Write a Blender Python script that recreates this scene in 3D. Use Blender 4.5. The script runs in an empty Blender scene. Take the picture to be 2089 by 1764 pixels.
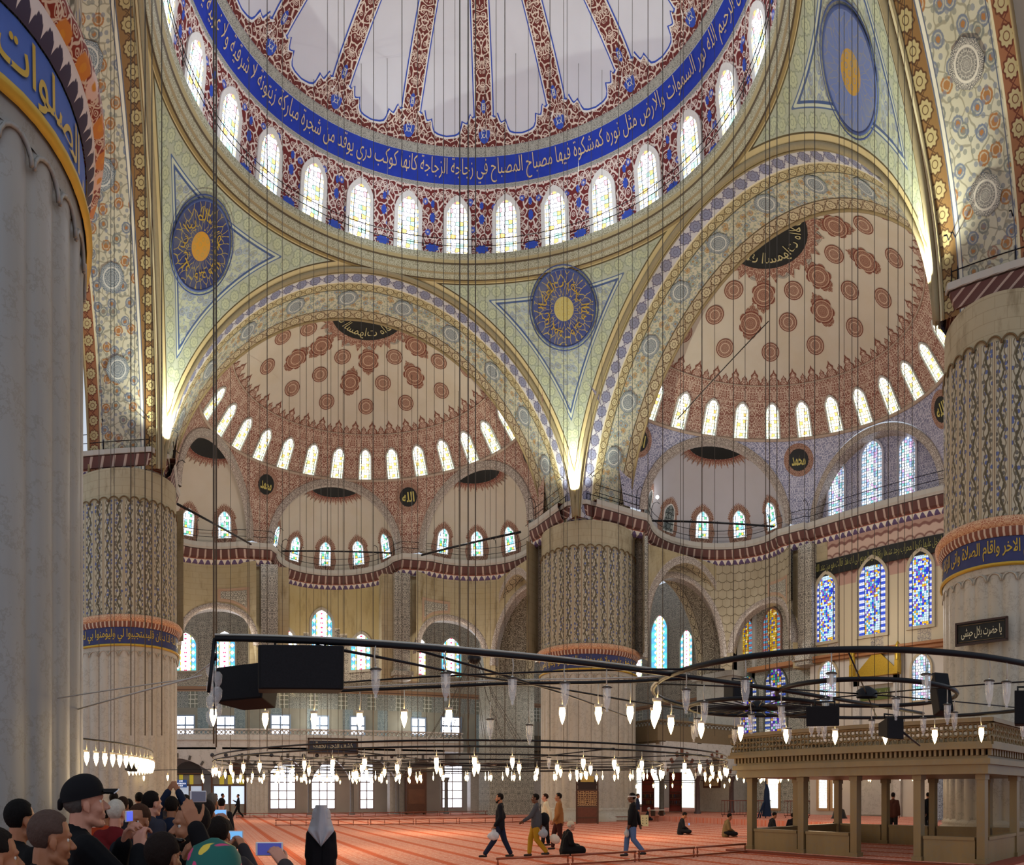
import bpy, random
import numpy as np
from math import *
from mathutils import Vector, Matrix, Euler
random.seed(7)
SC = bpy.context.scene
COL = SC.collection
PI = pi

# ------------------------------------------------------------------ camera
# the photograph is a level, stitched cylindrical panorama: 1368 pixels per radian, horizon at pixel row 1617
CX, CY, HC = -9.693, -23.452, 1.8
F, YH, AZ0 = 1367.9, 1617.0, 0.56896
cd = bpy.data.cameras.new('camera')
cd.type = 'PANO'
cd.panorama_type = 'CENTRAL_CYLINDRICAL'
cd.central_cylindrical_range_u_min = -1044.5 / F
cd.central_cylindrical_range_u_max = 1044.5 / F
cd.central_cylindrical_range_v_min = -(1764 - YH) / F
cd.central_cylindrical_range_v_max = YH / F
cd.central_cylindrical_radius = 1.0
cd.clip_end = 500
cam = bpy.data.objects.new('camera', cd)
COL.objects.link(cam)
cam.location = (CX, CY, HC)
cam.rotation_euler = (PI / 2, 0, -(AZ0 + (1044.5 - 1201) / F))
SC.camera = cam

# ------------------------------------------------------------------ world, colour, light
W = bpy.data.worlds.new('sky')
SC.world = W
W.use_nodes = True
bgn = W.node_tree.nodes['Background']
bgn.inputs[0].default_value = (0.80, 0.88, 1.0, 1)
bgn.inputs[1].default_value = 0.75
SC.view_settings.view_transform = 'Standard'
SC.view_settings.look = 'None'
SC.view_settings.exposure = 0.02
SC.view_settings.gamma = 1.0
SC.view_settings.use_curve_mapping = False
try:
    SC.cycles.use_denoising = True
    SC.cycles.max_bounces = 5
    SC.cycles.diffuse_bounces = 3
    SC.cycles.glossy_bounces = 2
    SC.cycles.transmission_bounces = 4
    SC.cycles.sample_clamp_indirect = 4.0
    SC.cycles.caustics_reflective = False
    SC.cycles.caustics_refractive = False
except Exception:
    pass

def light(kind, name, loc, power, color=(1, 1, 1), size=0.3, aim=None, angle=None, blend=.5, sizey=None):
    l = bpy.data.lights.new(name, kind)
    l.energy = power
    l.color = color
    if kind == 'AREA':
        l.size = size
        if sizey:
            l.shape = 'RECTANGLE'
            l.size_y = sizey
    else:
        l.shadow_soft_size = size
    if kind == 'SPOT':
        l.spot_size = angle
        l.spot_blend = blend
    o = bpy.data.objects.new(name, l)
    COL.objects.link(o)
    o.location = loc
    if aim is not None:
        o.rotation_euler = (Vector(aim) - Vector(loc)).to_track_quat('-Z', 'Y').to_euler()
    return o

A = 14.6      # pillar centre from the dome axis
PR = 3.17     # pillar radius
HB = 12.05    # half opening of the four great arches
# floodlights standing on the pillar cornices, as in the photograph
for fx, fy in ((1, 1), (-1, 1), (1, -1)):
    light('SPOT', 'cornice_floodlight', (fx * 11.6, fy * 11.6, 20.4), 3200, (.97, 1, .84), .1, aim=(fx * 11.5, fy * 11.5, 30), angle=radians(140), blend=.8)
# added fill lights in the dome and half domes, standing in for daylight
for k in range(6):
    light('POINT', 'dome_fill_light', (8.6 * sin(k * PI / 3), 8.6 * cos(k * PI / 3), 32.6), 210, (.80, .90, 1), .3)
for lx, ly, lz, e in ((-5, 19, 21.5, 230), (5, 19, 21.5, 230), (0, 27, 21.2, 90), (19, 4, 21.5, 230), (19, -4, 21.5, 230), (-8, 22, 21.2, 70), (8.5, 22.5, 21.2, 70), (21.5, 8.5, 21.2, 90)):
    light('POINT', 'half_dome_fill_light', (lx, ly, lz), e, (.93, .98, .95), .3)
for lx, ly, lz, e in ((0, 27.5, 12.5, 260), (-8, 25, 12.5, 260), (8.5, 24, 12.5, 260), (22.5, 9, 12.5, 260), (22, -1, 12, 320), (20, 22, 9, 300), (0, 32, 8, 200), (8, 32, 8, 160)):
    light('POINT', 'gallery_fill_light', (lx, ly, lz), e, (1, .95, .84), .4)  # unseen fill lights added to brighten the niches and galleries
# warm light of the burning lamps of the great chandeliers
for lx, ly, e in ((0, 5, 500), (-6, -3, 380), (6, -2, 380), (0, 16, 300), (-6, 19, 200), (7, 19, 200), (15, -4, 260), (-4, -13, 200), (-15, -6, 500)):
    light('POINT', 'chandelier_glow', (lx, ly, 2.9), e, (1, .73, .42), 1.2)

# ------------------------------------------------------------------ helpers: pixels of the panorama to places
def az(px): return AZ0 + (px - 1201) / F
def dr(px): return (sin(az(px)), cos(az(px)))
def at(px, rho):
    d = dr(px)
    return (CX + d[0] * rho, CY + d[1] * rho)
def zz(py, rho): return HC + (YH - py) / F * rho
def onY(px, Y): return (Y - CY) / dr(px)[1]
def onX(px, X): return (X - CX) / dr(px)[0]

# ------------------------------------------------------------------ helpers: materials
def rgb(h):
    v = [int(h[i:i + 2], 16) / 255 for i in (0, 2, 4)]
    return tuple((x / 12.92 if x <= .04045 else ((x + .055) / 1.055) ** 2.4) for x in v) + (1,)

class X:
    """one socket (or number) of a node tree, with arithmetic"""
    def __init__(s, t, k): s.t, s.k = t, k
    def __add__(s, o): return s.t.m('ADD', s, o)
    def __radd__(s, o): return s.t.m('ADD', o, s)
    def __sub__(s, o): return s.t.m('SUBTRACT', s, o)
    def __rsub__(s, o): return s.t.m('SUBTRACT', o, s)
    def __mul__(s, o): return s.t.m('MULTIPLY', s, o)
    def __rmul__(s, o): return s.t.m('MULTIPLY', o, s)
    def __truediv__(s, o): return s.t.m('DIVIDE', s, o)

class T:
    def __init__(s, name):
        s.mat = bpy.data.materials.new(name)
        s.mat.use_nodes = True
        s.nt = s.mat.node_tree
        s.bsdf = s.nt.nodes['Principled BSDF']
        s._uv = {}
    def n(s, kind): return s.nt.nodes.new('ShaderNode' + kind)
    def put(s, sock, v):
        if isinstance(v, X): v = v.k
        if isinstance(v, bpy.types.NodeSocket): s.nt.links.new(v, sock)
        elif isinstance(v, str): sock.default_value = rgb(v)
        else:
            try: sock.default_value = v
            except Exception: sock.default_value = (v, v, v, 1)
    def m(s, op, a, b=0.0, c=None, clamp=False):
        n = s.n('Math'); n.operation = op; n.use_clamp = clamp
        s.put(n.inputs[0], a); s.put(n.inputs[1], b)
        if c is not None: s.put(n.inputs[2], c)
        return X(s, n.outputs[0])
    def mix(s, f, a, b):
        n = s.n('Mix'); n.data_type = 'RGBA'
        s.put(n.inputs[0], f); s.put(n.inputs[6], a); s.put(n.inputs[7], b)
        return X(s, n.outputs[2])
    def uv(s, name=None):
        if name not in s._uv:
            n = s.n('UVMap')
            if name: n.uv_map = name
            q = s.n('SeparateXYZ'); s.nt.links.new(n.outputs[0], q.inputs[0])
            s._uv[name] = (X(s, q.outputs[0]), X(s, q.outputs[1]))
        return s._uv[name]
    def obj(s, which='Object'):
        n = s.n('TexCoord'); q = s.n('SeparateXYZ')
        s.nt.links.new(n.outputs[which], q.inputs[0])
        return [X(s, o) for o in q.outputs]
    def pos(s):
        n = s.n('NewGeometry'); q = s.n('SeparateXYZ')
        s.nt.links.new(n.outputs['Position'], q.inputs[0])
        return [X(s, o) for o in q.outputs]
    def vec(s, a, b, c=0.0):
        n = s.n('CombineXYZ')
        for i, v in enumerate((a, b, c)): s.put(n.inputs[i], v)
        return X(s, n.outputs[0])
    def noise(s, v, sc, det=2.0, rough=.5):
        n = s.n('TexNoise'); s.put(n.inputs['Vector'], v)
        n.inputs['Scale'].default_value = sc; n.inputs['Detail'].default_value = det; n.inputs['Roughness'].default_value = rough
        return X(s, n.outputs[0])
    def noisec(s, v, sc, det=2.0):
        n = s.n('TexNoise'); s.put(n.inputs['Vector'], v)
        n.inputs['Scale'].default_value = sc; n.inputs['Detail'].default_value = det
        q = s.n('SeparateXYZ'); s.nt.links.new(n.outputs[1], q.inputs[0])
        return X(s, q.outputs[0]), X(s, q.outputs[1])
    def vor(s, v, sc, feat='F1', rnd=1.0):
        n = s.n('TexVoronoi'); s.put(n.inputs['Vector'], v); n.voronoi_dimensions = '2D'
        n.feature = feat; n.inputs['Scale'].default_value = sc; n.inputs['Randomness'].default_value = rnd
        if feat == 'F1':
            q = s.n('SeparateXYZ'); s.nt.links.new(n.outputs['Color'], q.inputs[0])
            return X(s, n.outputs['Distance']), X(s, q.outputs[0])
        return X(s, n.outputs['Distance'])
    def st(s, x, e, w=.03):          # soft step: 0 below e, 1 above
        return s.m('MULTIPLY_ADD', s.m('SUBTRACT', x, e), 1.0 / w, .5, clamp=True)
    def box(s, x, a, b, w=.02): return s.m('MULTIPLY', s.st(x, a, w), 1.0 - s.st(x, b, w))
    def pp(s, x, p): return s.m('PINGPONG', x, p)
    def fr(s, x): return s.m('FRACT', x)
    def sin(s, x): return s.m('SINE', x)
    def abs(s, x): return s.m('ABSOLUTE', x)
    def mx(s, a, b): return s.m('MAXIMUM', a, b)
    def mn(s, a, b): return s.m('MINIMUM', a, b)
    def done(s, col, rough=.65, metal=0.0, bump=None, bstr=.3, bdist=.03, emit=None, estr=1.0, spec=.3, alpha=None):
        s.put(s.bsdf.inputs['Base Color'], col)
        s.put(s.bsdf.inputs['Roughness'], rough)
        s.put(s.bsdf.inputs['Metallic'], metal)
        s.bsdf.inputs['Specular IOR Level'].default_value = spec
        if bump is not None:
            n = s.n('Bump'); n.inputs['Strength'].default_value = bstr; n.inputs['Distance'].default_value = bdist
            s.put(n.inputs['Height'], bump); s.nt.links.new(n.outputs[0], s.bsdf.inputs['Normal'])
        if emit is not None:
            s.put(s.bsdf.inputs['Emission Color'], emit); s.put(s.bsdf.inputs['Emission Strength'], estr)
        if alpha is not None: s.put(s.bsdf.inputs['Alpha'], alpha)
        return s.mat

_plain = {}
def plain(h, rough=.6, metal=0.0, var=.12, sc=8.0, bump=0.0, emit=None, estr=0.0, spec=.3):
    k = (h, rough, metal, var, sc, bump, emit, estr)
    if k in _plain: return _plain[k]
    t = T('paint_' + h)
    p = t.obj()
    nz = t.noise(t.vec(*p), sc, 3.0)
    c = rgb(h)
    dk = tuple(x * (1 - var) for x in c[:3]) + (1,)
    lt = tuple(min(1, x * (1 + var)) for x in c[:3]) + (1,)
    _plain[k] = t.done(t.mix(nz, dk, lt), rough, metal, bump=nz if bump else None, bstr=bump, emit=emit, estr=estr, spec=spec)
    return _plain[k]

# ornament generators: all return a 0..1 mask in metres of surface
def arab(t, u, v, s=1.0, per=1.0, w=.09, dist=.35):
    """mirrored leafy scrollwork"""
    x = t.pp(u, per)
    n1, n2 = t.noisec(t.vec(x, v), 2.2 * s, 1.0)
    p = t.vec(x + (n1 - .5) * dist / s, v + (n2 - .5) * dist / s)
    e = t.vor(p, 3.0 * s, 'DISTANCE_TO_EDGE')
    f, c = t.vor(p, 3.0 * s)
    ring = t.abs(f - .22)
    return t.mx(1.0 - t.st(e, w, .05), t.mx(1.0 - t.st(ring, w * .55, .04), 1.0 - t.st(f, .07, .03)))

def blossom(t, u, v, s=1.0, r=.27, rnd=.8):
    """scattered blossoms: (petal mask, heart mask, ring mask, random per blossom)"""
    n1, n2 = t.noisec(t.vec(u, v), 9.0 * s, 1.0)
    f, c = t.vor(t.vec(u + (n1 - .5) * .10 / s, v + (n2 - .5) * .10 / s), s, 'F1', rnd)
    return 1.0 - t.st(f, r, .04), 1.0 - t.st(f, r * .35, .04), 1.0 - t.st(t.abs(f - r * .62), .03, .03), c

def vines(t, u, v, s=1.0, w=.05):
    n1, n2 = t.noisec(t.vec(u, v), 1.6 * s, 1.0)
    e = t.vor(t.vec(u + (n1 - .5) * .6 / s, v + (n2 - .5) * .6 / s), 1.7 * s, 'DISTANCE_TO_EDGE')
    return 1.0 - t.st(e, w, .04)

def floral(t, u, v, ground, s=1.0, cols=('8d93a3', 'a9744a', '7c8a86'), vine='8f9388', r=.30):
    """flower-strewn painted plaster"""
    c = t.mix(vines(t, u, v, s * 1.25) * .75, ground, vine)
    b, h, rg, k = blossom(t, u, v, s * 1.55, r)
    f = t.mix(t.st(k, .45, .02), cols[0], cols[1])
    f = t.mix(t.st(k, .78, .02), f, cols[2])
    c = t.mix(b, c, f)
    c = t.mix(rg * .7, c, ground)
    c = t.mix(h, c, cols[1])
    b2, h2, r2, k2 = blossom(t, u + 31.7, v + 11.3, s * 3.6, .26)
    return t.mix(b2 * .7, c, t.mix(t.st(k2, .5, .02), cols[0], cols[2]))

def chain(t, u, v, v0, v1, ground, ink, core, per=None):
    """a border of linked rosettes between v0 and v1"""
    wd = v1 - v0
    per = per or wd * 1.05
    x = (t.fr(u / per) - .5) * per
    y = v - (v0 + v1) / 2
    d = t.m('SQRT', x * x + y * y)
    ang = t.m('ARCTAN2', y, x)
    rr = wd * .36
    pet = d + t.sin(ang * 9.0) * (rr * .10)
    c = t.mix(1.0 - t.st(pet, rr, wd * .04), ground, core)
    c = t.mix(t.box(pet, rr * .98, rr * 1.22, wd * .03), c, ink)
    c = t.mix(t.box(d, rr * .38, rr * .5, wd * .03), c, ink)
    lk = t.abs(t.abs(y) - t.abs(t.sin(u * (PI / per))) * (wd * .38))
    return t.mix((1.0 - t.st(lk, wd * .035, wd * .03)) * t.st(d, rr * 1.2, .02), c, ink)

def zones(t, v, base, lst, w=.015):
    """stack of stripes along v"""
    c = base
    for a, b, k in lst:
        c = t.mix(t.box(v, a, b, w), c, k)
    return c

def age(t, c, amount=.25, sc=.35, tint='8f7a50'):
    p = t.pos()
    n = t.noise(t.vec(*p), sc, 5.0, .6)
    return t.mix(t.st(n, .58, .25) * amount, c, tint)

# ------------------------------------------------------------------ helpers: meshes
class MB:
    """collects shapes, builds ONE mesh object"""
    def __init__(s): s.v, s.f, s.uv, s.uv2, s.mi, s.sm, s.cur, s.cs = [], [], [], [], [], [], 0, False
    def add(s, vs, fs, uvs=None, uv2=None, smooth=None):
        b = len(s.v)
        s.v += [tuple(p) for p in vs]
        s.uv += [tuple(q) for q in uvs] if uvs is not None else [(p[0] + p[1], p[2]) for p in vs]
        s.uv2 += [tuple(q) for q in uv2] if uv2 is not None else [(0, 0)] * len(vs)
        for q in fs:
            s.f.append(tuple(b + i for i in q)); s.mi.append(s.cur); s.sm.append(s.cs if smooth is None else smooth)
        return s
    def grid(s, fn, nu, nv, smooth=True, flip=False):
        vs, uvs, u2 = [], [], []
        for j in range(nv + 1):
            for i in range(nu + 1):
                r = fn(i / nu, j / nv)
                vs.append(r[0]); uvs.append(r[1]); u2.append(r[2] if len(r) > 2 else (0, 0))
        fs = []
        for j in range(nv):
            for i in range(nu):
                a = j * (nu + 1) + i
                q = (a, a + 1, a + nu + 2, a + nu + 1)
                fs.append(q[::-1] if flip else q)
        return s.add(vs, fs, uvs, u2, smooth)
    def box(s, c, d, rz=0.0, rot=None):
        x, y, z = d[0] / 2, d[1] / 2, d[2] / 2
        M = rot if rot is not None else Matrix.Rotation(rz, 3, 'Z')
        P = [M @ Vector(q) + Vector(c) for q in ((-x, -y, -z), (x, -y, -z), (x, y, -z), (-x, y, -z), (-x, -y, z), (x, -y, z), (x, y, z), (-x, y, z))]
        return s.add(P, [(0, 3, 2, 1), (4, 5, 6, 7), (0, 1, 5, 4), (1, 2, 6, 5), (2, 3, 7, 6), (3, 0, 4, 7)], smooth=False)
    def tube(s, path, r, n=6, cap=True, closed=False, flat=1.0):
        P = [Vector(p) for p in path]
        R = r if isinstance(r, (list, tuple)) else [r] * len(P)
        vs, uvs, up, L = [], [], None, 0.0
        N = len(P)
        for i, p in enumerate(P):
            if closed: d = P[(i + 1) % N] - P[i - 1]
            else: d = P[min(i + 1, N - 1)] - P[max(i - 1, 0)]
            if d.length < 1e-9: d = Vector((0, 0, 1))
            d.normalize()
            if up is None or abs(up.dot(d)) > .99:
                up = Vector((0, 0, 1)) if abs(d.z) < .95 else Vector((1, 0, 0))
            a = d.cross(up).normalized(); b = a.cross(d).normalized(); up = b
            if i: L += (p - P[i - 1]).length
            for k in range(n):
                t = 2 * PI * k / n
                vs.append(p + a * cos(t) * R[i] + b * sin(t) * R[i] * flat); uvs.append((k / n, L))
        fs = []
        for i in range(N if closed else N - 1):
            for k in range(n):
                a, b = i * n + k, i * n + (k + 1) % n
                c, d = ((i + 1) % N) * n + (k + 1) % n, ((i + 1) % N) * n + k
                fs.append((a, b, c, d))
        if cap and not closed:
            fs.append(tuple(range(n - 1, -1, -1))); fs.append(tuple((N - 1) * n + k for k in range(n)))
        return s.add(vs, fs, uvs, smooth=True)
    def lathe(s, prof, c=(0, 0, 0), n=24, a0=0.0, a1=2 * PI, rfun=None, smooth=True, M=None, rad0=None):
        """prof: (radius, z) pairs; uv = (angle*radius, length along profile)"""
        Ls = [0.0]
        for i in range(1, len(prof)): Ls.append(Ls[-1] + hypot(prof[i][0] - prof[i - 1][0], prof[i][1] - prof[i - 1][1]))
        rm = rad0 or max(q[0] for q in prof)
        def fn(u, v):
            i = round(v * (len(prof) - 1)); r, z = prof[i]; a = a0 + (a1 - a0) * u
            if rfun: r = r + rfun(a, r, z)
            p = Vector((r * cos(a), r * sin(a), z))
            if M is not None: p = M @ p
            return (p + Vector(c), (a * rm, Ls[i]))
        return s.grid(fn, n, len(prof) - 1, smooth)
    def ball(s, c, r, n=10, M=None):
        rx, ry, rz = r if isinstance(r, (tuple, list)) else (r, r, r)
        def fn(u, v):
            a, e = 2 * PI * u, PI * (v - .5)
            p = Vector((rx * cos(e) * cos(a), ry * cos(e) * sin(a), rz * sin(e)))
            if M is not None: p = M @ p
            return (p + Vector(c), (u, v))
        return s.grid(fn, n, max(4, n // 2 + 1))
    def cap(s, p, q, r0, r1, n=10):
        """closed tapered limb with round ends"""
        p, q = Vector(p), Vector(q); d = (q - p); L = max(d.length, 1e-5); d = d / L
        pts, rs = [], []
        for k in range(4):
            t = k / 4 * PI / 2
            pts.append(p - d * r0 * cos(t)); rs.append(max(r0 * sin(t), 1e-4))
        pts += [p, q]; rs += [r0, r1]
        for k in range(1, 5):
            t = k / 4 * PI / 2
            pts.append(q + d * r1 * sin(t)); rs.append(max(r1 * cos(t), 1e-4))
        return s.tube(pts, rs, n)
    def poly(s, pts, fn, uvs=None, thick=None):
        """flat outline (2D points) placed by fn(x,y[,depth]); optional thickness gives rim"""
        n = len(pts)
        cx = sum(p[0] for p in pts) / n; cy = sum(p[1] for p in pts) / n
        vs = [fn(*p) for p in pts] + [fn(cx, cy)]
        s.add(vs, [(i, (i + 1) % n, n) for i in range(n)], uvs=[p for p in pts] + [(cx, cy)], smooth=False)
        if thick:
            vs = [fn(*p) for p in pts] + [fn(p[0], p[1], thick) for p in pts]
            s.add(vs, [(i, i + n, (i + 1) % n + n, (i + 1) % n) for i in range(n)], uvs=[p for p in pts] * 2, smooth=False)
        return s
    def build(s, name, mats, parent=None):
        me = bpy.data.meshes.new(name)
        me.from_pydata(s.v, [], s.f)
        if not isinstance(mats, (list, tuple)): mats = [mats]
        for m in mats: me.materials.append(m)
        me.polygons.foreach_set('material_index', s.mi)
        me.polygons.foreach_set('use_smooth', s.sm)
        idx = np.empty(len(me.loops), dtype=np.int32); me.loops.foreach_get('vertex_index', idx)
        for nm, src in (('UVMap', s.uv), ('edge', s.uv2)):
            l = me.uv_layers.new(name=nm)
            l.data.foreach_set('uv', np.array(src, dtype=np.float32)[idx].ravel())
        me.update()
        o = bpy.data.objects.new(name, me)
        COL.objects.link(o)
        if parent is not None: o.parent = parent
        return o

def tag(o, label=None, cat=None, group=None, kind=None):
    if label: o['label'] = label
    if cat: o['category'] = cat
    if group: o['group'] = group
    if kind: o['kind'] = kind
    return o
def empty(name, loc=(0, 0, 0), rz=0.0):
    o = bpy.data.objects.new(name, None); COL.objects.link(o)
    o.location = loc; o.rotation_euler = (0, 0, rz); o.empty_display_size = .2
    return o
def copy_tree(o, parent=None, mesh=True):
    c = o.copy(); COL.objects.link(c); c.parent = parent
    for ch in list(o.children): copy_tree(ch, c)
    return c

# ------------------------------------------------------------------ materials of the building
def m_plaster(name, h, stain=.15, tint='9a8a66'):
    t = T(name); p = t.pos()
    n = t.noise(t.vec(*p), .8, 4.0)
    c = t.mix(n, tuple(x * .88 for x in rgb(h)[:3]) + (1,), rgb(h))
    return t.done(age(t, c, stain, .5, tint), .8)

def m_arab(name, ground, ink, s=1.0, per=1.0, extra=None, w=.09, blue=None, bands=None):
    t = T(name); u, v = t.uv()
    c = t.mix(arab(t, u, v, s, per, w), ground, ink)
    if blue:
        b, h, r, k = blossom(t, u + 3.3, v, s * .9, .11, .35)
        c = t.mix(b, c, blue); c = t.mix(h, c, ink)
    if bands: c = zones(t, v, c, bands(t, u, v))
    return t.done(c, .7)

def m_pendentive():
    t = T('painted_pendentive'); u, v = t.uv(); d, a = t.uv('edge')
    g = t.mix(t.noise(t.vec(u, v), .5, 3.0), 'a6ae98', 'bdc3ae')
    c = floral(t, u, v, g, 1.25, ('7f8ba0', '8e9488', '93a0ac'), '8f9886', .33)
    bd = chain(t, a, d, .38, .98, 'a5ab98', '8b9480', 'b0b698', .62)
    c = t.mix(1.0 - t.st(d, 1.18, .02), c, 'b9c0ac')
    c = t.mix(1.0 - t.st(d, 1.04, .02), c, bd)
    c = zones(t, d, c, [(1.04, 1.09, '4a5f86'), (1.18, 1.27, '3f5480'), (0, .1, '8a7238'), (.1, .3, 'c0ae80'), (.3, .36, '4a3c22')])
    return t.done(age(t, c, .3, .4, '87814a'), .7)

def m_soffit(name, kind):
    t = T(name); u, v = t.uv()
    g = t.mix(t.noise(t.vec(u, v), .6, 3.0), 'aba58c', 'c2bda8')
    if kind == 'far':
        c = floral(t, u, v, g, 1.3, ('72808c', '9c7c50', '7a8780'), '848c78', .32)
        q = chain(t, u, v, .35, 1.05, 'b9b8bd', '5e5a74', '7b7f98', .8)
        z = [(0, .12, '64492a'), (.12, .34, 'aea074'), (1.05, 1.12, 'cfc6a8')]
        c = t.mix(1.0 - t.st(v, 1.08, .02), c, q)
        c = t.mix(t.box(v, 1.12, 1.6, .02), c, chain(t, u, v, 1.12, 1.6, 'a89a74', '57462c', 'b9ae88', .6))
        c = t.mix(t.st(v, 3.25, .02), c, chain(t, u, v, 3.25, 3.95, 'ab9c80', '5f4834', 'b9ac8c', .8))
        z += [(1.6, 1.66, '4d4a3a'), (3.18, 3.25, '54452e')]
    else:
        c = floral(t, u, v, g, .95, ('6a7280', '98683c', '72766f'), '7c7866', .32)
        c = t.mix(1.0 - t.st(v, .95, .02), c, chain(t, u, v, .22, .9, '7c5c34', '4a2f18', 'a39468', .72))
        c = t.mix(t.st(v, 3.3, .02), c, chain(t, u, v, 3.34, 3.98, '8a5a3c', '5c2c1c', 'a99b72', .72))
        z = [(0, .16, '6b3a20'), (.16, .24, 'cfc4a0'), (.95, 1.0, '50586c'), (1.0, 1.12, 'd0cbb8'), (1.12, 1.16, '50586c'), (3.16, 3.2, '50586c'), (3.26, 3.34, 'cfc4a0')]
    return t.done(age(t, zones(t, v, c, z), .25, .4, '77683c'), .7)

def m_cornice():
    t = T('painted_cornice'); u, v = t.uv()
    k = t.abs(t.sin(u * (PI / .62)))
    c = t.mix(t.st(k, .35, .1), 'b0988a', '5c3a34')
    c = t.mix(t.box(v, .0, .42, .02) * (1.0 - t.st(t.abs(t.sin(u * (PI / .42))) * .36 + .02, v, .03)), c, 'cfc0ae')
    leaf = t.st(t.abs(t.sin(u * (PI / .5))) * .4, v - .02, .03)
    c = t.mix(1.0 - t.st(v, .44, .01), c, t.mix(leaf, 'd3c7b6', '5a4868'))
    c = zones(t, v, c, [(.44, .5, '8c4a38'), (1.18, 1.24, '3a2a22'), (1.24, 1.7, 'b0aaa0')])
    return t.done(c, .7, bump=k, bstr=.5, bdist=.08)

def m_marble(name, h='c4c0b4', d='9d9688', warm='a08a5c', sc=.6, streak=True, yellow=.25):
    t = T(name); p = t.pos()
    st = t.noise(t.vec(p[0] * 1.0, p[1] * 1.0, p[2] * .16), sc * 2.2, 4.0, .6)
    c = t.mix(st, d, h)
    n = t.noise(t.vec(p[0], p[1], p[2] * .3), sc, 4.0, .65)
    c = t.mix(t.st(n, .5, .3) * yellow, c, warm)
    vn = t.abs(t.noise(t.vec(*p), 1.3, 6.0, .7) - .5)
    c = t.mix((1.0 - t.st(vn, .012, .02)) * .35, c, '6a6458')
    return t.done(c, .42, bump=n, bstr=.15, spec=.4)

def m_flutes():
    """painted flutes of the pillars: 36 rounded panels with climbing leaves"""
    t = T('painted_flutes'); u, v = t.uv()
    wd = 2 * PI * PR / 36
    x = t.abs(t.fr(u / wd) - .5) * wd
    n1, n2 = t.noisec(t.vec(u, v), 7.0, 1.0)
    sw = t.sin(v * 6.5) * .07
    xx = (t.fr(u / wd) - .5) * wd
    leaf = t.abs(xx - sw + (n1 - .5) * .1)
    f, k = t.vor(t.vec(u, v), 4.2, 'F1', .6)
    c = t.mix(1.0 - t.st(f, .3, .06), 'b3ab94', '67635a')
    c = t.mix((1.0 - t.st(f, .3, .06)) * t.st(k, .5, .02), c, '5c6790')
    c = t.mix(1.0 - t.st(leaf, .045, .03), c, '544d38')
    side = t.abs(t.abs(xx) - .11 - t.sin(v * 13.0) * .035)
    c = t.mix(1.0 - t.st(side, .022, .02), c, '6b5f48')
    c = t.mix(t.st(x, .205, .008), c, '4a3826')
    c = t.mix(t.st(x, .222, .008), c, 'bfb294')
    c = t.mix(t.st(x, .262, .006), c, '6b5238')
    return t.done(c, .7)

def m_stone(name, h='b0a68e', yellow='a08c60', dark='6e5a34', s=1.0, amt=.8):
    t = T(name); u, v = t.uv(); p = t.pos()
    n = t.noise(t.vec(*p), .45 * s, 5.0, .6)
    c = t.mix(n, yellow, h)
    c = t.mix(t.st(t.noise(t.vec(p[0] * 1.4, p[1] * 1.4, p[2] * .35), .9 * s, 5.0, .7), .62, .2) * amt, c, dark)
    bl = t.n('TexBrick'); t.put(bl.inputs['Vector'], t.vec(u, v)); bl.inputs['Scale'].default_value = 1.0
    bl.inputs['Color1'].default_value = (1, 1, 1, 1); bl.inputs['Color2'].default_value = (.9, .9, .9, 1); bl.inputs['Mortar'].default_value = (.55, .5, .42, 1)
    bl.inputs['Mortar Size'].default_value = .012; bl.inputs['Brick Width'].default_value = .9; bl.inputs['Row Height'].default_value = .42
    q = t.n('Mix'); q.data_type = 'RGBA'; q.blend_type = 'MULTIPLY'; q.inputs[0].default_value = .5
    t.put(q.inputs[6], c); t.nt.links.new(bl.outputs[0], q.inputs[7])
    return t.done(X(t, q.outputs[2]), .8)

def m_scales():
    """honeycombed stone squinch"""
    t = T('scalloped_stone'); u, v = t.uv()
    row = t.m('FLOOR', v / .62)
    uu = u / .62 + t.m('MODULO', row, 2.0) * .5
    x = t.fr(uu) - .5
    y = t.fr(v / .62)
    d = y - t.abs(x) * t.abs(x) * 1.1
    nz = t.noise(t.vec(u, v), .8, 3.0)
    c = t.mix(nz, '8f8268', 'b3a890')
    c = t.mix(1.0 - t.st(t.abs(d - .02), .05, .05), c, '5f5440')
    c = t.mix(1.0 - t.st(.5 - t.abs(x), .03, .03), c, '7d7058')
    return t.done(c, .8, bump=y, bstr=.6, bdist=.12)

def m_glass(name, base, inks, s=4.0, estr=2.2, border=None, w=1.0, lead=.06, dim=1.0, mid=None):
    """stained daylight window: bright cells, dark cames, coloured border"""
    t = T(name); u, v = t.uv()
    f, k = t.vor(t.vec(u, v), s, 'F1', .35)
    e = t.vor(t.vec(u, v), s, 'DISTANCE_TO_EDGE', .35)
    c = base if isinstance(base, X) else rgb(base)
    for i, (a, h) in enumerate(inks):
        c = t.mix(t.box(k, a, a + (.12 if len(inks) > 2 else .2), .01), c, h)
    if mid:
        c = t.mix(1.0 - t.st(t.abs(u), w * mid[0], .02), c, t.mix(t.st(k, .6, .02), mid[1], mid[2]))
    if border:
        seg = t.st(t.fr(v * 2.6), .5, .04)
        c = t.mix(t.st(t.abs(u), w * .5 - w * .17, .02), c, t.mix(seg, border[0], border[1]))
        c = t.mix(1.0 - t.st(t.abs(t.abs(u) - w * .33), w * .018, .01), c, '222428')
    c = t.mix(1.0 - t.st(e, lead, .03), c, '30302c')
    return t.done('15181a', .3, emit=c, estr=estr * dim)

def m_inscr(name, h):
    t = T(name); u, v = t.uv()
    n = t.noise(t.vec(u, v), 3.0, 4.0)
    c = rgb(h)
    return t.done(t.mix(n, tuple(x * .75 for x in c[:3]) + (1,), tuple(min(1, x * 1.15) for x in c[:3]) + (1,)), .6)

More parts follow.
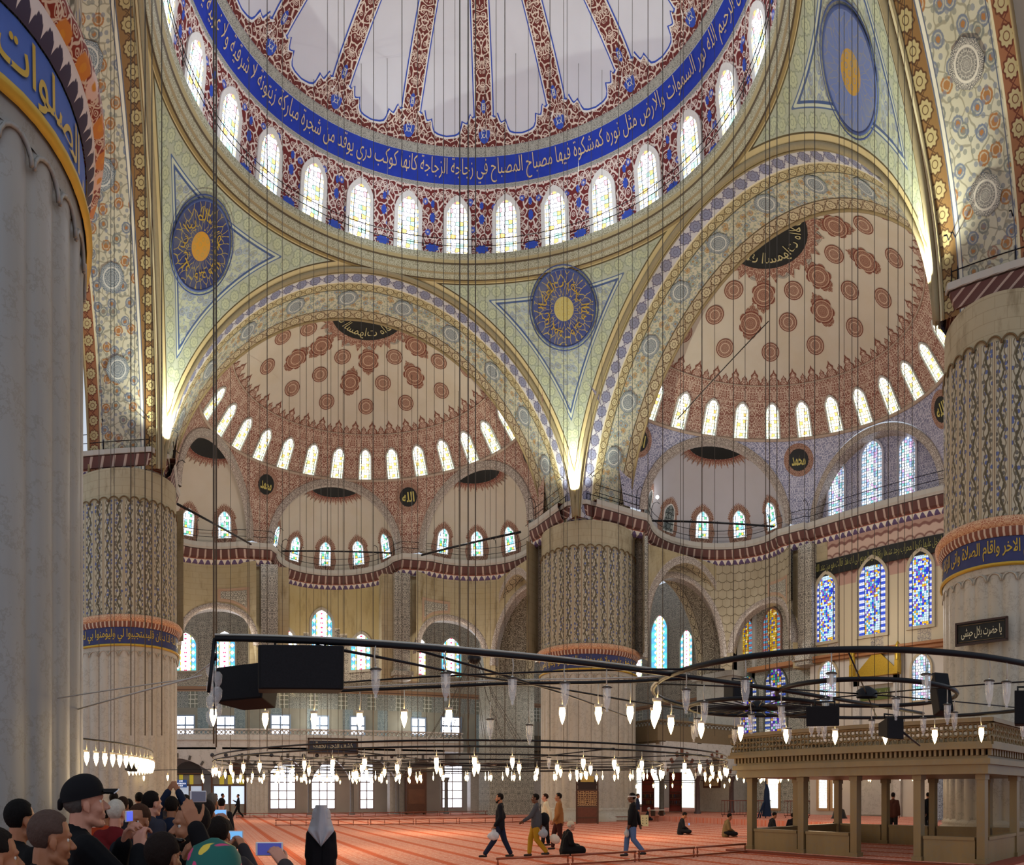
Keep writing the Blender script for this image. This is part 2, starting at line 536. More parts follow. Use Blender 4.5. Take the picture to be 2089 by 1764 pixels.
M_DOME = m_plaster('white_dome_plaster', 'c9c9d1', .08, 'b5b3b4')
M_CREAM = m_plaster('cream_plaster', 'c6bcab', .25, 'b09a70')
M_CREAM2 = m_plaster('pale_plaster', 'b9b4b6', .1, 'a9a08c')
M_DRUM = m_arab('maroon_arabesque', '6a2220', 'd6c6ba', .85, .8, w=.085, blue='4058b0')
M_LACE = m_arab('maroon_lacework', '5e221e', 'cdbcae', 1.1, 1.0, w=.075)
M_RINGA = m_arab('russet_arabesque', '84584a', 'cbb8a4', 1.5, .5, w=.07)
M_BLUE = m_inscr('blue_band', '1d36a0')
M_NAVY = m_inscr('navy_band', '353a64')
M_GOLDP = plain('b99a3a', .45, .3)
M_GOLDT = plain('cdb487', .6)
M_GREY = m_arab('grey_border', '77766f', 'a5a297', 3.0, .4, w=.12)
M_PEND = m_pendentive()
M_SOFF = m_soffit('far_arch_painting', 'far')
M_SOFN = m_soffit('near_arch_painting', 'near')
M_CORN = m_cornice()
M_MARB = m_marble('pillar_marble')
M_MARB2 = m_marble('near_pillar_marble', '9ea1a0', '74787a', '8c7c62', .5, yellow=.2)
M_WALLM = m_marble('wall_marble', 'bdb9b0', 'a3a09a', 'a59a82', .4, yellow=.12)
M_PALE = m_marble('pale_marble', 'cfccc6', 'b5b1ab', 'b3a888', .4, yellow=.1)
M_FLUTE = m_flutes()
M_STONE = m_stone('stained_stone')
M_STONEP = m_stone('pillar_block_stone', 'b5aa90', '9d9070', '6b5a3c')
M_SCALE = m_scales()
M_BLUELN = plain('2c49a8', .6)
M_WHITELN = plain('d6d2cc', .6)
M_BLACK = plain('15130f', .5, sc=3)
M_IRON = plain('1d1e22', .45, .6)
M_GOLD = plain('c9a436', .35, .7, var=.25)
M_RED = plain('7a3a2c', .6)
def m_tiles(name, ground, ink, s=2.2):
    t = T(name); u, v = t.uv()
    return t.done(t.mix(arab(t, u, v, s, .6, .08), ground, ink), .35, spec=.5)
M_FLOR = m_tiles('floral_wall_painting', '6b655c', 'b6ad9c', 1.5)
M_TILE = m_tiles('blue_grey_tiles', '5f7078', 'a8b0ac', 2.4)
M_TILEP = m_tiles('patterned_tile_panel', '6b6f68', 'bdbcb0', 2.0)
M_ARCHP = m_tiles('arch_border_painting', '7d6f66', 'bfb3a6', 1.9)
M_LILAC = m_tiles('lilac_wall_painting', '75748c', 'b9b4c0', 1.4)

def m_big():
    t = T('white_stained_glass'); u, v = t.uv()
    au = t.abs(u)
    ln = lambda d, w=.022: 1.0 - t.st(t.abs(d), w, .012)
    c = t.mix(t.noise(t.vec(u, v), 2.0, 2.0), 'ffffff', 'e8ecff')
    seg = t.abs(t.fr(v / .62) - .5)
    ov = t.abs(au - .66) * 2.6 + seg * 1.5
    bd = t.mix(t.st(ov, .55, .05), 'ffffff', t.mix(t.st(t.fr(v / 1.24), .5, .02), '50a8b0', '4890b8'))
    bd = t.mix(t.box(ov, .47, .55, .03), bd, '202830')
    c = t.mix(t.st(au, .5, .01), c, bd)
    c = t.mix(t.box(au, .40, .5, .01), c, t.mix(t.st(t.fr(v * 2.1), .6, .03), 'f0e070', 'ffffff'))
    f, k = t.vor(t.vec(au, v), 2.6, 'F1', .2)
    c = t.mix((1.0 - t.st(f, .17, .03)) * (1.0 - t.st(au, .3, .01)), c, 'e03060')
    e = t.vor(t.vec(au, v), 2.6, 'DISTANCE_TO_EDGE', .2)
    c = t.mix((1.0 - t.st(e, .03, .03)) * (1.0 - t.st(au, .38, .01)) * .6, c, '505860')
    for q in (.5, .40): c = t.mix(ln(au - q), c, '182024')
    return t.done('15181a', .3, emit=c, estr=2.4)
GL_DOME = m_glass('dome_window_glass', 'f4f2ff', [(.1, 'e8c070'), (.5, '9fd0c0'), (.7, 'e0a0a8')], 4.6, 2.5, ('ffe9b0', 'cfe8ff'), 1.1, .055)
GL_HALF = m_glass('half_dome_window_glass', 'fff8ea', [(.1, 'dcb860'), (.35, 'f0e2b0'), (.6, 'c8d8b0')], 5.2, 2.4, ('d8ecd8', 'f0e8c0'), .9, .06)
GL_EXE = m_glass('small_apse_window_glass', 'f2fbff', [(.1, '48a070'), (.35, '70b8c8'), (.6, 'c8b040')], 5.0, 2.6, ('ffffff', 'b8d8ff'), .9, .07)
GL_BIG = m_big()
GL_BLUE = m_glass('blue_stained_glass', 'cfe8ff', [(.05, '2038d8'), (.3, '40a8d0'), (.55, 'e8b020'), (.8, '8050c0')], 7.0, 1.25, ('3050d0', 'e8e8ff'), 1.8, .06)
GL_GOLD = m_glass('golden_stained_glass', 'c89a20', [(.05, 'e8c838'), (.3, '5060b0'), (.55, 'f0d8a0'), (.8, 'a86018')], 6.0, .95, ('58b0d8', 'c06868'), 1.4, .07)
GL_PURP = m_glass('violet_stained_glass', 'd0c8f0', [(.05, '3018b8'), (.3, '6838b0'), (.55, 'e0a028'), (.8, '48b090')], 5.0, .9, ('3050b0', 'e8e0d0'), 1.6, .09)
GL_HEX = m_glass('pale_hexagon_glass', 'e8f4ff', [(.1, '88c8c8'), (.5, 'd8b0e0'), (.8, 'a0b8f0')], 5.5, 1.5, ('a0c0d8', 'e0e0f0'), 1.3, .08)
GL_CLEAR = plain('f4f6ff', .4, emit=rgb('eef2ff'), estr=3.2)
GL_LAT = m_glass('lattice_glass', 'ffffff', [(.1, 'f4f0d8')], 9.0, 1.8, None, 1.0, .07)
GL_DIM = m_glass('unlit_apse_glass', '8c8c84', [(.1, '6c706c'), (.5, '9a9a90')], 3.0, .35, None, 1.0, .09)

# ------------------------------------------------------------------ shells (surfaces of revolution) with painted decoration laid on them
class Shell:
    def __init__(s, c, prof, n=80):
        s.c = c
        p = np.array(prof, float)
        L = np.concatenate([[0], np.cumsum(np.hypot(np.diff(p[:, 0]), np.diff(p[:, 1])))])
        s.L = L[-1]
        q = np.linspace(0, s.L, n + 1)
        s.S, s.R, s.Z = q, np.interp(q, L, p[:, 0]), np.interp(q, L, p[:, 1])
    def at(s, th, q, d=0.0):
        q = min(max(q, 0), s.L - 1e-4)
        r = float(np.interp(q, s.S, s.R)); z = float(np.interp(q, s.S, s.Z))
        e = .15
        a, b = max(q - e, 0), min(q + e, s.L)
        tr = float(np.interp(b, s.S, s.R) - np.interp(a, s.S, s.R)); tz = float(np.interp(b, s.S, s.Z) - np.interp(a, s.S, s.Z))
        l = hypot(tr, tz) or 1
        nr, nz = -tz / l, tr / l              # inward normal
        r += nr * d; z += nz * d
        return Vector((s.c[0] + r * sin(th), s.c[1] + r * cos(th), z))
    def rad(s, q): return max(.3, float(np.interp(q, s.S, s.R)))
    def place(s, th0, q0, d0=0.0):
        r = s.rad(q0)
        return lambda x, y, d=0.0: s.at(th0 + x / r, q0 + y, d0 + d)
    def disc(s, th0, q0, d0=0.0):
        """tangent-plane placing, good near a crown"""
        o = s.at(th0, q0, d0); a = s.at(th0 + .05 / s.rad(q0), q0, d0) - o; b = s.at(th0, q0 + .05, d0) - o
        a.normalize(); b.normalize(); n = b.cross(a)
        if n.dot(s.at(th0, q0, d0 + 1) - o) < 0: n = -n
        return lambda x, y, d=0.0: o + a * x + b * y + n * d
    def z2s(s, z): return float(np.interp(z, s.Z, s.S))
    def band(s, mb, th0, th1, q0, q1, nu, nv, d=0.0, top=None):
        rm = s.rad((q0 + q1) / 2)
        def fn(u, v):
            th = th0 + (th1 - th0) * u
            qt = top(th) if top else q1
            q = q0 + (qt - q0) * v
            return (s.at(th, q, d), (th * rm, q))
        return mb.grid(fn, nu, nv)

def sphere_prof(R, z0, e0, e1, n=24):
    return [(R * cos(e), z0 + R * sin(e)) for e in [radians(e0 + (e1 - e0) * i / n) for i in range(n + 1)]]

def arch_pts(w, h, n=7, pointed=.12, grow=0.0):
    """outline of an arched opening, foot at y=0; counter-clockwise from right foot"""
    w2 = w / 2 + grow
    sp = h - w / 2
    pts = [(w2, -grow if grow < .5 else 0)]
    for i in range(2 * n + 1):
        a = PI * i / (2 * n)
        yy = sp + w2 * sin(a) * (1 + pointed * (1 - abs(cos(a))) * 2)
        pts.append((w2 * cos(a), yy))
    pts.append((-w2, pts[0][1]))
    return pts

WN = [0]
def window(place, w, h, glass, frame=None, fw=.18, fd=.14, gd=.04, label=None, bars=None, rays=None, flat=False, group=None):
    """one window of the building: frame ring and glass pane, placed by place(x, y, depth)"""
    WN[0] += 1
    root = empty('window_%d' % WN[0], place(0, 0, 0))
    tag(root, label or 'arched stained glass window', 'window', group, 'structure')
    off = root.location.copy()
    pl = lambda x, y, d=0.0: Vector(place(x, y, d)) - off
    if flat:
        inn = [(w / 2, 0), (w / 2, h), (-w / 2, h), (-w / 2, 0)]; out = [(w / 2 + fw, -fw), (w / 2 + fw, h + fw), (-w / 2 - fw, h + fw), (-w / 2 - fw, -fw)]
    else:
        inn = arch_pts(w, h); out = arch_pts(w, h, grow=fw)
    if rays:
        mb = MB(); n = len(inn)
        o2 = []
        big = arch_pts(w, h, n=10, grow=rays[0])
        for i, p in enumerate(big):
            o2.append(p)
            if i < len(big) - 1:
                q = big[i + 1]; mx_, my_ = (p[0] + q[0]) / 2, (p[1] + q[1]) / 2
                L = hypot(mx_, my_ - h * .5) or 1
                o2.append((mx_ * (1 + rays[1] / L), h * .5 + (my_ - h * .5) * (1 + rays[1] / L)))
        left = [p for p in o2]
        mb.poly(left, lambda x, y, d=0: pl(x, y, .02 + d))
        mb.build('sunburst_border', rays[2], root)
    mb = MB(); n = len(inn)
    vs, uvs = [], []
    for (a, b), (c, e) in zip(inn, out):
        vs += [pl(a, b, gd), pl(a, b, fd), pl(c, e, fd), pl(c, e, 0)]; uvs += [(a, b), (a, b), (c, e), (c, e)]
    fs = []
    N = n if flat else n
    for i in range(N):
        j = (i + 1) % n
        for k in range(3): fs.append((i * 4 + k, i * 4 + k + 1, j * 4 + k + 1, j * 4 + k))
    mb.add(vs, fs, uvs, smooth=False)
    if bars:
        nx, ny, bw = bars
        for i in range(1, nx):
            x = -w / 2 + w * i / nx; mb.tube([pl(x, 0, gd + .05), pl(x, h * .98, gd + .05)], bw, 4)
        for j in range(1, ny):
            mb.tube([pl(-w / 2, h * j / ny, gd + .05), pl(w / 2, h * j / ny, gd + .05)], bw, 4)
    mb.build('window_frame', frame or M_WHITELN, root)
    g = MB(); g.poly(inn, lambda x, y, d=0: pl(x, y, gd))
    g.build('glass', glass, root)
    return root

def circle_pts(r, n=24, lob=0, amp=0.0):
    return [(r * (1 + amp * (abs(sin(lob * a / 2)) if lob else 0)) * cos(a), r * (1 + amp * (abs(sin(lob * a / 2)) if lob else 0)) * sin(a)) for a in [2 * PI * i / n for i in range(n)]]

def m_roundel(name, ground, ink, r=1.0, lob=8, s=3.0):
    t = T(name); u, v = t.uv()
    d = t.m('SQRT', u * u + v * v); ang = t.m('ARCTAN2', v, u)
    x = t.pp(ang * (lob / PI), 1.0)
    e = t.vor(t.vec(x * 2.0 * r, d * 3.0), s / r, 'DISTANCE_TO_EDGE')
    c = t.mix(1.0 - t.st(e, .09, .05), ground, ink)
    c = t.mix(t.st(t.abs(d - r * .5), .04 * r, .02), ink, c)
    c = t.mix(t.st(t.abs(d - r * .93), .05 * r, .02), ground, c)
    c = t.mix(1.0 - t.st(t.abs(d - r * .85), .025 * r, .02), c, ink)
    return t.done(c, .7)
M_RND = m_roundel('russet_roundel', '6d3a2c', 'c4ab94', .55, 6)
M_RNDG = m_roundel('grey_roundel', '6c6660', 'b9b2a4', .42, 6)
M_LOZ = m_roundel('russet_lozenge_medallion', '6b3426', 'bda088', .7, 8)
M_OCT = m_roundel('octagon_knot', '56646f', 'bdbdb4', .8, 8, 2.6)
M_OCTR = m_roundel('grey_octagon_knot', '66635f', 'c6bfae', .8, 8, 2.6)
M_SUN = m_roundel('scalloped_border_paint', '7a4a3c', 'bfa792', 2.5, 24)
def m_medal(name, ground, ink, heart, r):
    t = T(name); u, v = t.uv()
    d = t.m('SQRT', u * u + v * v); ang = t.m('ARCTAN2', v, u)
    n1, n2 = t.noisec(t.vec(u, v), 2.5, 2.0)
    e = t.vor(t.vec(ang * 3.2 + n1 * .5, d * 2.4 / r + n2 * .4), 1.6, 'DISTANCE_TO_EDGE')
    c = t.mix(1.0 - t.st(e, .045, .03), ground, ink)
    c = t.mix(1.0 - t.st(d, r * .3, .02), c, heart)
    f, k = t.vor(t.vec(u, v), 3.5, 'F1', .3)
    c = t.mix((1.0 - t.st(d, r * .28, .02)) * (1.0 - t.st(t.abs(f - .25), .05, .03)), c, ink)
    c = zones(t, d, c, [(r * .9, r * .94, 'c8c4a8'), (r * .29, r * .31, ground)], .02)
    return t.done(age(t, c, .3, .8, '8a8a70'), .65)
M_MED = {'C': m_medal('blue_gold_medallion', '39447a', 'b09a4a', 'b3a668', 1.95), 'B': m_medal('navy_gold_medallion', '2f3766', 'a08c42', 'c08a2c', 1.95), 'D': m_medal('worn_blue_medallion', '6474a4', '7d7f88', 'b08a3c', 2.1)}

# ------------------------------------------------------------------ Arabic lettering
FORMS = {}
def _init_forms():
    base = {'ا': 'FE8D', 'ب': 'FE8F', 'ة': 'FE93', 'ت': 'FE95', 'ث': 'FE99', 'ج': 'FE9D', 'ح': 'FEA1', 'خ': 'FEA5', 'د': 'FEA9', 'ذ': 'FEAB', 'ر': 'FEAD', 'ز': 'FEAF',
            'س': 'FEB1', 'ش': 'FEB5', 'ص': 'FEB9', 'ض': 'FEBD', 'ط': 'FEC1', 'ظ': 'FEC5', 'ع': 'FEC9', 'غ': 'FECD', 'ف': 'FED1', 'ق': 'FED5', 'ك': 'FED9', 'ل': 'FEDD',
            'م': 'FEE1', 'ن': 'FEE5', 'ه': 'FEE9', 'و': 'FEED', 'ى': 'FEEF', 'ي': 'FEF1', 'أ': 'FE83', 'إ': 'FE87', 'آ': 'FE81', 'ؤ': 'FE85', 'ئ': 'FE89', 'ء': 'FE80'}
    for k, v in base.items(): FORMS[k] = int(v, 16)
_init_forms()
NOJOIN = set('اأإآدذرزوؤةىء')
def shape(s):
    s2 = s.replace('لا', '\uE000').replace('لأ', '\uE001')
    out = []
    for i, ch in enumerate(s2):
        if ch == ' ': out.append(' '); continue
        def joins_next(c): return c in FORMS and c not in NOJOIN
        prev = i > 0 and s2[i - 1] != ' ' and joins_next(s2[i - 1])
        if ch in '\uE000\uE001':
            b = 0xFEFB if ch == '\uE000' else 0xFEF7
            out.append(chr(b + (1 if prev else 0))); continue
        nxt = i + 1 < len(s2) and s2[i + 1] != ' ' and s2[i + 1] != 'ء' and joins_next(ch)
        b = FORMS[ch]
        if ch == 'ء': out.append(chr(b)); continue
        if ch in NOJOIN: out.append(chr(b + (1 if prev else 0)))
        else: out.append(chr(b + (3 if prev and nxt else 2 if nxt else 1 if prev else 0)))
    return ''.join(out[::-1])

def letters(text, width, height, place, name, m, parent, bold=.02, arabic=True, res=2, thick=.01):
    """lettering as a thin raised mesh, x from -width/2 to width/2 and y from 0 to height, wrapped by place(x, y, depth)"""
    cu = bpy.data.curves.new(name, 'FONT'); cu.body = shape(text) if arabic else text
    cu.resolution_u = res; cu.offset = bold
    o = bpy.data.objects.new(name, cu); COL.objects.link(o)
    bpy.context.view_layer.update()
    me = bpy.data.meshes.new_from_object(o)
    COL.objects.unlink(o); bpy.data.objects.remove(o)
    co = np.empty(len(me.vertices) * 3); me.vertices.foreach_get('co', co); co = co.reshape(-1, 3)
    lo, hi = co.min(0), co.max(0)
    off = Vector(parent.matrix_world.translation) if parent else Vector((0, 0, 0))
    off = Vector(parent.location) if parent and parent.parent is None else (Vector((0, 0, 0)) if not parent else off)
    fx = lambda x: (x - lo[0]) / (hi[0] - lo[0]) * width - width / 2
    fy = lambda y: (y - lo[1]) / (hi[1] - lo[1]) * height
    new = [Vector(place(fx(x), fy(y), thick)) - off for x, y, z in co]
    me.vertices.foreach_set('co', np.array([tuple(p) for p in new], dtype=np.float32).ravel())
    me.materials.clear(); me.materials.append(m)
    me.update()
    ob = bpy.data.objects.new(name, me); COL.objects.link(ob)
    if parent: ob.parent = parent
    return ob

# ================================================================== THE GREAT DOME
ZR = 31.4
D0 = Shell((0, 0), [(11.98, ZR), (11.9, 32.5), (11.6, 34.0), (11.3, 35.0), (11.1, 35.6), (10.8, 36.15), (10.55, 36.5), (10.15, 36.95), (9.3, 37.5), (8.5, 37.9), (7.6, 38.3), (6.7, 38.62), (5.8, 38.9), (4.0, 39.3), (2.0, 39.52), (0.02, 39.6)], 160)
dome = tag(empty('dome', (0, 0, 0)), 'great central dome, white with maroon ribs above a blue inscription band', 'dome', None, 'structure')
sW, sB0, sB1, sL = D0.z2s(34.85), D0.z2s(35.02), D0.z2s(36.1), D0.z2s(36.42)
FULL = (0, 2 * PI)
mb = MB(); D0.band(mb, 0, 2 * PI, sL - .1, D0.L, 128, 34); mb.build('dome_shell', M_DOME, dome)
mb = MB(); D0.band(mb, 0, 2 * PI, 0, sW, 160, 10); tag(mb.build('drum_wall', M_DRUM, dome), 'maroon arabesque wall between the dome windows')
mb = MB(); D0.band(mb, 0, 2 * PI, sW, sB0, 160, 1, .01); D0.band(mb, 0, 2 * PI, sB1, sL, 160, 1, .01); mb.build('grey_border', M_GREY, dome)
mb = MB(); D0.band(mb, 0, 2 * PI, sB0, sB1, 160, 3); tag(mb.build('inscription_band', M_BLUE, dome), 'bright blue band lettered in pale gold')
TH0 = radians(22.456)
verse = 'بسم الله الرحمن الرحيم الله نور السموات والارض مثل نوره كمشكوة فيها مصباح المصباح في زجاجة الزجاجة كانها كوكب دري يوقد من شجرة مباركة زيتونة لا شرقية ولا غربية يكاد زيتها يضيء'
rB = D0.rad((sB0 + sB1) / 2)
span = radians(205)
letters(verse, rB * span, (sB1 - sB0) * .92, lambda x, y, d=0: D0.at(TH0 + x / rB, sB0 + .04 + y, .05 + d), 'lettering', M_GOLDT, dome, bold=-.004)
# lacework above the inscription, one scalloped lobe per rib
RIB = [(0.0, 1.75), (.10, 1.55), (.13, 1.25), (.2, 1.1), (.28, 1.02), (.34, 1.2), (.37, 1.02), (.42, .8), (.5, .84), (.56, .9), (.585, .62), (.64, .42), (.75, .34), (.9, .3), (1, .28)]
rib0 = radians(26.7)
def lace(extra):
    def top(th):
        k = ((th - rib0) / radians(11.25)) % 2
        k = k if k <= 1 else 2 - k
        k = max(0.0, k - extra * .35)
        return sL + float(np.interp(k, [p[0] for p in RIB], [p[1] for p in RIB])) + extra
    return top
for nm, ex, d, m_ in (('blue_outline', .13, .012, M_BLUELN), ('white_outline', .07, .024, M_WHITELN), ('lacework', 0.0, .036, M_LACE)):
    mb = MB(); D0.band(mb, 0, 2 * PI, sL, sL + 1, 960, 3, d, top=lace(ex))
    for k in range(16):
        th = rib0 + radians(22.5) * k
        for hw, in (((.40 + ex),),):
            def fn(u, v, th=th, hw=hw, d=d):
                q = sL + 1.2 + v * (D0.L - sL - 1.9)
                r = D0.rad(q); w = min(hw * (.62 + .38 * min(1, r / 9)), r * .19)
                x = (u - .5) * 2 * w
                return (D0.at(th + x / r, q, d + .004), (x, q))
            mb.grid(fn, 2, 30)
    mb.build(nm, m_, dome)
mbB, mbW = MB(), MB()
for k in range(16):
    th = rib0 + radians(22.5) * k
    for (q, r1, r2) in ((sL + .55, .30, .42), (sL + 1.55, .13, .26)):
        pl = D0.disc(th, q, .055)
        mbB.poly([(x, y * r2 / r1) for x, y in circle_pts(r1, 16)], pl)
        pl = D0.disc(th, q, .065)
        for a in range(4):
            an = PI / 4 + a * PI / 2
            mbW.tube([pl(cos(an) * r1 * .15, sin(an) * r1 * .2), pl(cos(an) * r1 * .75, sin(an) * r2 * .75)], .022, 4)
        mbW.tube([pl(x, y * r2 / r1) for x, y in circle_pts(r1 * .45, 10)], .018, 4, closed=True)
mbB.build('blue_medallion', M_BLUELN, dome); mbW.build('medallion_tracery', M_WHITELN, dome)
# windows of the drum
NWD = 27
for k in range(NWD):
    th = radians(18.96 + k * 360 / NWD)
    window(D0.place(th, .28, 0), 1.16, 2.5, GL_DOME, M_WHITELN, .22, .1, .05, 'tall arched window of the central dome drum with pale coloured glass', group='windows round the central dome')
mb = MB()
for k in range(NWD):
    th = radians(18.96 + (k + .5) * 360 / NWD)
    for q, rr in ((.62, .22), (2.1, .15), (2.75, .11)):
        pl = D0.disc(th, q, .02); mb.poly([(x * (1.35 if q < 1 else .8), y * (.8 if q < 1 else 1.3)) for x, y in circle_pts(rr, 24, 8, .35)], pl)
    pl = D0.disc(th + radians(6.66), 3.05, .02); mb.poly([(x * .8, y * 1.2) for x, y in circle_pts(.13, 12)], pl)
mb.build('blue_flower', M_BLUELN, dome)
# the moulded ring below the drum
t = T('gilded_moulding'); u, v = t.uv()
c = t.mix(arab(t, u, v, 2.2, .7, .1), '868266', 'b4b097')
c = zones(t, v, c, [(0, .18, '85734a'), (.18, .26, '4a3a24'), (.5, .6, '968560'), (.98, 1.06, '54462e'), (1.06, 1.2, 'a3966e')])
M_RINGM = t.done(c, .55)
mb = MB(); mb.lathe([(12.2, 30.3), (11.95, 30.35), (11.9, 30.55), (11.78, 30.62), (11.75, 30.95), (11.55, 31.1), (11.5, 31.22), (11.45, 31.4), (11.98, ZR + .02)], (0, 0, 0), 160)
tag(mb.build('trim_1', M_RINGM), 'gilded moulded ring under the central dome', 'moulding', None, 'structure')

def railing(name, label, path, h, posts, m=None, curl=True, group=None, closed=False, n=4, r=.022, lamps=False):
    P = [Vector(p) for p in path]
    root = tag(empty(name, P[0]), label, 'railing', group)
    off = P[0]
    mb = MB()
    for f in (.45, .95): mb.tube([p - off + Vector((0, 0, h * f)) for p in P], r, n, closed=closed)
    mb.build('rail', m or M_IRON, root)
    for i, (p, inw) in enumerate(posts):
        p = Vector(p) - off; inw = Vector(inw)
        q = MB(); pts = [p, p + Vector((0, 0, h * 1.1))]
        if curl:
            pts += [p + inw * .12 + Vector((0, 0, h * 1.45)), p + inw * .38 + Vector((0, 0, h * 1.55)), p + inw * .55 + Vector((0, 0, h * 1.38))]
        q.tube(pts, r * 1.1, n); q.build('post', m or M_IRON, root)
    return root
ring = [(11.35 * sin(a), 11.35 * cos(a), ZR) for a in [2 * PI * i / 96 for i in range(96)]]
rl = railing('railing', 'thin iron railing on the ring below the central dome windows', ring, .75,
             [((11.35 * sin(a), 11.35 * cos(a), ZR), (-sin(a), -cos(a), 0)) for a in [radians(18.96 + (k + .3 * (-1) ** k) * 360 / NWD) for k in range(NWD)]], closed=True, r=.018, n=3, curl=False)

# ================================================================== PENDENTIVES
ZA, RA, RS = 18.35, 12.05, 17.04
def pend(sx, sy, key, label, mpx, mpy, mr):
    root = tag(empty('pendentive', (0, 0, 0)), label, 'pendentive', None, 'structure')
    et = acos(11.95 / RS)
    def surf(f, v, d=0.0):
        a = f * PI / 2
        rb = RA / max(cos(a), sin(a)); eb = acos(min(1, rb / RS))
        e = eb + (et - eb) * v
        R = RS - d
        return e, Vector((sx * R * cos(e) * cos(a), sy * R * cos(e) * sin(a), ZA + R * sin(e)))
    def fn(u, v):
        e, p = surf(u, v)
        mxy = max(abs(p.x), abs(p.y))
        darch = RS * (asin(min(1, RA / RS)) - asin(min(1, mxy / RS))); dtop = RS * (et - e)
        if dtop < darch: al = u * PI / 2 * 12
        else:
            o = min(abs(p.x), abs(p.y)); al = atan2(p.z - ZA, o) * RA
        return (p, (RS * cos(e) * u * PI / 2, RS * e), (min(darch, dtop), al))
    mb = MB(); mb.grid(fn, 90, 40); mb.build('painted_surface', M_PEND, root)
    # medallion: find the spot on the diagonal nearest the wanted pixel height
    best = None
    for f_ in [i / 80 for i in range(16, 65)]:
        for v_ in [i / 60 for i in range(8, 58)]:
            q = surf(f_, v_)[1]; rho = hypot(q.x - CX, q.y - CY)
            er = hypot(1201 + F * (atan2(q.x - CX, q.y - CY) - AZ0) - mpx, YH - (q.z - HC) / rho * F - mpy)
            if best is None or er < best[0]: best = (er, f_, v_)
    f, v = best[1:]
    e, o = surf(f, v, .06)
    n = (Vector((0, 0, ZA)) - o).normalized(); a = n.cross(Vector((0, 0, 1))).normalized(); b = a.cross(n)
    pl = lambda x, y, d=0.0: o + a * x + b * y + n * (d + .5 * (x * x + y * y) / RS + .03)
    mb = MB()
    N = 36
    vs, uvs, fs = [o + n * .03], [(0, 0)], []
    for k in range(1, 5):
        for i in range(N):
            an = 2 * PI * i / N; x, y = mr * k / 4 * cos(an), mr * k / 4 * sin(an)
            vs.append(pl(x, y)); uvs.append((x, y))
    for i in range(N): fs.append((0, 1 + i, 1 + (i + 1) % N))
    for k in range(3):
        for i in range(N): fs.append((1 + k * N + i, 1 + (k + 1) * N + i, 1 + (k + 1) * N + (i + 1) % N, 1 + k * N + (i + 1) % N))
    mb.add(vs, fs, uvs, smooth=True)
    md = mb.build('medallion', M_MED[key], root)
    mb = MB(); mb.tube([pl(x, y) for x, y in circle_pts(mr * 1.02, 40)], .06, 4, closed=True, flat=.4)
    mb.tube([pl(x, y) for x, y in circle_pts(mr * 1.12, 40)], .03, 4, closed=True, flat=.4)
    mb.build('medallion_rim', plain('3c4a78', .6), root)
    if key != 'D':
        word = ['عمر بن الخطاب رضي الله عنه', 'علي بن ابي طالب رضي الله عنه'][key == 'B']
        def circ(x, y, d=0):
            an = -x / (mr * .7) + PI / 2; rr = mr * .42 + y
            return pl(rr * cos(an), rr * sin(an), .02 + d)
        letters(word, mr * .7 * 5.9, mr * .42, circ, 'lettering', M_GOLDP, root, bold=.0, res=1)
    return root
pend(1, 1, 'C', 'central pendentive with a half-worn blue and gold medallion', 1150, 632, 1.75)
pend(-1, 1, 'B', 'left pendentive with a navy medallion and orange heart', 410, 507, 1.7)
pend(1, -1, 'D', 'right pendentive with a worn blue oval medallion', 1738, 150, 1.6)

# ================================================================== GREAT ARCHES
def arch(axis, sgn, mat, label, octs, depth=4.0):
    """axis 'Y': arch in the plane y = sgn*12.05, soffit running outwards"""
    root = tag(empty('arch', (0, 0, 0)), label, 'arch', None, 'structure')
    a0 = asin((19.0 - ZA) / RA)
    def P(th, v, d=0.0):
        R = RA - d; l = R * cos(th); z = ZA + R * sin(th); k = sgn * (RA + v)
        return Vector((l, k, z)) if axis == 'Y' else Vector((k, l, z))
    mb = MB()
    mb.grid(lambda u, v: (P(a0 + (PI - 2 * a0) * u, v * depth), ((a0 + (PI - 2 * a0) * u) * RA, v * depth)), 72, 4)
    mb.build('painted_soffit', mat, root)
    mb = MB()
    mb.tube([P(a0 + (PI - 2 * a0) * i / 60, .02, .03) for i in range(61)], .13, 6)
    mb.tube([P(a0 + (PI - 2 * a0) * i / 60, .30, .02) for i in range(61)], .05, 5)
    mb.build('gilt_moulding', plain('8c8062', .55), root)
    mb = MB(); mb.tube([P(a0 + (PI - 2 * a0) * i / 60, depth - .04, .03) for i in range(61)], .08, 5)
    mb.build('rear_moulding', plain('8c7a58', .6), root)
    for th in octs:
        o = P(radians(th), depth * .56, .04); tx = (P(radians(th + .5), depth * .56, .04) - o).normalized(); ty = (P(radians(th), depth * .56 + .2, .04) - o).normalized()
        rr = .62
        q = MB(); q.poly([(x * rr / .8, y * rr / .8) for x, y in circle_pts(.8, 8)], lambda x, y, d=0: o + tx * x + ty * y)
        q.build('octagonal_medallion', M_OCT if (axis, sgn) != ('Y', -1) else M_OCTR, root)
    return root
arch('Y', 1, M_SOFF, 'great painted arch in front of the left half dome', (22, 37, 52, 67, 82, 98, 113, 128, 143, 158))
arch('X', 1, M_SOFF, 'great painted arch in front of the right half dome', (22, 37, 52, 67, 82, 98, 113, 128, 143, 158))
arch('X', -1, M_SOFN, 'tall flower-painted arch rising from the left rear pillar', (26, 44, 62, 80))
arch('Y', -1, M_SOFN, 'wide flower-painted arch rising from the right pillar', (19, 35, 51, 67))

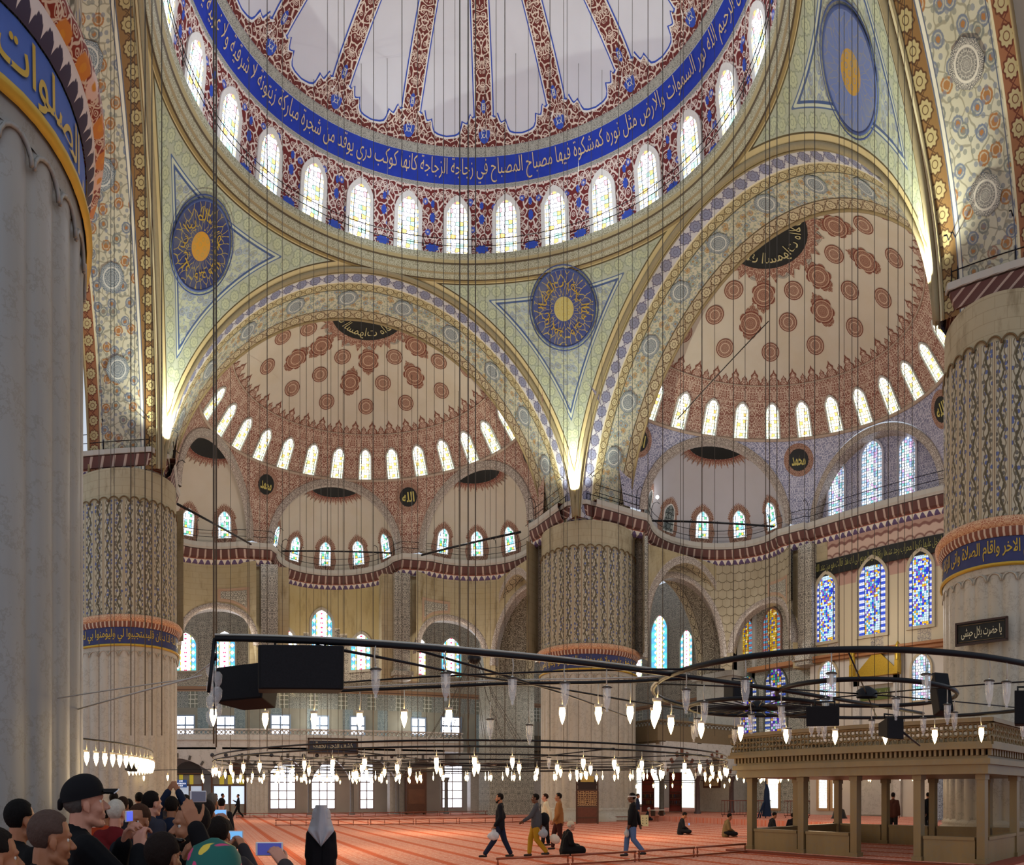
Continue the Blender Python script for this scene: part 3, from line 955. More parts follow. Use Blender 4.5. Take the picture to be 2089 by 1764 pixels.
# ================================================================== HALF DOMES, EXEDRAE
def polar(c, a, r): return (c[0] + r * sin(a), c[1] + r * cos(a))
def half_dome(ang, key, phase, label, nwin=15, full=True, deco=True):
    """ang: azimuth (clockwise from +Y) the half dome faces out to"""
    c = polar((0, 0), ang, 16.0)
    root = tag(empty('half_dome', (0, 0, 0)), label, 'half dome', None, 'structure')
    H = Shell(c, sphere_prof(12.6, 18.4, 34.4, 89.9, 40), 80)
    a0, a1 = ang - radians(97), ang + radians(97)
    sr = H.z2s(18.4 + 12.6 * sin(radians(49)))
    mb = MB(); H.band(mb, a0, a1, sr, H.L, 60, 22); mb.build('dome_shell', M_CREAM, root)
    mb = MB(); H.band(mb, a0, a1, 0, sr, 70, 6); mb.build('window_wall', M_RINGA, root)
    mb = MB(); mb.tube([H.at(a0 + (a1 - a0) * i / 60, sr, .03) for i in range(61)], .05, 4)
    mb.tube([H.at(a0 + (a1 - a0) * i / 60, .02, .05) for i in range(61)], .12, 5); mb.build('moulding', plain('a99684', .6), root)
    step = radians(12.2)
    if deco:
        # crest of pointed leaves
        mb, mi = MB(), MB()
        nc = 42
        for i in range(nc):
            th = ang + (i - (nc - 1) / 2) * radians(188 / nc)
            pl = H.place(th, sr, .02)
            big = i % 2 == 0
            w, h = (.36, .95) if big else (.26, .6)
            out = [(w, 0), (w, h * .3), (w * .55, h * .45), (w * .7, h * .62), (w * .2, h * .8), (0, h), (-w * .2, h * .8), (-w * .7, h * .62), (-w * .55, h * .45), (-w, h * .3), (-w, 0)]
            mb.poly(out, pl)
            mi.poly([(x * .72, y * .8 + .04) for x, y in out], lambda x, y, d=0, pl=pl: pl(x, y, .015))
        mb.build('leaf_crest', plain('7a4c3c', .7), root); mi.build('leaf_crest_filling', M_RINGA, root)
        # roundels and lozenges
        k = 0
        for row, (q, cnt, gap) in enumerate(((1.95, 8, 24.4), (3.55, 9, 24.4), (5.2, 8, 27), (6.4, 6, 34))):
            for i in range(cnt):
                off = (i - (cnt - 1) / 2) * gap
                th = ang + phase + radians(off)
                if abs(off) > 88: continue
                kind = ['r', 'lr', 'lg', 'g'][row]
                qq = sr + q
                if row == 1: use = 'l' if i % 2 == 0 else 'r'
                elif row == 2: use = 'l' if i % 2 == 0 else 'r2'
                else: use = kind
                if use in ('r', 'r2', 'g'):
                    rr = .55 if use != 'g' else .4
                    b = MB(); b.poly([(x * rr / (.42 if use == 'g' else .55), y * rr / (.42 if use == 'g' else .55)) for x, y in circle_pts(.42 if use == 'g' else .55, 20)], H.disc(th, qq, .04)); b.build('roundel', M_RNDG if use == 'g' else M_RND, root)
                else:
                    b = MB(); pl = H.disc(th, qq, .045)
                    b.poly([(x, y * 1.3) for x, y in circle_pts(.56, 32, 8, .28)], pl)
                    for sg in (1, -1):
                        b.poly([(x * .8, y + sg * .90) for x, y in ((.17, -.12), (.22, .05), (.07, .12), (0, .33 * (1 if sg > 0 else 1)), (-.07, .12), (-.22, .05), (-.17, -.12))] if sg > 0 else [(x * .8, -y - .90) for x, y in ((.17, -.12), (.22, .05), (.07, .12), (0, .33), (-.07, .12), (-.22, .05), (-.17, -.12))], pl)
                    b.build('lozenge_medallion', M_LOZ, root)
        # black crown disc with scalloped border
        def crown(Hs, Rd, root, a0=0.0, a1=2 * PI, col=M_BLACK):
            b = MB(); n = 72
            b.grid(lambda u, v: (Hs.at(a0 + (a1 - a0) * u, Hs.L - Rd * (.9 + v * (.5 if round(u * n) % 4 == 0 else .38 if round(u * n) % 2 == 0 else .28)), .05), (Rd * (1 + v * .4) * sin(a0 + (a1 - a0) * u), Rd * (1 + v * .4) * cos(a0 + (a1 - a0) * u))), n, 2)
            b.build('scalloped_border', M_SUN, root)
            b = MB(); b.grid(lambda u, v: (Hs.at(a0 + (a1 - a0) * u, Hs.L - Rd * (1 - v), .07), (u, v)), 36, 5); b.build('crown_disc', col, root)
            return root
        crown(H, 2.25, root)
        letters('ان الله يمسك السموات والارض ان تزولا', 10.5, .85, lambda x, y, d=0: H.at(ang - x / 1.75, H.L - 2.1 + (.85 - y) * 0 + y, .1 + d), 'lettering', plain('b5aa7c', .6), root, bold=.0, res=1)
        half_dome.crown = crown
    for i in range(nwin):
        th = ang + phase + (i - nwin // 2) * step
        if abs(th - ang) > radians(90): continue
        window(H.place(th, .12, 0), .86, 1.95, GL_HALF, plain('b9b8b0', .6), .1, .09, .04, 'small arched window of the %s' % key, group='windows of the %s' % key)
    # ring pendentives with roundels at the joints
    pz, pr = 20.3, 11.6
    for jn in (-90, -30, 30, 90):
        ja = ang + radians(jn)
        def fn(u, v, ja=ja, jn=jn):
            a = (u - .5) * radians(60)
            rb = 10.4 / max(cos(radians(30) - abs(a)), .5); rb = max(10.4, min(rb, pr))
            eb = acos(min(1, rb / pr)); et = acos(10.4 / pr)
            e = eb + (et - eb) * v; th = ja + a
            r = pr * cos(e)
            return (Vector((c[0] + r * sin(th), c[1] + r * cos(th), pz + pr * sin(e))), (r * th, pr * e))
        b = MB(); b.grid(fn, 40, 10); b.build('squinch_painting', M_LILAC if key == 'right half dome' else M_RINGA, root)
        th = ja; e = acos(10.95 / pr) * 1.0
        o = Vector((c[0] + 10.85 * sin(th), c[1] + 10.85 * cos(th), pz + 4.05))
        n = (Vector((c[0], c[1], pz)) - o).normalized(); a_ = n.cross(Vector((0, 0, 1))).normalized(); b_ = a_.cross(n)
        pl = lambda x, y, d=0.0: o + a_ * x + b_ * y + n * (d + .05)
        b = MB(); b.poly(circle_pts(1.02, 24), pl); b.build('roundel_border', M_RND, root)
        b = MB(); b.poly(circle_pts(.68, 24), lambda x, y, d=0: pl(x, y, .03)); b.build('black_roundel', M_BLACK, root)
        letters('محمد' if jn == -30 else 'الله', .95, .7, lambda x, y, d=0: pl(-x, y - .35, .05 + d), 'lettering', plain('b8aa5c', .5), root, bold=.02, res=1)
    return root, c, H

def m_crest(name): return plain('7a4f42', .7)
def exedra(c, a, key, glass, lit=(1, 1, 1, 1, 1), shell=None, group=None):
    """half-round niche under a half dome; c = middle of its chord, a = outward azimuth"""
    root = tag(empty('semi_dome', (0, 0, 0)), 'small semi dome ' + key, 'semi dome', None, 'structure')
    R = 5.14
    S = Shell(c, sphere_prof(R, 20.3, 0, 89.8, 24), 50)
    b = MB(); S.band(b, a - PI / 2, a + PI / 2, 0, S.L, 40, 16); b.build('semi_dome_shell', shell or M_CREAM, root)
    # arch over the opening
    ax = Vector((cos(a), -sin(a), 0)); out = Vector((sin(a), cos(a), 0)); C0 = Vector((c[0], c[1], 20.3))
    b = MB()
    def ar(u, v):
        th = PI * u; R2 = 4.72 + (.45 if v > .5 else 0)
        dd = {0: 0.3, 1: -.06, 2: -.06, 3: .12}[round(v * 3)]
        R2 = {0: 4.72, 1: 4.72, 2: 5.2, 3: 5.32}[round(v * 3)]
        return (C0 + ax * (R2 * cos(th)) + Vector((0, 0, R2 * sin(th))) + out * dd, (th * 5, v))
    b.grid(ar, 40, 3, smooth=False); b.build('arch_moulding', M_ARCHP, root)
    Rd = 2.0
    half_dome.crown(S, Rd, root, a - PI / 2, a + PI / 2)
    for i in range(5):
        th = a + radians((i - 2) * 33)
        pl = S.place(th, .35, 0)
        w = window(pl, .95, 1.75, glass if lit[i] else GL_DIM, M_WHITELN, .06, .17, .14, 'little arched window with a sunburst border in the semi dome ' + key, rays=(.33, .2, M_RND), group='windows of the semi dome ' + key)
    return root
pc = lambda ang, c: polar(c, ang, 9.0)
hd1, c1, H1 = half_dome(0.0, 'left half dome', 0.0, 'left half dome with russet medallions and a black crown disc')
hd2, c2, H2 = half_dome(PI / 2, 'right half dome', radians(-2.6), 'right half dome with russet medallions above two niches')
exL = exedra(polar(c1, radians(-60), 10.3), radians(-60), 'behind the left rear pillar', GL_EXE)
exM = exedra((0, 26.3), 0.0, 'in the middle of the left half dome', GL_EXE)
exR = exedra(polar(c1, radians(60), 10.3), radians(60), 'left of the centre pillar', GL_EXE, (1, 1, 1, 0, 0))
exQ = exedra(polar(c2, radians(30), 10.3), radians(30), 'right of the centre pillar', GL_EXE, (0, 0, 1, 1, 1), M_CREAM2)
# the half dome the camera stands under: only its edge beside the right pillar is in view
Hs = Shell((0, -16.0), sphere_prof(12.6, 18.4, 5, 60, 20), 40)
b = MB(); Hs.band(b, radians(88), radians(150), 0, Hs.L, 24, 12); tag(b.build('half_dome', M_CREAM), 'plain cream half dome edge at the upper right corner', 'half dome', None, 'structure')

# ================================================================== THE FOUR PILLARS
def pillar(sx, sy, key, label, marble):
    cx, cy = sx * A, sy * A
    root = tag(empty('pillar', (cx, cy, 0)), label, 'pillar', None, 'structure')
    wv = 36
    lobes = lambda a, r, z: (.085 * abs(cos(a * wv / 2)) ** .6 - .06)
    b = MB(); b.lathe([(PR + .35, 0), (PR + .35, .28), (PR + .22, .36), (PR + .22, .5), (PR + .05, .62), (PR + .1, .7), (PR, .86)], n=72)
    b.build('base_moulding', M_MARB, root)
    nn = 36 * 8
    b = MB(); b.lathe([(PR, .8), (PR, 3.0), (PR, 6.0), (PR, 9.05)], n=nn, rfun=lobes)
    def top(a, r, z): return lobes(a, r, z) if z < 9.2 else 0
    b.lathe([(PR, 9.05), (PR + .015, 9.3)], n=nn, rfun=lobes); b.lathe([(PR + .02, 9.28), (PR + .05, 9.55)], n=72)
    b.build('fluted_shaft', marble, root)
    b = MB()
    for k in range(wv):
        a = 2 * PI * k / wv
        hw = PI / wv
        pts = [((PR + .05) * Vector((cos(a + hw * .92 * cos(PI * i / 8)), sin(a + hw * .92 * cos(PI * i / 8)), 0)) + Vector((0, 0, 9.02 + .26 * sin(PI * i / 8)))) for i in range(9)]
        b.tube(pts, .03, 4)
    b.build('flute_arches', marble, root)
    rb = PR + .06
    b = MB(); b.lathe([(rb + .02, 9.5), (rb + .1, 9.53), (rb + .1, 9.6), (rb, 9.64)], n=72); b.build('gilt_fillet', M_GOLDP, root)
    S = Shell((0, 0), [(rb, 9.62), (rb, 10.5)], 4)
    b = MB(); b.lathe([(rb, 9.62), (rb, 10.5)], n=72); band = b.build('inscription_band', M_NAVY if key != 'A' else M_BLUEW, root)
    t = {'C': 'الا ان اولياء الله لا خوف عليهم ولا هم يحزنون الذين امنوا وكانوا يتقون لهم البشرى', 'B': 'اجيب دعوة الداع اذا دعان فليستجيبوا لي وليؤمنوا بي لعلهم يرشدون واذا سالك', 'D': 'انما يعمر مساجد الله من امن بالله واليوم الاخر واقام الصلاة واتى الزكاة ولم يخش', 'A': 'حافظوا على الصلوات والصلاة الوسطى وقوموا لله قانتين'}[key]
    view = atan2(CX - cx, CY - cy)            # azimuth of the side turned to the room
    sp = {'C': 3.5, 'B': 3.4, 'D': 3.3, 'A': 3.6}[key]
    cen = view if key != 'A' else view
    letters(t, rb * sp, .68, lambda x, y, d=0: Vector((cx + (rb + d) * sin(cen - x / rb), cy + (rb + d) * cos(cen - x / rb), 9.73 + y)), 'lettering', M_GOLDP, root, bold=.012, thick=.02)
    b = MB(); b.lathe([(rb + .02, 10.5), (rb + .12, 10.62), (rb + .14, 10.78)], n=72, rad0=PR); b.build('leaf_fillet', M_LEAFF if key != 'A' else M_LEAFA, root)
    b = MB(); b.lathe([(rb + .14, 10.78), (rb + .26, 10.86), (rb + .28, 11.0), (rb + .2, 11.12), (rb + .05, 11.18), (PR, 11.2)], n=72, rad0=PR); b.build('painted_torus', M_TORUS if key != 'A' else M_TORUSA, root)
    b = MB(); b.lathe([(PR, 11.15), (PR, 14.0), (PR, 17.2)], n=36 * 4, rfun=lambda a, r, z: .03 * abs(cos(a * 18)) - .02, rad0=PR); b.build('painted_flutes', M_FLUTE, root)
    b = MB()
    for k in range(wv):
        a = 2 * PI * k / wv; hw = PI / wv
        for rr, m_ in ((1.0, 0),):
            pts = [((PR + .03) * Vector((cos(a + hw * .95 * cos(PI * i / 8)), sin(a + hw * .95 * cos(PI * i / 8)), 0)) + Vector((0, 0, 17.1 + .27 * sin(PI * i / 8)))) for i in range(9)]
            b.tube(pts, .035, 4)
    b.build('flute_arches', plain('6e5a3c', .7), root)
    b = MB(); b.lathe([(PR - .02, 17.1), (PR - .02, 18.9)], n=72); b.build('round_stone_collar', M_STONEP, root)
    # square block carrying the arches: chamfered corner towards the dome
    def outline(o, ch=.9):
        i0, i1 = RA - o, 17.15 + o
        pts = [(i0 + ch, i0), (i1, i0), (i1, i1), (i0, i1), (i0, i0 + ch)]
        return [(sx * x - cx, sy * y - cy) for x, y in pts]
    lv = [(17.6, -.75), (18.3, -.55), (18.72, -.22)]
    lo = [(18.72, -.20), (18.85, -.12), (19.15, -.05), (19.2, .1), (19.75, .22), (19.8, .3), (20.05, .3)]
    def ring_mesh(levels, b, cap):
        n = 5; vs, uvs = [], []; L = 0; V0 = 0
        for j, (z, o) in enumerate(levels):
            pts = outline(o); per = 0
            if j: V0 += hypot(z - levels[j - 1][0], o - levels[j - 1][1])
            for i in range(n + 1):
                if i: per += hypot(pts[i % n][0] - pts[i - 1][0], pts[i % n][1] - pts[i - 1][1])
                vs.append((pts[i % n][0], pts[i % n][1], z)); uvs.append((per, V0))
        fs = [(j * (n + 1) + i, j * (n + 1) + i + 1, (j + 1) * (n + 1) + i + 1, (j + 1) * (n + 1) + i) for j in range(len(levels) - 1) for i in range(n)]
        b.add(vs, fs, uvs, smooth=False)
        if cap:
            z = levels[-1][0]; pts = outline(levels[-1][1])
            b.add([(x, y, z) for x, y in pts], [tuple(range(5))], smooth=False)
    b = MB(); ring_mesh(lv, b, False); b.build('stone_block', M_STONEP, root)
    b = MB(); ring_mesh(lo, b, True); b.build('painted_cornice', M_CORN, root)
    return root
t = T('leaf_fillet'); u, v = t.uv()
k = t.abs(t.sin(u * (PI / .22)))
M_LEAFF = t.done(t.mix(t.st(k, .5, .2), 'c5b4a0', '7a4a3a'), .7)
t = T('torus_paint'); u, v = t.uv()
M_TORUS = t.done(t.mix(arab(t, u, v, 2.6, .5, .12), 'a5684a', 'd0ac88'), .6)
t = T('near_leaf_fillet'); u, v = t.uv()
k = t.abs(t.sin(u * (PI / .2))); k2 = t.abs(t.sin(u * (PI / .05)))
M_LEAFA = t.done(t.mix(t.st(k * .16 + k2 * .03, v - .04, .02), 'cbc5c2', '3a3348'), .6)
t = T('near_torus_paint'); u, v = t.uv()
c = t.mix(arab(t, u, v, 2.2, .5, .08), '7a2418', 'c8b8a4')
b_, h_, r_, k_ = blossom(t, u, v * .9, 2.4, .3, .4)
c = t.mix(b_, c, t.mix(t.st(k_, .5, .02), 'd2b9ae', 'c07a30')); c = t.mix(h_, c, 'c8882c')
M_TORUSA = t.done(c, .5)
M_BLUEW = m_inscr('near_blue_band', '4560a8')
pillar(1, 1, 'C', 'huge round fluted pillar in the middle with a navy inscription band', M_MARB)
pillar(-1, 1, 'B', 'huge round fluted pillar behind the crowd at the left', M_MARB)
pillar(1, -1, 'D', 'huge round fluted pillar at the right edge with a black sign', M_MARB)
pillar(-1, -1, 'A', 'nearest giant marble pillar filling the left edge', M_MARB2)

# ================================================================== CORNICE AND LOWER WALLS UNDER THE HALF DOMES
CP = [(-.05, 18.62), (.1, 18.75), (.14, 19.05), (.3, 19.15), (.5, 19.7), (.58, 19.8), (.58, 20.1), (-.3, 20.12)]
def sweep(path, prof, mat, name, parent=None, uvk=1.0):
    """prof: (towards the room, z); path: list of (x, y, nx, ny) with n pointing into the room"""
    b = MB(); vs, uvs = [], []; L = 0; n = len(prof)
    V = [0.0]
    for i in range(1, n): V.append(V[-1] + hypot(prof[i][0] - prof[i - 1][0], prof[i][1] - prof[i - 1][1]))
    for i, (x, y, nx, ny) in enumerate(path):
        if i: L += hypot(x - path[i - 1][0], y - path[i - 1][1])
        for j, (o, z) in enumerate(prof): vs.append((x + nx * o, y + ny * o, z)); uvs.append((L, V[j]))
    fs = [(i * n + j, (i + 1) * n + j, (i + 1) * n + j + 1, i * n + j + 1) for i in range(len(path) - 1) for j in range(n - 1)]
    b.add(vs, fs, uvs, smooth=False)
    return b.build(name, mat, parent)
def ex_path(c, a, R=5.0, n=24, a0=-90, a1=90):
    out = []
    for i in range(n + 1):
        th = a + radians(a0 + (a1 - a0) * i / n)
        out.append((c[0] + R * sin(th), c[1] + R * cos(th), -sin(th), -cos(th)))
    return out
def c60(c, a): return polar(c, a, 10.3)
cL, cM, cR_, cQ = c60(c1, radians(-60)), (0, 26.3), c60(c1, radians(60)), c60(c2, radians(30))
n45 = .7071
pathN = [(-12.0, 13.2, 1, 0), (-12.0, 16.4, 1, 0)] + [(-11.9, 17.2, 1, -.2)] + ex_path(cL, radians(-60), a0=-80, a1=80) + [(-5.0, 26.1, 0, -1)] + ex_path(cM, 0, a0=-88, a1=88) + [(5.0, 26.1, 0, -1)] + ex_path(cR_, radians(60), a0=-80, a1=80) + [(11.9, 17.2, -1, -.2), (12.0, 16.4, -1, 0), (12.0, 13.2, -1, 0)]
sweep(pathN, CP, M_CORN, 'trim_2'); tag(bpy.data.objects['trim_2'], 'brown painted cornice winding under the left half dome', 'cornice', None, 'structure')
XQ = 26.35
pathE = [(13.2, 12.0, 0, -1), (16.4, 12.0, 0, -1), (17.2, 11.9, -.2, -1)] + ex_path(cQ, radians(30), a0=-80, a1=80)[0:] + [(26.1, 5.1, -1, 0), (XQ, 5.0, -1, 0), (XQ, -5.6, -1, 0)]
sweep(pathE, CP, M_CORN, 'trim_3'); tag(bpy.data.objects['trim_3'], 'brown painted cornice under the right half dome and flat wall', 'cornice', None, 'structure')
def rail_path(path, o): return [(x + nx * o, y + ny * o, 20.12) for x, y, nx, ny in path]
rp = rail_path(pathN, .45)
railing('railing', 'iron railing along the cornice under the left half dome', rp, .95, [((x + nx * .45, y + ny * .45, 20.12), (nx, ny, 0)) for x, y, nx, ny in pathN[1:-1:4]])
rp = rail_path(pathE, .45)
railing('railing', 'iron railing along the cornice under the right half dome', rp, .95, [((x + nx * .45, y + ny * .45, 20.12), (nx, ny, 0)) for x, y, nx, ny in pathE[1:-1:4]])
for sx, sy, lab in ((1, 1, 'iron railing on top of the centre pillar cornice'), (-1, 1, 'iron railing on top of the left rear pillar cornice'), (1, -1, 'iron railing on top of the right pillar cornice')):
    pts = [(sx * x, sy * y, 20.06) for x, y in ((17.2, 11.85), (15.2, 11.85), (13.0, 11.85), (12.75, 11.85), (11.85, 12.75), (11.85, 13.0), (11.85, 15.2), (11.85, 17.2))]
    railing('railing', lab, pts, .95, [(p, ((0, -sy, 0) if abs(p[1]) < 12 else (-sx, 0, 0))) for p in pts])

def cyl_wall(c, a, arches, key, matw, R=5.0, z0=10.9, z1=18.75, a0=-96, a1=96, scale=None):
    """cylindrical niche wall with arched openings given as (centre deg, half width deg, spring z, crown z)"""
    def zb(d):
        z = z0
        for cd_, hw, zs, zc in arches:
            k = (d - cd_) / hw
            if abs(k) < 1: z = max(z, zs + (zc - zs) * (1 - abs(k) ** 2.3) ** (1 / 2.0))
        return z
    ds = sorted(set([a0 + (a1 - a0) * i / 60 for i in range(61)] + [x for q in arches for k in (-.999, -.97, -.9, -.8, -.6, .6, .8, .9, .97, .999) for x in (q[0] + k * q[1],) if a0 <= x <= a1]))
    root = tag(empty('niche_wall', (0, 0, 0)), 'stained yellow niche wall ' + key, 'wall', None, 'structure')
    b = MB(); n = len(ds); vs, uvs = [], []; NV = 14
    for d in ds:
        th = a + radians(d); z = zb(d)
        for j in range(NV + 1):
            zz_ = z + (z1 - z) * j / NV
            vs.append((c[0] + R * sin(th), c[1] + R * cos(th), zz_)); uvs.append((R * radians(d), zz_))
    fs = [(i * (NV + 1) + j, (i + 1) * (NV + 1) + j, (i + 1) * (NV + 1) + j + 1, i * (NV + 1) + j + 1) for i in range(n - 1) for j in range(NV)]
    b.add(vs, fs, uvs, smooth=True); b.build('wall_surface', matw, root)
    for cd_, hw, zs, zc in arches:
        b = MB(); e = []
        for i in range(33):
            k = cos(PI - PI * i / 32) * .999
            z = zs + (zc - zs) * max(0, 1 - abs(k) ** 2.3) ** .5
            e.append((a + radians(cd_ + k * hw), z, k))
        lv = [(R + .7, 0, 0), (R - .02, 0, 0), (R - .06, .0, 0), (R - .06, .42, 1), (R, .5, 1)]
        vs, uvs = [], []; L = 0
        cz = (zs + zc) / 2
        for i, (th, z, k) in enumerate(e):
            if i: L += hypot((th - e[i - 1][0]) * R, z - e[i - 1][1])
            for j, (r, g, f) in enumerate(lv):
                gx = g * k; gz = g * (1 - abs(k)) ** .5 if g else 0
                vs.append((c[0] + r * sin(th + gx / R), c[1] + r * cos(th + gx / R), z + gz)); uvs.append((L, g + (R - r)))
        m_ = len(lv)
        fs = [(i * m_ + j, (i + 1) * m_ + j, (i + 1) * m_ + j + 1, i * m_ + j + 1) for i in range(len(e) - 1) for j in range(m_ - 1)]
        b.add(vs, fs, uvs, smooth=True); b.build('painted_archivolt', M_ARCHP, root)
    return root
cyl_wall(cL, radians(-60), [(59.5, 32, 12.4, 15.4)], 'right of the left rear pillar', M_STONE, a0=-94, a1=94)
def spandrel(c, a, d0, d1, z0, z1, arc, label):
    """painted panel on a niche wall above one side of an arch"""
    S = Shell(c, [(5.0, 10.0), (5.0, 19.0)], 4); cd_, hw, zs, zc = arc
    def low(d):
        k = abs(d - cd_) / (hw + 6)
        return max(z0, zs + (zc + .55 - zs) * (1 - k ** 2.3) ** .5) if k < 1 else z0
    r = tag(empty('painted_spandrel', (0, 0, 0)), label, 'wall painting', None, 'structure')
    def fn(u, v, g=0.0, dz=.0):
        d = d0 + g + (d1 - d0 - 2 * g) * u; zl = low(d) + dz; z = zl + (z1 - dz - zl) * v
        return (S.at(a + radians(d), z - 10.0, .03 + (.02 if g else 0)), (5 * radians(d), z))
    b = MB(); b.grid(lambda u, v: fn(u, v), 16, 4); b.build('border', plain('a98c74', .7), r)
    b = MB(); b.grid(lambda u, v: fn(u, v, 2.5 if d1 > d0 else -2.5, .22), 16, 4); b.build('filling', m_tiles('white_scroll_painting', 'b9b2a2', '4e4a42', 1.7), r)
AR = (59.5, 32, 12.4, 15.4)
spandrel(cL, radians(-60), 60, 88, 13.9, 16.9, AR, 'scrollwork panel above the arch beside the left pilaster')
spandrel(cR_, radians(60), -88, -58, 13.9, 16.9, (-59.5, 32, 12.4, 15.4), 'scrollwork panel above the arch right of the middle niche')
spandrel(cQ, radians(30), 60, 88, 13.9, 16.9, (59.5, 32, 12.0, 15.4), 'scrollwork panel above the golden windows')
# middle niche: painted lower part around three windows, stained stone above
def m_niche():
    t = T('niche_painting'); u, v = t.uv(); p = t.pos()
    fl = t.mix(arab(t, u, v, 1.5, .9, .09), '6b655c', 'b6ad9c')
    n = t.noise(t.vec(*p), .45, 5.0, .6)
    st = t.mix(n, 'a68e54', 'b8aa84')
    st = t.mix(t.st(t.noise(t.vec(p[0] * 1.4, p[1] * 1.4, p[2] * .35), .9, 5.0, .7), .62, .2) * .6, st, '6e5a34')
    step = t.m('FLOOR', t.abs(u) * 1.6) / 1.6
    edge = t.m('MAXIMUM', 15.9 - step * .75, 14.2)
    c = t.mix(t.st(v, edge, .02), fl, st)
    return t.done(t.mix(1.0 - t.st(t.abs(v - edge), .05, .02), c, 'cbbfa4'), .75)
M_NICHE = m_niche()
cyl_wall(cM, 0.0, [], 'in the middle above the marble gallery', M_NICHE, a0=-90, a1=90)
cyl_wall(cR_, radians(60), [(-59.5, 32, 12.4, 15.4), (22, 38, 11.6, 17.4)], 'left of the centre pillar', M_STONE)
cyl_wall(cQ, radians(30), [(-22, 38, 11.6, 17.4), (59.5, 32, 12.0, 15.4)], 'right of the centre pillar', M_SCALE)
# pilasters where the niches meet
for (x, y, lab) in ((-5.1, 26.2, 'floral painted pilaster left of the middle niche'), (5.1, 26.2, 'floral painted pilaster right of the middle niche'), (26.2, 5.2, 'floral painted pilaster beside the flat wall')):
    b = MB(); b.box((x + (0 if y > 20 else .55), y + (.7 if y > 20 else 0), 14.6), (3.0, .9, 8.2) if y > 20 else (.9, 3.0, 8.2)); tag(b.build('wall_backing', M_STONE), 'stained stone beside the ' + lab, 'wall', None, 'structure')
    b = MB(); b.box((x, y + (.15 if y > 20 else 0), 14.75), (1.25 if y > 20 else .9, .9 if y > 20 else 1.2, 7.9))
    b.box((x, y + .1, 10.95), (1.6, 1.5, .35)); b.box((x, y + .1, 10.65), (1.3, 1.2, .35))
    tag(b.build('pilaster', M_FLOR), lab, 'pilaster', None, 'structure')
def S_at(c, a, R=5.0):
    return Shell(c, [(R, 10.0), (R, 19.0)], 4)
sm = S_at(cM, 0)
for px, pb, pt_, lab in ((576, 1366, 1292, 'left'), (657, 1366, 1250, 'tallest'), (737, 1366, 1299, 'right')):
    rho = onY(px, 31.2); th = {576: radians(-42), 657: radians(-1), 737: radians(41)}[px]
    x, y = at(px, rho)
    th = atan2(x - cM[0], 31.3 - cM[1]) * 1.12
    P0 = (cM[0] + 5 * sin(th), cM[1] + 5 * cos(th)); rho = hypot(P0[0] - CX, P0[1] - CY)
    zb_, zt = zz(pb, rho), zz(pt_, rho)
    window(sm.place(th, zb_ - 10.0, 0), 1.75, zt - zb_, GL_BIG, plain('a89f8e', .7), .22, .12, .06, lab + ' bright stained glass window of the middle niche above the gallery')

def wall(name, x0, y0, x1, y1, z0, z1, mat, label, thick=.3, parent=None):
    """upright wall whose room side runs from (x0,y0) to (x1,y1); the thickness goes to the left of that direction"""
    d = Vector((x1 - x0, y1 - y0, 0)); L = d.length; d.normalize(); n = Vector((d.y, -d.x, 0))
    b = MB(); a, c = Vector((x0, y0, 0)), Vector((x1, y1, 0))
    def pt(u, z, o=0): p = a + d * u + n * o; return (p.x, p.y, z)
    vs = [pt(0, z0), pt(L, z0), pt(L, z1), pt(0, z1), pt(0, z0, thick), pt(L, z0, thick), pt(L, z1, thick), pt(0, z1, thick)]
    b.add(vs, [(0, 1, 2, 3), (5, 4, 7, 6), (3, 2, 6, 7), (1, 0, 4, 5), (0, 3, 7, 4), (2, 1, 5, 6)], [(0, z0), (L, z0), (L, z1), (0, z1)] * 2, smooth=False)
    o = b.build(name, mat, parent)
    if not parent: tag(o, label, 'wall', None, 'structure')
    return o
NY, EX = 34.0, 33.0
def m_northwall():
    t = T('gallery_wall_tiles'); u, v = t.uv()
    til = t.mix(arab(t, u, v, 2.4, .6, .08), '5c6e76', 'a3aca8')
    x = t.fr(u / 3.15)
    plainc = t.mix(t.noise(t.vec(u, v), 1.0, 3.0), '7c7a70', '959080')
    c = t.mix(t.box(x, .12, .42, .01), plainc, til)
    hx = t.vor(t.vec(u * 1.0, v), 2.6, 'DISTANCE_TO_EDGE', .1)
    c = t.mix(t.box(v, 9.1, 10.5, .02), c, t.mix(t.box(t.fr(u / 2.6), .2, .5, .01), t.mix(arab(t, u, v, 2.2, .5, .08), '5f6462', 'a9aaa0'), t.mix(1.0 - t.st(hx, .09, .03), '6c6f64', 'bdbcae')))
    up = t.mix(arab(t, u, v, 1.5, .9, .09), '6b655c', 'aba28f')
    c = t.mix(t.st(v, 11.0, .02), c, up)
    low = t.mix(t.noise(t.vec(u, v), .7, 4.0), '98948c', 'b3aea4')
    c = t.mix(1.0 - t.st(v, 5.6, .02), c, low)
    return t.done(zones(t, v, c, [(10.5, 10.95, '8a6a50'), (10.62, 10.7, '5b4032')]), .5)
M_NORTH = m_northwall()
wall('wall_north', 16, NY, -27, NY, 0, 23, M_NORTH, 'tiled wall behind the marble gallery')
wall('wall_north.001', 34, NY + 3, 16, NY + 3, 0, 23, M_NORTH, 'far corner wall seen between the niche and the centre pillar')
wall('wall_north.002', 16, NY + 3, 16, NY, 0, 23, M_NORTH, 'short return of the gallery wall')
wall('wall_east', EX, 11.5, EX, 37, 0, 23, M_NORTH, 'far wall right of the centre pillar behind the royal lodge')
wall('wall_east.001', 27.2, 11.5, EX, 11.5, 0, 23, M_WALLM, 'return wall beside the lodge')

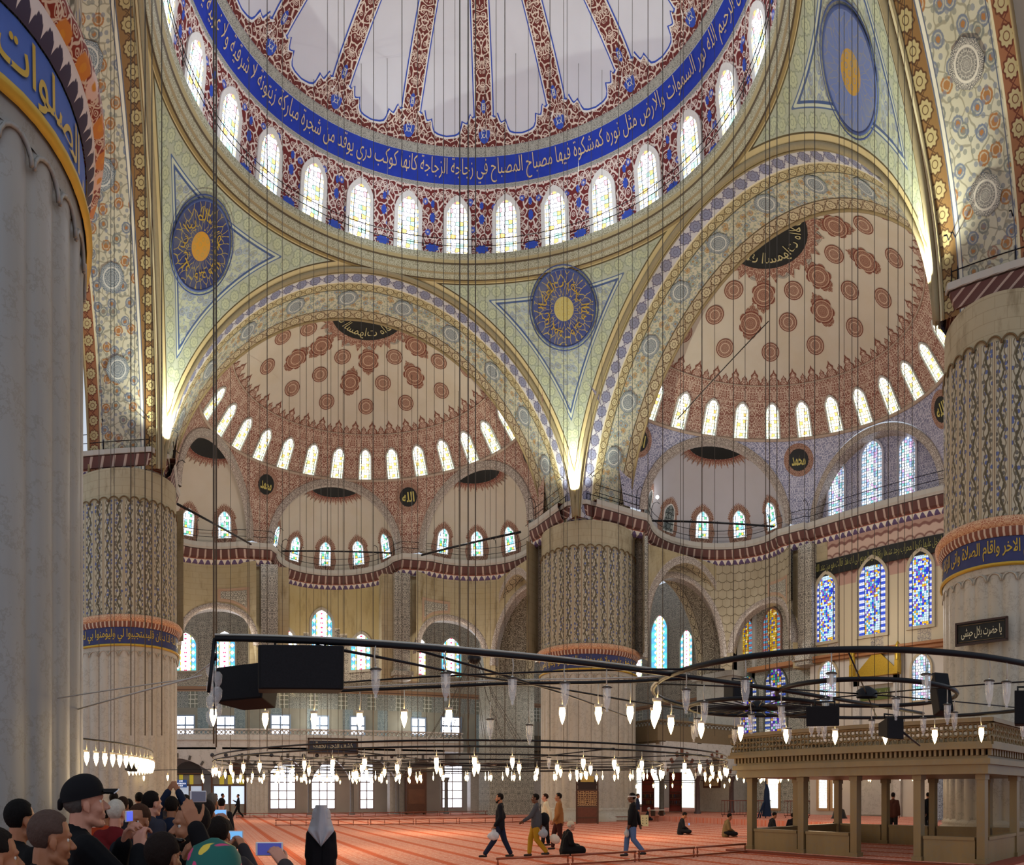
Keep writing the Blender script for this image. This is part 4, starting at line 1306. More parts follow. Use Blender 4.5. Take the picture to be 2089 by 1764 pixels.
# qibla wall: flat, lettered frieze, marble below
def m_qibla():
    t = T('qibla_wall_painting'); u, v = t.uv()
    fl = t.mix(arab(t, u, v, 1.15, 1.1, .07), 'b4a690', '7e7674')
    strip = t.abs(t.fr((u - 6.25) / 3.45) - .5)
    c = t.mix(t.st(strip, .36, .01), 'bfb094', fl)
    c = t.mix(t.box(v, 15.55, 16.1, .02), c, 'b08c7c')
    c = t.mix(1.0 - t.st(v, 10.55, .02), c, t.mix(t.noise(t.vec(u, v), .6, 3.0), 'bcb4a6', 'd0cac0'))
    c = t.mix(t.st(v, 16.1, .02), c, chain(t, u, v, 16.1, 18.6, 'a88676', '7a5248', 'bda08e', .7))
    return t.done(c, .6)
M_QIB = m_qibla()
QY0 = 11.5
wall('wall_east.002', XQ, -6.5, XQ, 5.2, 0, 18.8, M_QIB, 'flat painted wall with three tall stained windows at the right')
wall('wall_east.003', 27.2, 5.2, 27.2, 11.5, 0, 11.2, M_TILEP, 'green-grey tiled wall with two dark stained windows')
b = MB(); b.box((XQ - .12, -.6, 10.72), (.5, 11.4, .22)); b.box((XQ - .22, -.6, 10.9), (.7, 11.4, .16)); b.box((26.9, 8.2, 11.0), (.7, 6.4, .3)); tag(b.build('trim_4', plain('9a6a44', .6)), 'brown ledge below the three tall stained windows', 'ledge', None, 'structure')
fr = tag(empty('inscription_panel', (XQ - .1, 0, 16.9)), 'long black panel with gold lettering under the right cornice', 'inscription', None)
y0f, y1f = 4.75, -5.5
b = MB(); b.box((0, (y0f + y1f) / 2, 0), (.08, y0f - y1f, 1.05)); b.build('panel', M_BLACK, fr)
letters('كلما دخل عليها زكريا المحراب وجد عندها رزقا قال يا مريم انى لك هذا قالت هو من عند الله', 10.0, .78, lambda x, y, d=0: Vector((XQ - .1 - .05 - d, (y0f + y1f) / 2 - x, 16.51 + y)), 'lettering', plain('8f8a4c', .5), fr, bold=.0)
def pwin(plane, k, px0, px1, pt_, pb, glass, label, frame=None, fw=.12, off=.0, flat=False, bars=None, fd=.14, group=None):
    """a window on an upright plane, taken from its pixels"""
    pm = (px0 + px1) / 2
    f = onY if plane == 'Y' else onX
    a, b_ = at(px0, f(px0, k)), at(px1, f(px1, k)); m_ = at(pm, f(pm, k)); rho = f(pm, k)
    zb_, zt = zz(pb, rho), zz(pt_, rho)
    if plane == 'Y':
        w = abs(b_[0] - a[0]); pl = lambda x, y, d=0.0: Vector(((a[0] + b_[0]) / 2 + x, k - off - d, zb_ + y))
    else:
        w = abs(b_[1] - a[1]); pl = lambda x, y, d=0.0: Vector((k - off - d, (a[1] + b_[1]) / 2 - x, zb_ + y))
    return window(pl, w, zt - zb_, glass, frame, fw, fd, .04, label, flat=flat, bars=bars, group=group)
FQ = plain('b3a68c', .7)
pwin('X', XQ, 1668, 1706, 1178, 1308, GL_BLUE, 'left of the three tall violet and white stained windows under the black inscription', FQ, .2, .02)
pwin('X', XQ, 1754, 1809, 1148, 1294, GL_BLUE, 'middle blue flowered stained window under the black inscription', FQ, .2, .02)
pwin('X', XQ, 1856, 1903, 1132, 1276, GL_BLUE, 'right of the three tall stained windows, next to the right pillar', FQ, .2, .02)
# upper lunette with three windows
lun = tag(empty('lunette_wall', (0, 0, 0)), 'lilac painted lunette with three tall windows under the right half dome', 'wall', None, 'structure')
b = MB()
XL = XQ + .75
b.poly([(5.3, 0)] + [(5.3 * cos(PI * i / 24), 5.3 * sin(PI * i / 24)) for i in range(1, 24)] + [(-5.3, 0)], lambda x, y, d=0: Vector((XL, x, 20.0 + y))); b.build('wall_surface', M_LILAC, lun)
b = MB()
b.grid(lambda u, v: (Vector(((XL, XQ - .05, XQ - .05, XQ + .1)[round(v * 3)], (4.75, 4.75, 5.2, 5.3)[round(v * 3)] * cos(PI * u), 20.1 + (4.75, 4.75, 5.2, 5.3)[round(v * 3)] * sin(PI * u))), (PI * u * 5, v)), 40, 3, smooth=False)
b.build('painted_arch', M_ARCHP, lun)
for px0, px1, a_, b_, lab in ((1692, 1724, 948, 1052, 'left hexagon patterned window of the lunette'), (1759, 1801, 906, 1030, 'middle golden flowered window of the lunette'), (1836, 1869, 896, 1012, 'right hexagon patterned window of the lunette, beside the pillar')):
    pwin('X', XL, px0, px1, a_, b_, GL_HEX, lab, plain('b5b2bd', .7), .14, .02)
# lower right stained windows
pwin('X', 27.2, 1506, 1546, 1386, 1498, GL_PURP, 'left dark violet stained window behind the ring chandelier', plain('5c6058', .6), .1, .02)
pwin('X', 27.2, 1562, 1606, 1367, 1496, GL_PURP, 'right dark violet stained window behind the ring chandelier', plain('5c6058', .6), .1, .02)
# niche right of the centre pillar
nb = wall('wall_east.004', 27.4, 4.6, 27.4, 12.6, 11.0, 20.0, M_FLOR, 'painted back wall of the niche with two golden windows')
pwin('X', 27.4, 1503, 1537, 1262, 1337, GL_GOLD, 'left golden stained window in the arched niche', plain('86695c', .7), .12, .02)
pwin('X', 27.4, 1559, 1594, 1247, 1331, GL_GOLD, 'right golden stained window in the arched niche', plain('86695c', .7), .12, .02)
pwin('X', XQ, 1674, 1708, 1354, 1432, GL_HEX, 'stained window left of the gilded prayer niche crown', plain('b8a888', .6), .14, .02)
pwin('X', XQ, 1862, 1900, 1340, 1428, GL_HEX, 'stained window right of the gilded prayer niche crown', plain('b8a888', .6), .14, .02)
for px0, px1, a_, b_ in ((1330, 1363, 1262, 1372), (1389, 1414, 1290, 1360)):
    pwin('X', EX, px0, px1, a_, b_, GL_BIG, 'tall white stained window right of the centre pillar' if px0 < 1350 else 'smaller white stained window beside the painted arch', plain('9c9482', .7), .14, .02)
pwin('X', EX, 1296, 1312, 1320, 1382, GL_BIG, 'narrow strip of stained window at the edge of the centre pillar', plain('9c9482', .7), .1, .02)
# north wall windows
for px0, px1, a_, b_, lab in ((357, 400, 1296, 1368, 'leftmost bright stained window beside the left rear pillar'), (437, 479, 1293, 1368, 'second bright stained window, behind the loudspeakers'), (846, 868, 1306, 1376, 'narrow half hidden stained window'), (900, 940, 1307, 1380, 'bright stained window with a red disc above the gallery')):
    pwin('Y', NY, px0, px1, a_, b_, GL_BIG, lab, plain('9c9482', .7), .16, .02)
FW = plain('7f8fa4', .5)
for i, (px0, px1, a_, b_) in enumerate(((361, 395, 1461, 1497), (441, 477, 1462, 1498), (554, 590, 1460, 1497), (636, 668, 1462, 1498), (716, 742, 1463, 1498), (840, 866, 1466, 1498), (901, 938, 1464, 1498))):
    pwin('Y', NY, px0, px1, a_, b_, GL_CLEAR, 'bright four-pane window of the gallery, %s from the left' % ('first second third fourth fifth sixth seventh'.split()[i]), FW, .12, .02, True, (2, 2, .07), group='four-pane gallery windows')
pwin('Y', NY + 3, 962, 992, 1466, 1500, GL_LAT, 'dim lattice window at the end of the gallery', FW, .12, .02, True, (2, 2, .06))
for px0, px1, a_, b_, lab in ((552, 601, 1560, 1648, 'tall bright barred window left of the white veiled woman'), (636, 682, 1560, 1648, 'tall bright barred window behind the white veiled woman'), (735, 760, 1560, 1648, 'tall narrow window beside a red frame'), (902, 941, 1560, 1646, 'tall bright window behind a gallery column')):
    pwin('Y', NY, px0, px1, a_, b_, GL_CLEAR, lab, plain('9a8f88', .5), .14, .02, True, (3 if px1 - px0 > 40 else 2, 5, .05))
for px0, px1, a_, b_, lab in ((1300, 1316, 1570, 1640, 'sliver of a bright window next to the centre pillar'), (1336, 1350, 1566, 1648, 'bright window between lodge columns'), (1390, 1419, 1568, 1647, 'bright lattice window under the royal lodge'), (1500, 1526, 1568, 1645, 'bright lattice window left of the marble tribune')):
    pwin('X', EX, px0, px1, a_, b_, GL_LAT, lab, plain('cfcabc', .5), .14, .02, True)
for px0, px1, lab in ((1568, 1590, 'bright window seen between the left tribune posts'), (1672, 1690, 'bright lattice window seen through the middle of the tribune'), (1880, 1912, 'arched bright window seen through the right bay of the tribune'), (1700, 1708, 'bright sliver of window behind the tribune')):
    pwin('X', 27.2 if px0 < 1600 else XQ, px0, px1, 1574, 1648, GL_LAT, lab, plain('b09068', .5), .16, .02, True)

# big painted cross arches behind the centre pillar
def cross_arch(axis, k0, k1, l0, l1, zs, rise, label):
    root = tag(empty('arch', (0, 0, 0)), label, 'arch', None, 'structure')
    lm, R = (l0 + l1) / 2, (l1 - l0) / 2
    def P(th, v, g=0.0):
        l = lm + (R + g) * cos(th); z = zs + (rise + g) * sin(th); k = k0 + (k1 - k0) * v
        return Vector((k, l, z)) if axis == 'X' else Vector((l, k, z))
    b = MB(); b.grid(lambda u, v: (P(PI * u, v), (PI * u * R, v * (k1 - k0))), 40, 4); b.build('painted_soffit', M_CARCH, root)
    b = MB()
    for v, g1 in ((0, .5), (1, .5)):
        b.grid(lambda u, w, v=v: (P(PI * u, v, w * g1), (PI * u * R, w * g1)), 40, 1)
    b.build('archivolt', M_ARCHP, root)
    b = MB()
    # wall field above the arch up to the niche cornice
    b.grid(lambda u, w: ((lambda q: Vector((q.x, q.y, q.z + (18.7 - q.z) * w)))(P(PI * u, 0, .5)), (PI * u * R, w * 3)), 40, 6)
    b.build('spandrel_wall', M_STONE, root)
    return root
t = T('cross_arch_painting'); u, v = t.uv()
c = t.mix(arab(t, u, v, 1.6, 1.0, .06), '5e5648', 'b9b09c')
c = t.mix(1.0 - t.st(v, .8, .02), c, chain(t, u, v, .1, .75, 'a89c84', '4f4636', 'b8ad90', .6)); c = t.mix(t.st(v, 3.2, .02), c, chain(t, u, v, 3.25, 3.9, 'a89c84', '4f4636', 'b8ad90', .6))
M_CARCH = t.done(zones(t, v, c, [(.8, .86, '4f4636'), (3.14, 3.2, '4f4636')]), .7)
cross_arch('X', 12.6, 16.6, 17.8, 26.2, 11.0, 7.2, 'tall painted arch left of the centre pillar')
cross_arch('Y', 12.6, 16.6, 17.8, 26.2, 11.0, 7.2, 'tall painted arch right of the centre pillar')
b = MB(); b.box((14.6, 27.3, 5.5), (4.1, 2.2, 11)); b.box((14.6, 27.2, 10.9), (4.6, 2.6, .4)); b.box((14.6, 27.3, 15), (4.0, 2.2, 8)); tag(b.build('pier', M_TILEP), 'tiled wall pier left of the centre pillar', 'pier', None, 'structure')
b = MB(); b.box((27.3, 14.6, 5.5), (2.2, 4.1, 11)); b.box((27.2, 14.6, 10.9), (2.6, 4.6, .4)); b.box((27.3, 14.6, 15), (2.2, 4.0, 8)); tag(b.build('pier', M_WALLM), 'marble wall pier right of the centre pillar', 'pier', None, 'structure')

for i, (x, y, dx, dy) in enumerate(((17.55, 14.7, .7, 4.8), (14.7, 17.55, 4.8, .7), (-14.7, 17.55, 4.8, .7))):
    b = MB(); b.box((x, y, 15.0), (dx, dy, 8.2)); tag(b.build('wall_backing', M_FLOR), 'painted respond wall behind the %s' % ('centre pillar on its right', 'centre pillar on its left', 'left rear pillar')[i], 'wall', None, 'structure')

# ================================================================== FLOOR
def m_carpet():
    t = T('prayer_carpet'); p = t.pos()
    x, y = p[0], p[1]
    per = 1.18
    k = t.fr(x / per)
    n = t.noise(t.vec(x, y), 3.0, 3.0)
    c = t.mix(n, 'ba6856', 'd49a86')
    px_ = t.pp(y, .34)
    e = t.vor(t.vec(px_ * 1.2, k * per, 0), 6.0, 'DISTANCE_TO_EDGE')
    c = t.mix((1.0 - t.st(e, .09, .05)) * .5, c, 'e8bca6')
    f, kk = t.vor(t.vec(y, k * per), 3.2, 'F1', .3)
    c = t.mix((1.0 - t.st(f, .16, .04)) * .6, c, 'd06840')
    b1 = t.box(k, .80, .98, .015)
    zig = t.abs(t.fr(y / .16) - .5)
    c = t.mix(b1, c, t.mix(t.st(zig + t.abs(k - .89) * 2.2, .42, .06), 'b04c30', 'd87850'))
    c = t.mix(t.box(k, .775, .8, .01), c, 'a84830'); c = t.mix(t.box(k, .98, 1.0, .01), c, 'a84830')
    return t.done(c, .9, bump=n, bstr=.1, spec=.1)
M_CARPET = m_carpet()
b = MB(); b.add([(-30, -34, 0), (36, -34, 0), (36, 40, 0), (-30, 40, 0)], [(0, 1, 2, 3)], smooth=False)
b.add([(-30, -34, -.2), (36, -34, -.2), (36, 40, -.2), (-30, 40, -.2)], [(3, 2, 1, 0)], smooth=False)
tag(b.build('floor', M_CARPET), 'red and orange prayer carpet in rows', 'carpet', None, 'structure')
b = MB(); b.add([(17.2, -10, .32), (33, -10, .32), (33, 37, .32), (17.2, 37, .32), (17.2, -10, 0), (17.2, 37, 0)], [(0, 1, 2, 3), (4, 0, 3, 5)], smooth=False)
o = b.build('floor.001', M_CARPET); tag(o, 'raised carpeted platform along the far right wall', 'platform', None, 'structure')

# ================================================================== MARBLE GALLERY (left, behind the crowd)
GY = 30.6
gal = tag(empty('marble_gallery', (0, GY, 0)), 'pale marble gallery with arches and columns in front of the windows', 'gallery', None, 'structure')
def gloc(x, z, d=0.0): return Vector((x, -d, z))
zS, zT = 5.55, 7.0
gcols = [-14.7, -11.0, -7.3, -2.9 + 0, 1.0, 4.6, 8.3]
gx = [at(p, onY(p, GY))[0] for p in (372 - 95, 372 + 75, 540, 633, 719, 812, 912)]
X0g, X1g = -16.0, 12.0
def pierced(b, x0, x1, z0, z1, y, cell=.34, th=.1, fn=None):
    """pierced marble lattice: ring-shaped bars leaving real openings"""
    n = int((x1 - x0) / cell); h = z1 - z0
    for i in range(n):
        xa = x0 + (x1 - x0) * i / n; w = (x1 - x0) / n
        q = [(xa, z0), (xa + w * .5, z0 + h * .5), (xa, z1), (xa + w, z0), (xa + w, z1)]
        for a_, c_ in ((q[0], q[1]), (q[1], q[2]), (q[3], q[1]), (q[1], q[4])):
            b.tube([fn(a_[0], a_[1]), fn(c_[0], c_[1])], .035, 4, cap=False)
        b.tube([fn(xa + w * .5 + w * .2 * cos(t_), z0 + h * .5 + h * .26 * sin(t_)) for t_ in [PI / 3 * j for j in range(6)]], .03, 4, closed=True)
b = MB()
b.box((((X0g + X1g) / 2), .15, 6.0), (X1g - X0g, .4, 1.04)); b.box(((X0g + X1g) / 2, .12, 6.95), (X1g - X0g, .34, .12)); b.box(((X0g + X1g) / 2, .05, 6.1), (X1g - X0g, .42, .06))
b.build('parapet', M_PALE, gal)
b = MB(); pierced(b, X0g, X1g, 6.52, 6.9, 0, .36, fn=lambda x, z: Vector((x, .1, z))); tag(b.build('pierced_rail', M_PALE, gal), 'pierced marble rail letting daylight through')
b = MB(); b.box(((X0g + X1g) / 2, 1.7, 5.45), (X1g - X0g, 3.4, .25)); b.build('gallery_floor', M_PALE, gal)
for i in range(len(gx) - 1):
    xa, xb = gx[i], gx[i + 1]; xm, hw = (xa + xb) / 2, (xb - xa) / 2 - .22
    b = MB(); n = 16; vs = []
    for j in range(n + 1):
        k = -1 + 2 * j / n
        z = 3.1 + 1.55 * (1 - abs(k)) ** .55 if abs(k) < 1 else 3.1
        z = 3.1 + 1.5 * (1 - abs(k) ** 1.7)
        for d_ in (0.0, .45): vs += [(xm + hw * k, d_, z), (xm + hw * k, d_, 5.5)]
    fs = []
    for j in range(n):
        q = j * 4
        fs += [(q, q + 4, q + 5, q + 1), (q + 2, q + 3, q + 7, q + 6), (q, q + 2, q + 6, q + 4)]
    b.add(vs, fs, smooth=False)
    b.box((xa, .22, 4.32), (.5, .56, 2.4))
    b.build('arcade_arch', M_PALE, gal)
    b = MB()
    for j in range(7):
        k = -.9 + 1.8 * j / 6; z = 3.1 + 1.5 * (1 - abs(k) ** 1.7)
        b.box((xm + hw * k * 1.06, -.02, z + .22), (.2, .05, .36), rot=Matrix.Rotation(k * .9, 3, 'Y'))
    b.build('dark_voussoirs', plain('55504a', .6), gal)
b = MB()
for i, x in enumerate(gx[1:-1]):
    for dx in (-.55, .55): b.tube([(x + dx, -.03, 4.85), (x + dx, .03, 4.85)], .16, 10)
b.build('dark_roundels', plain('3c3c40', .5), gal)
for i, x in enumerate(gx[2:]):
    b = MB(); b.lathe([(.26, 0), (.26, .12), (.19, .2), (.165, .3), (.155, 2.7), (.18, 2.75), (.18, 2.82), (.3, 3.1), (.3, 3.14)], (x, .2, 0), 14)
    b.build('column', plain('6d6a66', .4, var=.2), gal)
# enclosed bays left
b = MB(); xa, xb = at(503, 53.6)[0], at(547, 53.6)[0]
b.box(((xa + xb) / 2, GY - .4, 1.45), (xb - xa, .2, 2.9)); b.box(((xa + xb) / 2, GY - .45, 2.95), (xb - xa + .1, .35, .25)); 
for i in range(5): b.box((xa + (xb - xa) * (i + .5) / 5, GY - .52, 1.5), ((xb - xa) / 5 - .12, .03, 2.3))
tag(b.build('panelled_screen', M_WALLM), 'grey panelled marble screen beside the glazed doorway', 'screen', None)

# doorways with coloured transoms under the gallery
for di, (p0, p1, lab) in enumerate(((357, 413, 'dark arched doorway with a blue sign above the crowd'), (432, 500, 'brown framed glazed doorway with yellow transom panes'))):
    xa, xb = at(p0, onY(p0, 30.9))[0], at(p1, onY(p1, 30.9))[0]; xm, w = (xa + xb) / 2, xb - xa
    d = tag(empty('door_%d' % (di + 1), (xm, 30.9, 0)), lab, 'door', None, 'structure')
    b = MB()
    for x in (-w / 2, w / 2): b.box((x, 0, 1.7), (.14, .2, 3.4))
    b.box((0, 0, 3.35), (w, .2, .14)); b.box((0, 0, 2.45), (w, .16, .1)); b.box((0.05 * w, 0, 1.2), (.1, .14, 2.4))
    b.build('door_frame', plain('5a3a26', .5), d)
    b = MB(); b.poly([(w / 2, 0)] + [(w / 2 * cos(PI * i / 12), .95 * sin(PI * i / 12)) for i in range(1, 12)] + [(-w / 2, 0)], lambda x, y, d_=0: Vector((x, .02, 3.4 + y)))
    b.build('tympanum', plain('2a2422', .4) if di == 0 else plain('4a2c20', .5), d)
    b = MB(); b.box((0, .02, 2.9), (w * .96, .03, .8)); b.build('transom', plain('7d7a72', .4), d)
    b = MB()
    for k in ((-.28, .1) if di == 0 else (-.2, .4, .05)): b.box((w * k, -.01, 2.9), (w * .14, .03, .8))
    b.build('yellow_pane', plain('b8a83a', .4, emit=rgb('b0a030'), estr=.35), d)
    b = MB(); b.box((-w * .22, .02, 1.6), (w * .42, .03, 1.5)); b.box((w * .28, .02, 1.6), (w * .4, .03, 1.5)); b.build('door_glass', plain('a8b8c8', .3, emit=rgb('b8c8dc'), estr=.5 if di == 0 else 1.3), d)
    b = MB(); b.box((0, .03, .45), (w * .96, .06, .9)); b.build('door_panel', plain('8a8478', .5), d)
    if di == 0:
        s = tag(empty('sign_board', (xm - w * .28, 30.7, 2.55)), 'small lit blue and white notice sign over the crowd', 'sign')
        b = MB(); b.box((0, 0, 0), (.95, .06, .62)); b.build('board', plain('24427c', .5, emit=rgb('30508c'), estr=.4), s)
        letters('USE', .3, .11, lambda x, y, d=0: Vector((xm - w * .28 + x, 30.66 - d, 2.70 + y)), 'lettering', plain('e8eef8', .5, emit=rgb('e8eef8'), estr=1.0), s, arabic=False)
        letters('ANOTHER DOOR', .8, .12, lambda x, y, d=0: Vector((xm - w * .28 + x, 30.66 - d, 2.50 + y)), 'lettering', plain('e8eef8', .5, emit=rgb('e8eef8'), estr=1.0), s, arabic=False)
        letters('EXIT', .35, .11, lambda x, y, d=0: Vector((xm - w * .28 + x, 30.66 - d, 2.32 + y)), 'lettering', plain('e8eef8', .5, emit=rgb('e8eef8'), estr=1.0), s, arabic=False)

# framed calligraphy panels
def sign(px0, px1, pt_, pb, plane, k, text, label, off=.12, board='14130f', ink='a9a38c', fr_='4a3426'):
    f = onY if plane == 'Y' else onX
    pm = (px0 + px1) / 2; a, c_ = at(px0, f(px0, k)), at(px1, f(px1, k)); rho = f(pm, k)
    if plane == 'Y': w = c_[0] - a[0]; o = Vector(((a[0] + c_[0]) / 2, k - off, (zz(pt_, rho) + zz(pb, rho)) / 2)); T_ = lambda x, y, d=0: o + Vector((x, -d, y))
    h = zz(pt_, rho) - zz(pb, rho)
    r = tag(empty('calligraphy_panel', o), label, 'sign')
    b = MB(); b.box((0, .03, 0), (w, .05, h)); b.build('board', plain(board, .35), r)
    b = MB()
    for s_ in (-1, 1): b.box((0, 0, s_ * h / 2), (w + .12, .1, .12)); b.box((s_ * w / 2, 0, 0), (.12, .1, h))
    b.build('frame', plain(fr_, .4), r)
    letters(text, w * .82, h * .6, lambda x, y, d=0: T_(x, y - h * .3, .02 + d), 'lettering', plain(ink, .5), r, bold=.015)
    return r
sign(629, 728, 1507, 1536, 'Y', GY, 'كشف الدجى بجماله', 'dark framed calligraphy panel hung on the marble gallery', board='232538')
# black sign fixed to the right pillar
azD = az(2012); nrm = Vector((CX - A, CY + A, 0)).normalized()
def on_pillar(px, cx, cy, R):
    d = dr(px); rx, ry = CX - cx, CY - cy
    bq = rx * d[0] + ry * d[1]; cq = rx * rx + ry * ry - R * R
    return -bq - sqrt(bq * bq - cq)
r0, r1 = on_pillar(1962, A, -A, PR + .15), on_pillar(2064, A, -A, PR + .15)
pa, pb_ = Vector((*at(1962, r0), 0)), Vector((*at(2064, r1), 0))
dv = (pb_ - pa); wS = dv.length; dv.normalize(); nv = Vector((dv.y, -dv.x, 0))
if nv.dot(Vector((CX, CY, 0)) - pa) < 0: nv = -nv
rm = on_pillar(2013, A, -A, PR + .15)
cS = (pa + pb_) / 2 + nv * .32; cS.z = zz(1290, rm)
sg = tag(empty('calligraphy_panel', cS), 'black framed calligraphy panel fixed on the right pillar', 'sign')
hS = zz(1268, rm) - zz(1312, rm)
RM = Matrix((dv, -nv, Vector((0, 0, 1)))).transposed()
b = MB(); b.box((0, 0, 0), (wS, .05, hS), rot=RM); b.build('board', M_BLACK, sg)
b = MB()
for s_ in (-1, 1):
    b.box(nv * .03 + Vector((0, 0, s_ * hS / 2)), (wS + .07, .08, .07), rot=RM); b.box(nv * .03 + dv * (s_ * wS / 2), (.07, .08, hS), rot=RM)
b.build('frame', plain('3a2418', .35), sg)
b = MB(); b.tube([nv * .04 + dv * (x * wS * .45) + Vector((0, 0, z * hS * .38)) for x, z in ((-1, -1), (1, -1), (1, 1), (-1, 1))], .008, 4, closed=True)
b.box(-nv * .15, (.3, .3, .1), rot=RM); b.build('inner_line', plain('8a6f4c', .4), sg)
letters('يا حضرت بلال حبشى', wS * .8, hS * .55, lambda x, y, d=0: cS + dv * x + Vector((0, 0, y - hS * .28)) + nv * (.03 + d), 'lettering', plain('cfc6a4', .5), sg, bold=.01)

# ================================================================== ROYAL LODGE (right of the centre pillar)
lod = tag(empty('royal_lodge', (18.5, 12.0, 0)), 'brown railed lodge on marble columns right of the centre pillar', 'lodge', None, 'structure')
b = MB(); b.box((4.0, .1, 5.9), (8.0, .2, 1.1)); b.box((4.0, 0, 6.75), (8.1, .3, .12)); b.box((.11, 3.6, 5.89), (.2, 6.9, 1.08)); b.box((0.02, 3.65, 6.76), (.3, 6.9, .12)); b.box((4.05, 3.65, 5.25), (7.8, 7.0, .2))
b.build('parapet', plain('7a6a50', .6), lod)
b = MB(); pierced(b, 0, 8.0, 6.3, 6.7, 0, .36, fn=lambda x, z: Vector((x, .1, z))); pierced(b, 0, 7.2, 6.3, 6.7, 0, .36, fn=lambda x, z: Vector((.1, x, z))); b.build('pierced_rail', plain('7a6a50', .6), lod)
b = MB()
lc = [0.5, 3.8, 7.2]
for i in range(2):
    xa, xb = lc[i], lc[i + 1]; xm, hw = (xa + xb) / 2, (xb - xa) / 2 - .2; vs = []; n = 16
    for j in range(n + 1):
        k = -1 + 2 * j / n; z = 3.0 + 1.5 * (1 - abs(k) ** 1.5)
        for d_ in (0.0, .4): vs += [(xm + hw * k, d_, z), (xm + hw * k, d_, 5.35)]
    b.add(vs, [f for j in range(n) for q in (j * 4,) for f in ((q, q + 4, q + 5, q + 1), (q + 2, q + 3, q + 7, q + 6), (q, q + 2, q + 6, q + 4))], smooth=False)
for x in lc: b.box((x, .2, 4.14), (.46, .52, 2.28))
b.box((.12, 3.8, 4.4), (.3, 6.8, 1.6)); b.build('arcade', M_PALE, lod)
b = MB()
for i in range(2):
    xm, hw = (lc[i] + lc[i + 1]) / 2, (lc[i + 1] - lc[i]) / 2 - .2
    for j in range(7):
        k = -.9 + 1.8 * j / 6; z = 3.0 + 1.5 * (1 - abs(k) ** 1.5)
        b.box((xm + hw * k * 1.06, -.02, z + .22), (.22, .05, .36), rot=Matrix.Rotation(k * .9, 3, 'Y'))
b.build('brown_voussoirs', plain('6e4230', .6), lod)
for x, y in ((.5, .2), (3.8, .2), (7.2, .2), (.5, 4.2), (.5, 7.0)):
    q = MB(); q.lathe([(.26, .3), (.26, .42), (.2, .5), (.18, .65), (.17, 2.6), (.2, 2.66), (.3, 3.0), (.3, 3.05)], (x, y, 0), 14)
    q.build('column', plain('4c3a38' if x > 1 else '56534c', .35, var=.35), lod)

# ================================================================== PRAYER NICHE CROWN, PULPIT
mh = tag(empty('prayer_niche', (XQ - .05, 0, 0)), 'gilded triangular crown of the marble prayer niche', 'niche', None)
ya, yb = at(1744, onX(1744, XQ))[1], at(1842, onX(1842, XQ))[1]; ym, wq = (ya + yb) / 2, abs(ya - yb)
zq = zz(1378, onX(1790, XQ)); zp = zz(1326, onX(1790, XQ))
b = MB()
def mp(x, y, d=0.0): return Vector((-.1 - d, ym - x, y))
b.poly([(wq * .42, zq), (wq * .42, zq + .25), (wq * .22, zq + (zp - zq) * .55), (0, zp), (-wq * .22, zq + (zp - zq) * .55), (-wq * .42, zq + .25), (-wq * .42, zq)], lambda x, y, d=0: mp(x, y, .12 + d), thick=-.2)
b.build('gilded_pediment', plain('b99532', .4, .5, var=.35, sc=14), mh)
b = MB()
for s_ in (-1, 1):
    x = s_ * wq * .47
    b.box(mp(x, zq + .35, .3), (.3, wq * .09, .8)); b.lathe([(.02, 1.2), (.14, 1.0), (.2, .75), (.12, .6), (.2, .5), (.2, 0)][::-1], mp(x, zq + .75, .3), 10)
b.box(mp(0, zq - .05, .25), (.5, wq * .98, .12)); b.build('gilded_turret', plain('b99532', .4, .5, var=.25, sc=9), mh)
b = MB(); b.box(mp(0, zq - .35, .04), (.2, wq * .96, .5)); b.box(mp(wq * .42, zq / 2, .04), (.2, .5, zq)); b.box(mp(-wq * .42, zq / 2, .04), (.2, .5, zq)); b.build('marble_frame', M_PALE, mh)
b = MB(); b.box(mp(-.1, zz(1418, onX(1780, XQ)), .1), (.06, wq * .6, .72)); b.build('green_lettered_panel', plain('55602e', .4, var=.3, sc=20), mh)
letters('فول وجهك شطر المسجد الحرام', wq * .55, .45, lambda x, y, d=0: Vector((XQ - .05, 0, 0)) + mp(x - .1, zz(1418, onX(1780, XQ)) - .22 + y, .15 + d), 'lettering', plain('b9b48c', .5), mh)
b = MB(); b.grid(lambda u, v: (Vector((.0 - .12 + .0 * v, ym - 1.2 * cos(PI * u), 0.4 + v * 5.0)), (u * 3, v * 5)), 12, 4); b.build('niche_hollow', M_WALLM, mh)

mb_ = tag(empty('pulpit', (22.5, -7.2, .3)), 'white marble pulpit with a pierced stair side behind the tribune', 'pulpit')
b = MB(); b.box((2.2, 0, 2.0), (.3, 1.1, 4.0)); b.box((2.2, 0, 4.0), (1.1, 1.2, .2)); b.build('body', M_PALE, mb_); b = MB(); b.box((-2.2, 0, 1.4), (.2, 1.1, 2.8)); b.build('gate', M_PALE, mb_)
b = MB(); vs = [(-2.2, .5, 0), (2.2, .5, 0), (2.2, .5, 3.9), (-2.2, .5, .5)]; vs += [(x, y + .1, z) for x, y, z in vs]
b.add(vs, [(0, 1, 2, 3), (7, 6, 5, 4), (3, 2, 6, 7)], smooth=False); b.build('pierced_side', m_tiles('pierced_marble', '4c4c48', 'cfccc4', 2.6), mb_)
b = MB(); b.lathe([(.7, 4.9), (.62, 5.6), (.5, 6.8), (.02, 8.2)], (2.2, 0, 0), 8); [b.tube([(2.2 + dx, dy, 4.0), (2.2 + dx, dy, 5.0)], .07, 6) for dx in (-.5, .5) for dy in (-.5, .5)]; b.build('spire_canopy', plain('6c5a4c', .5), mb_)

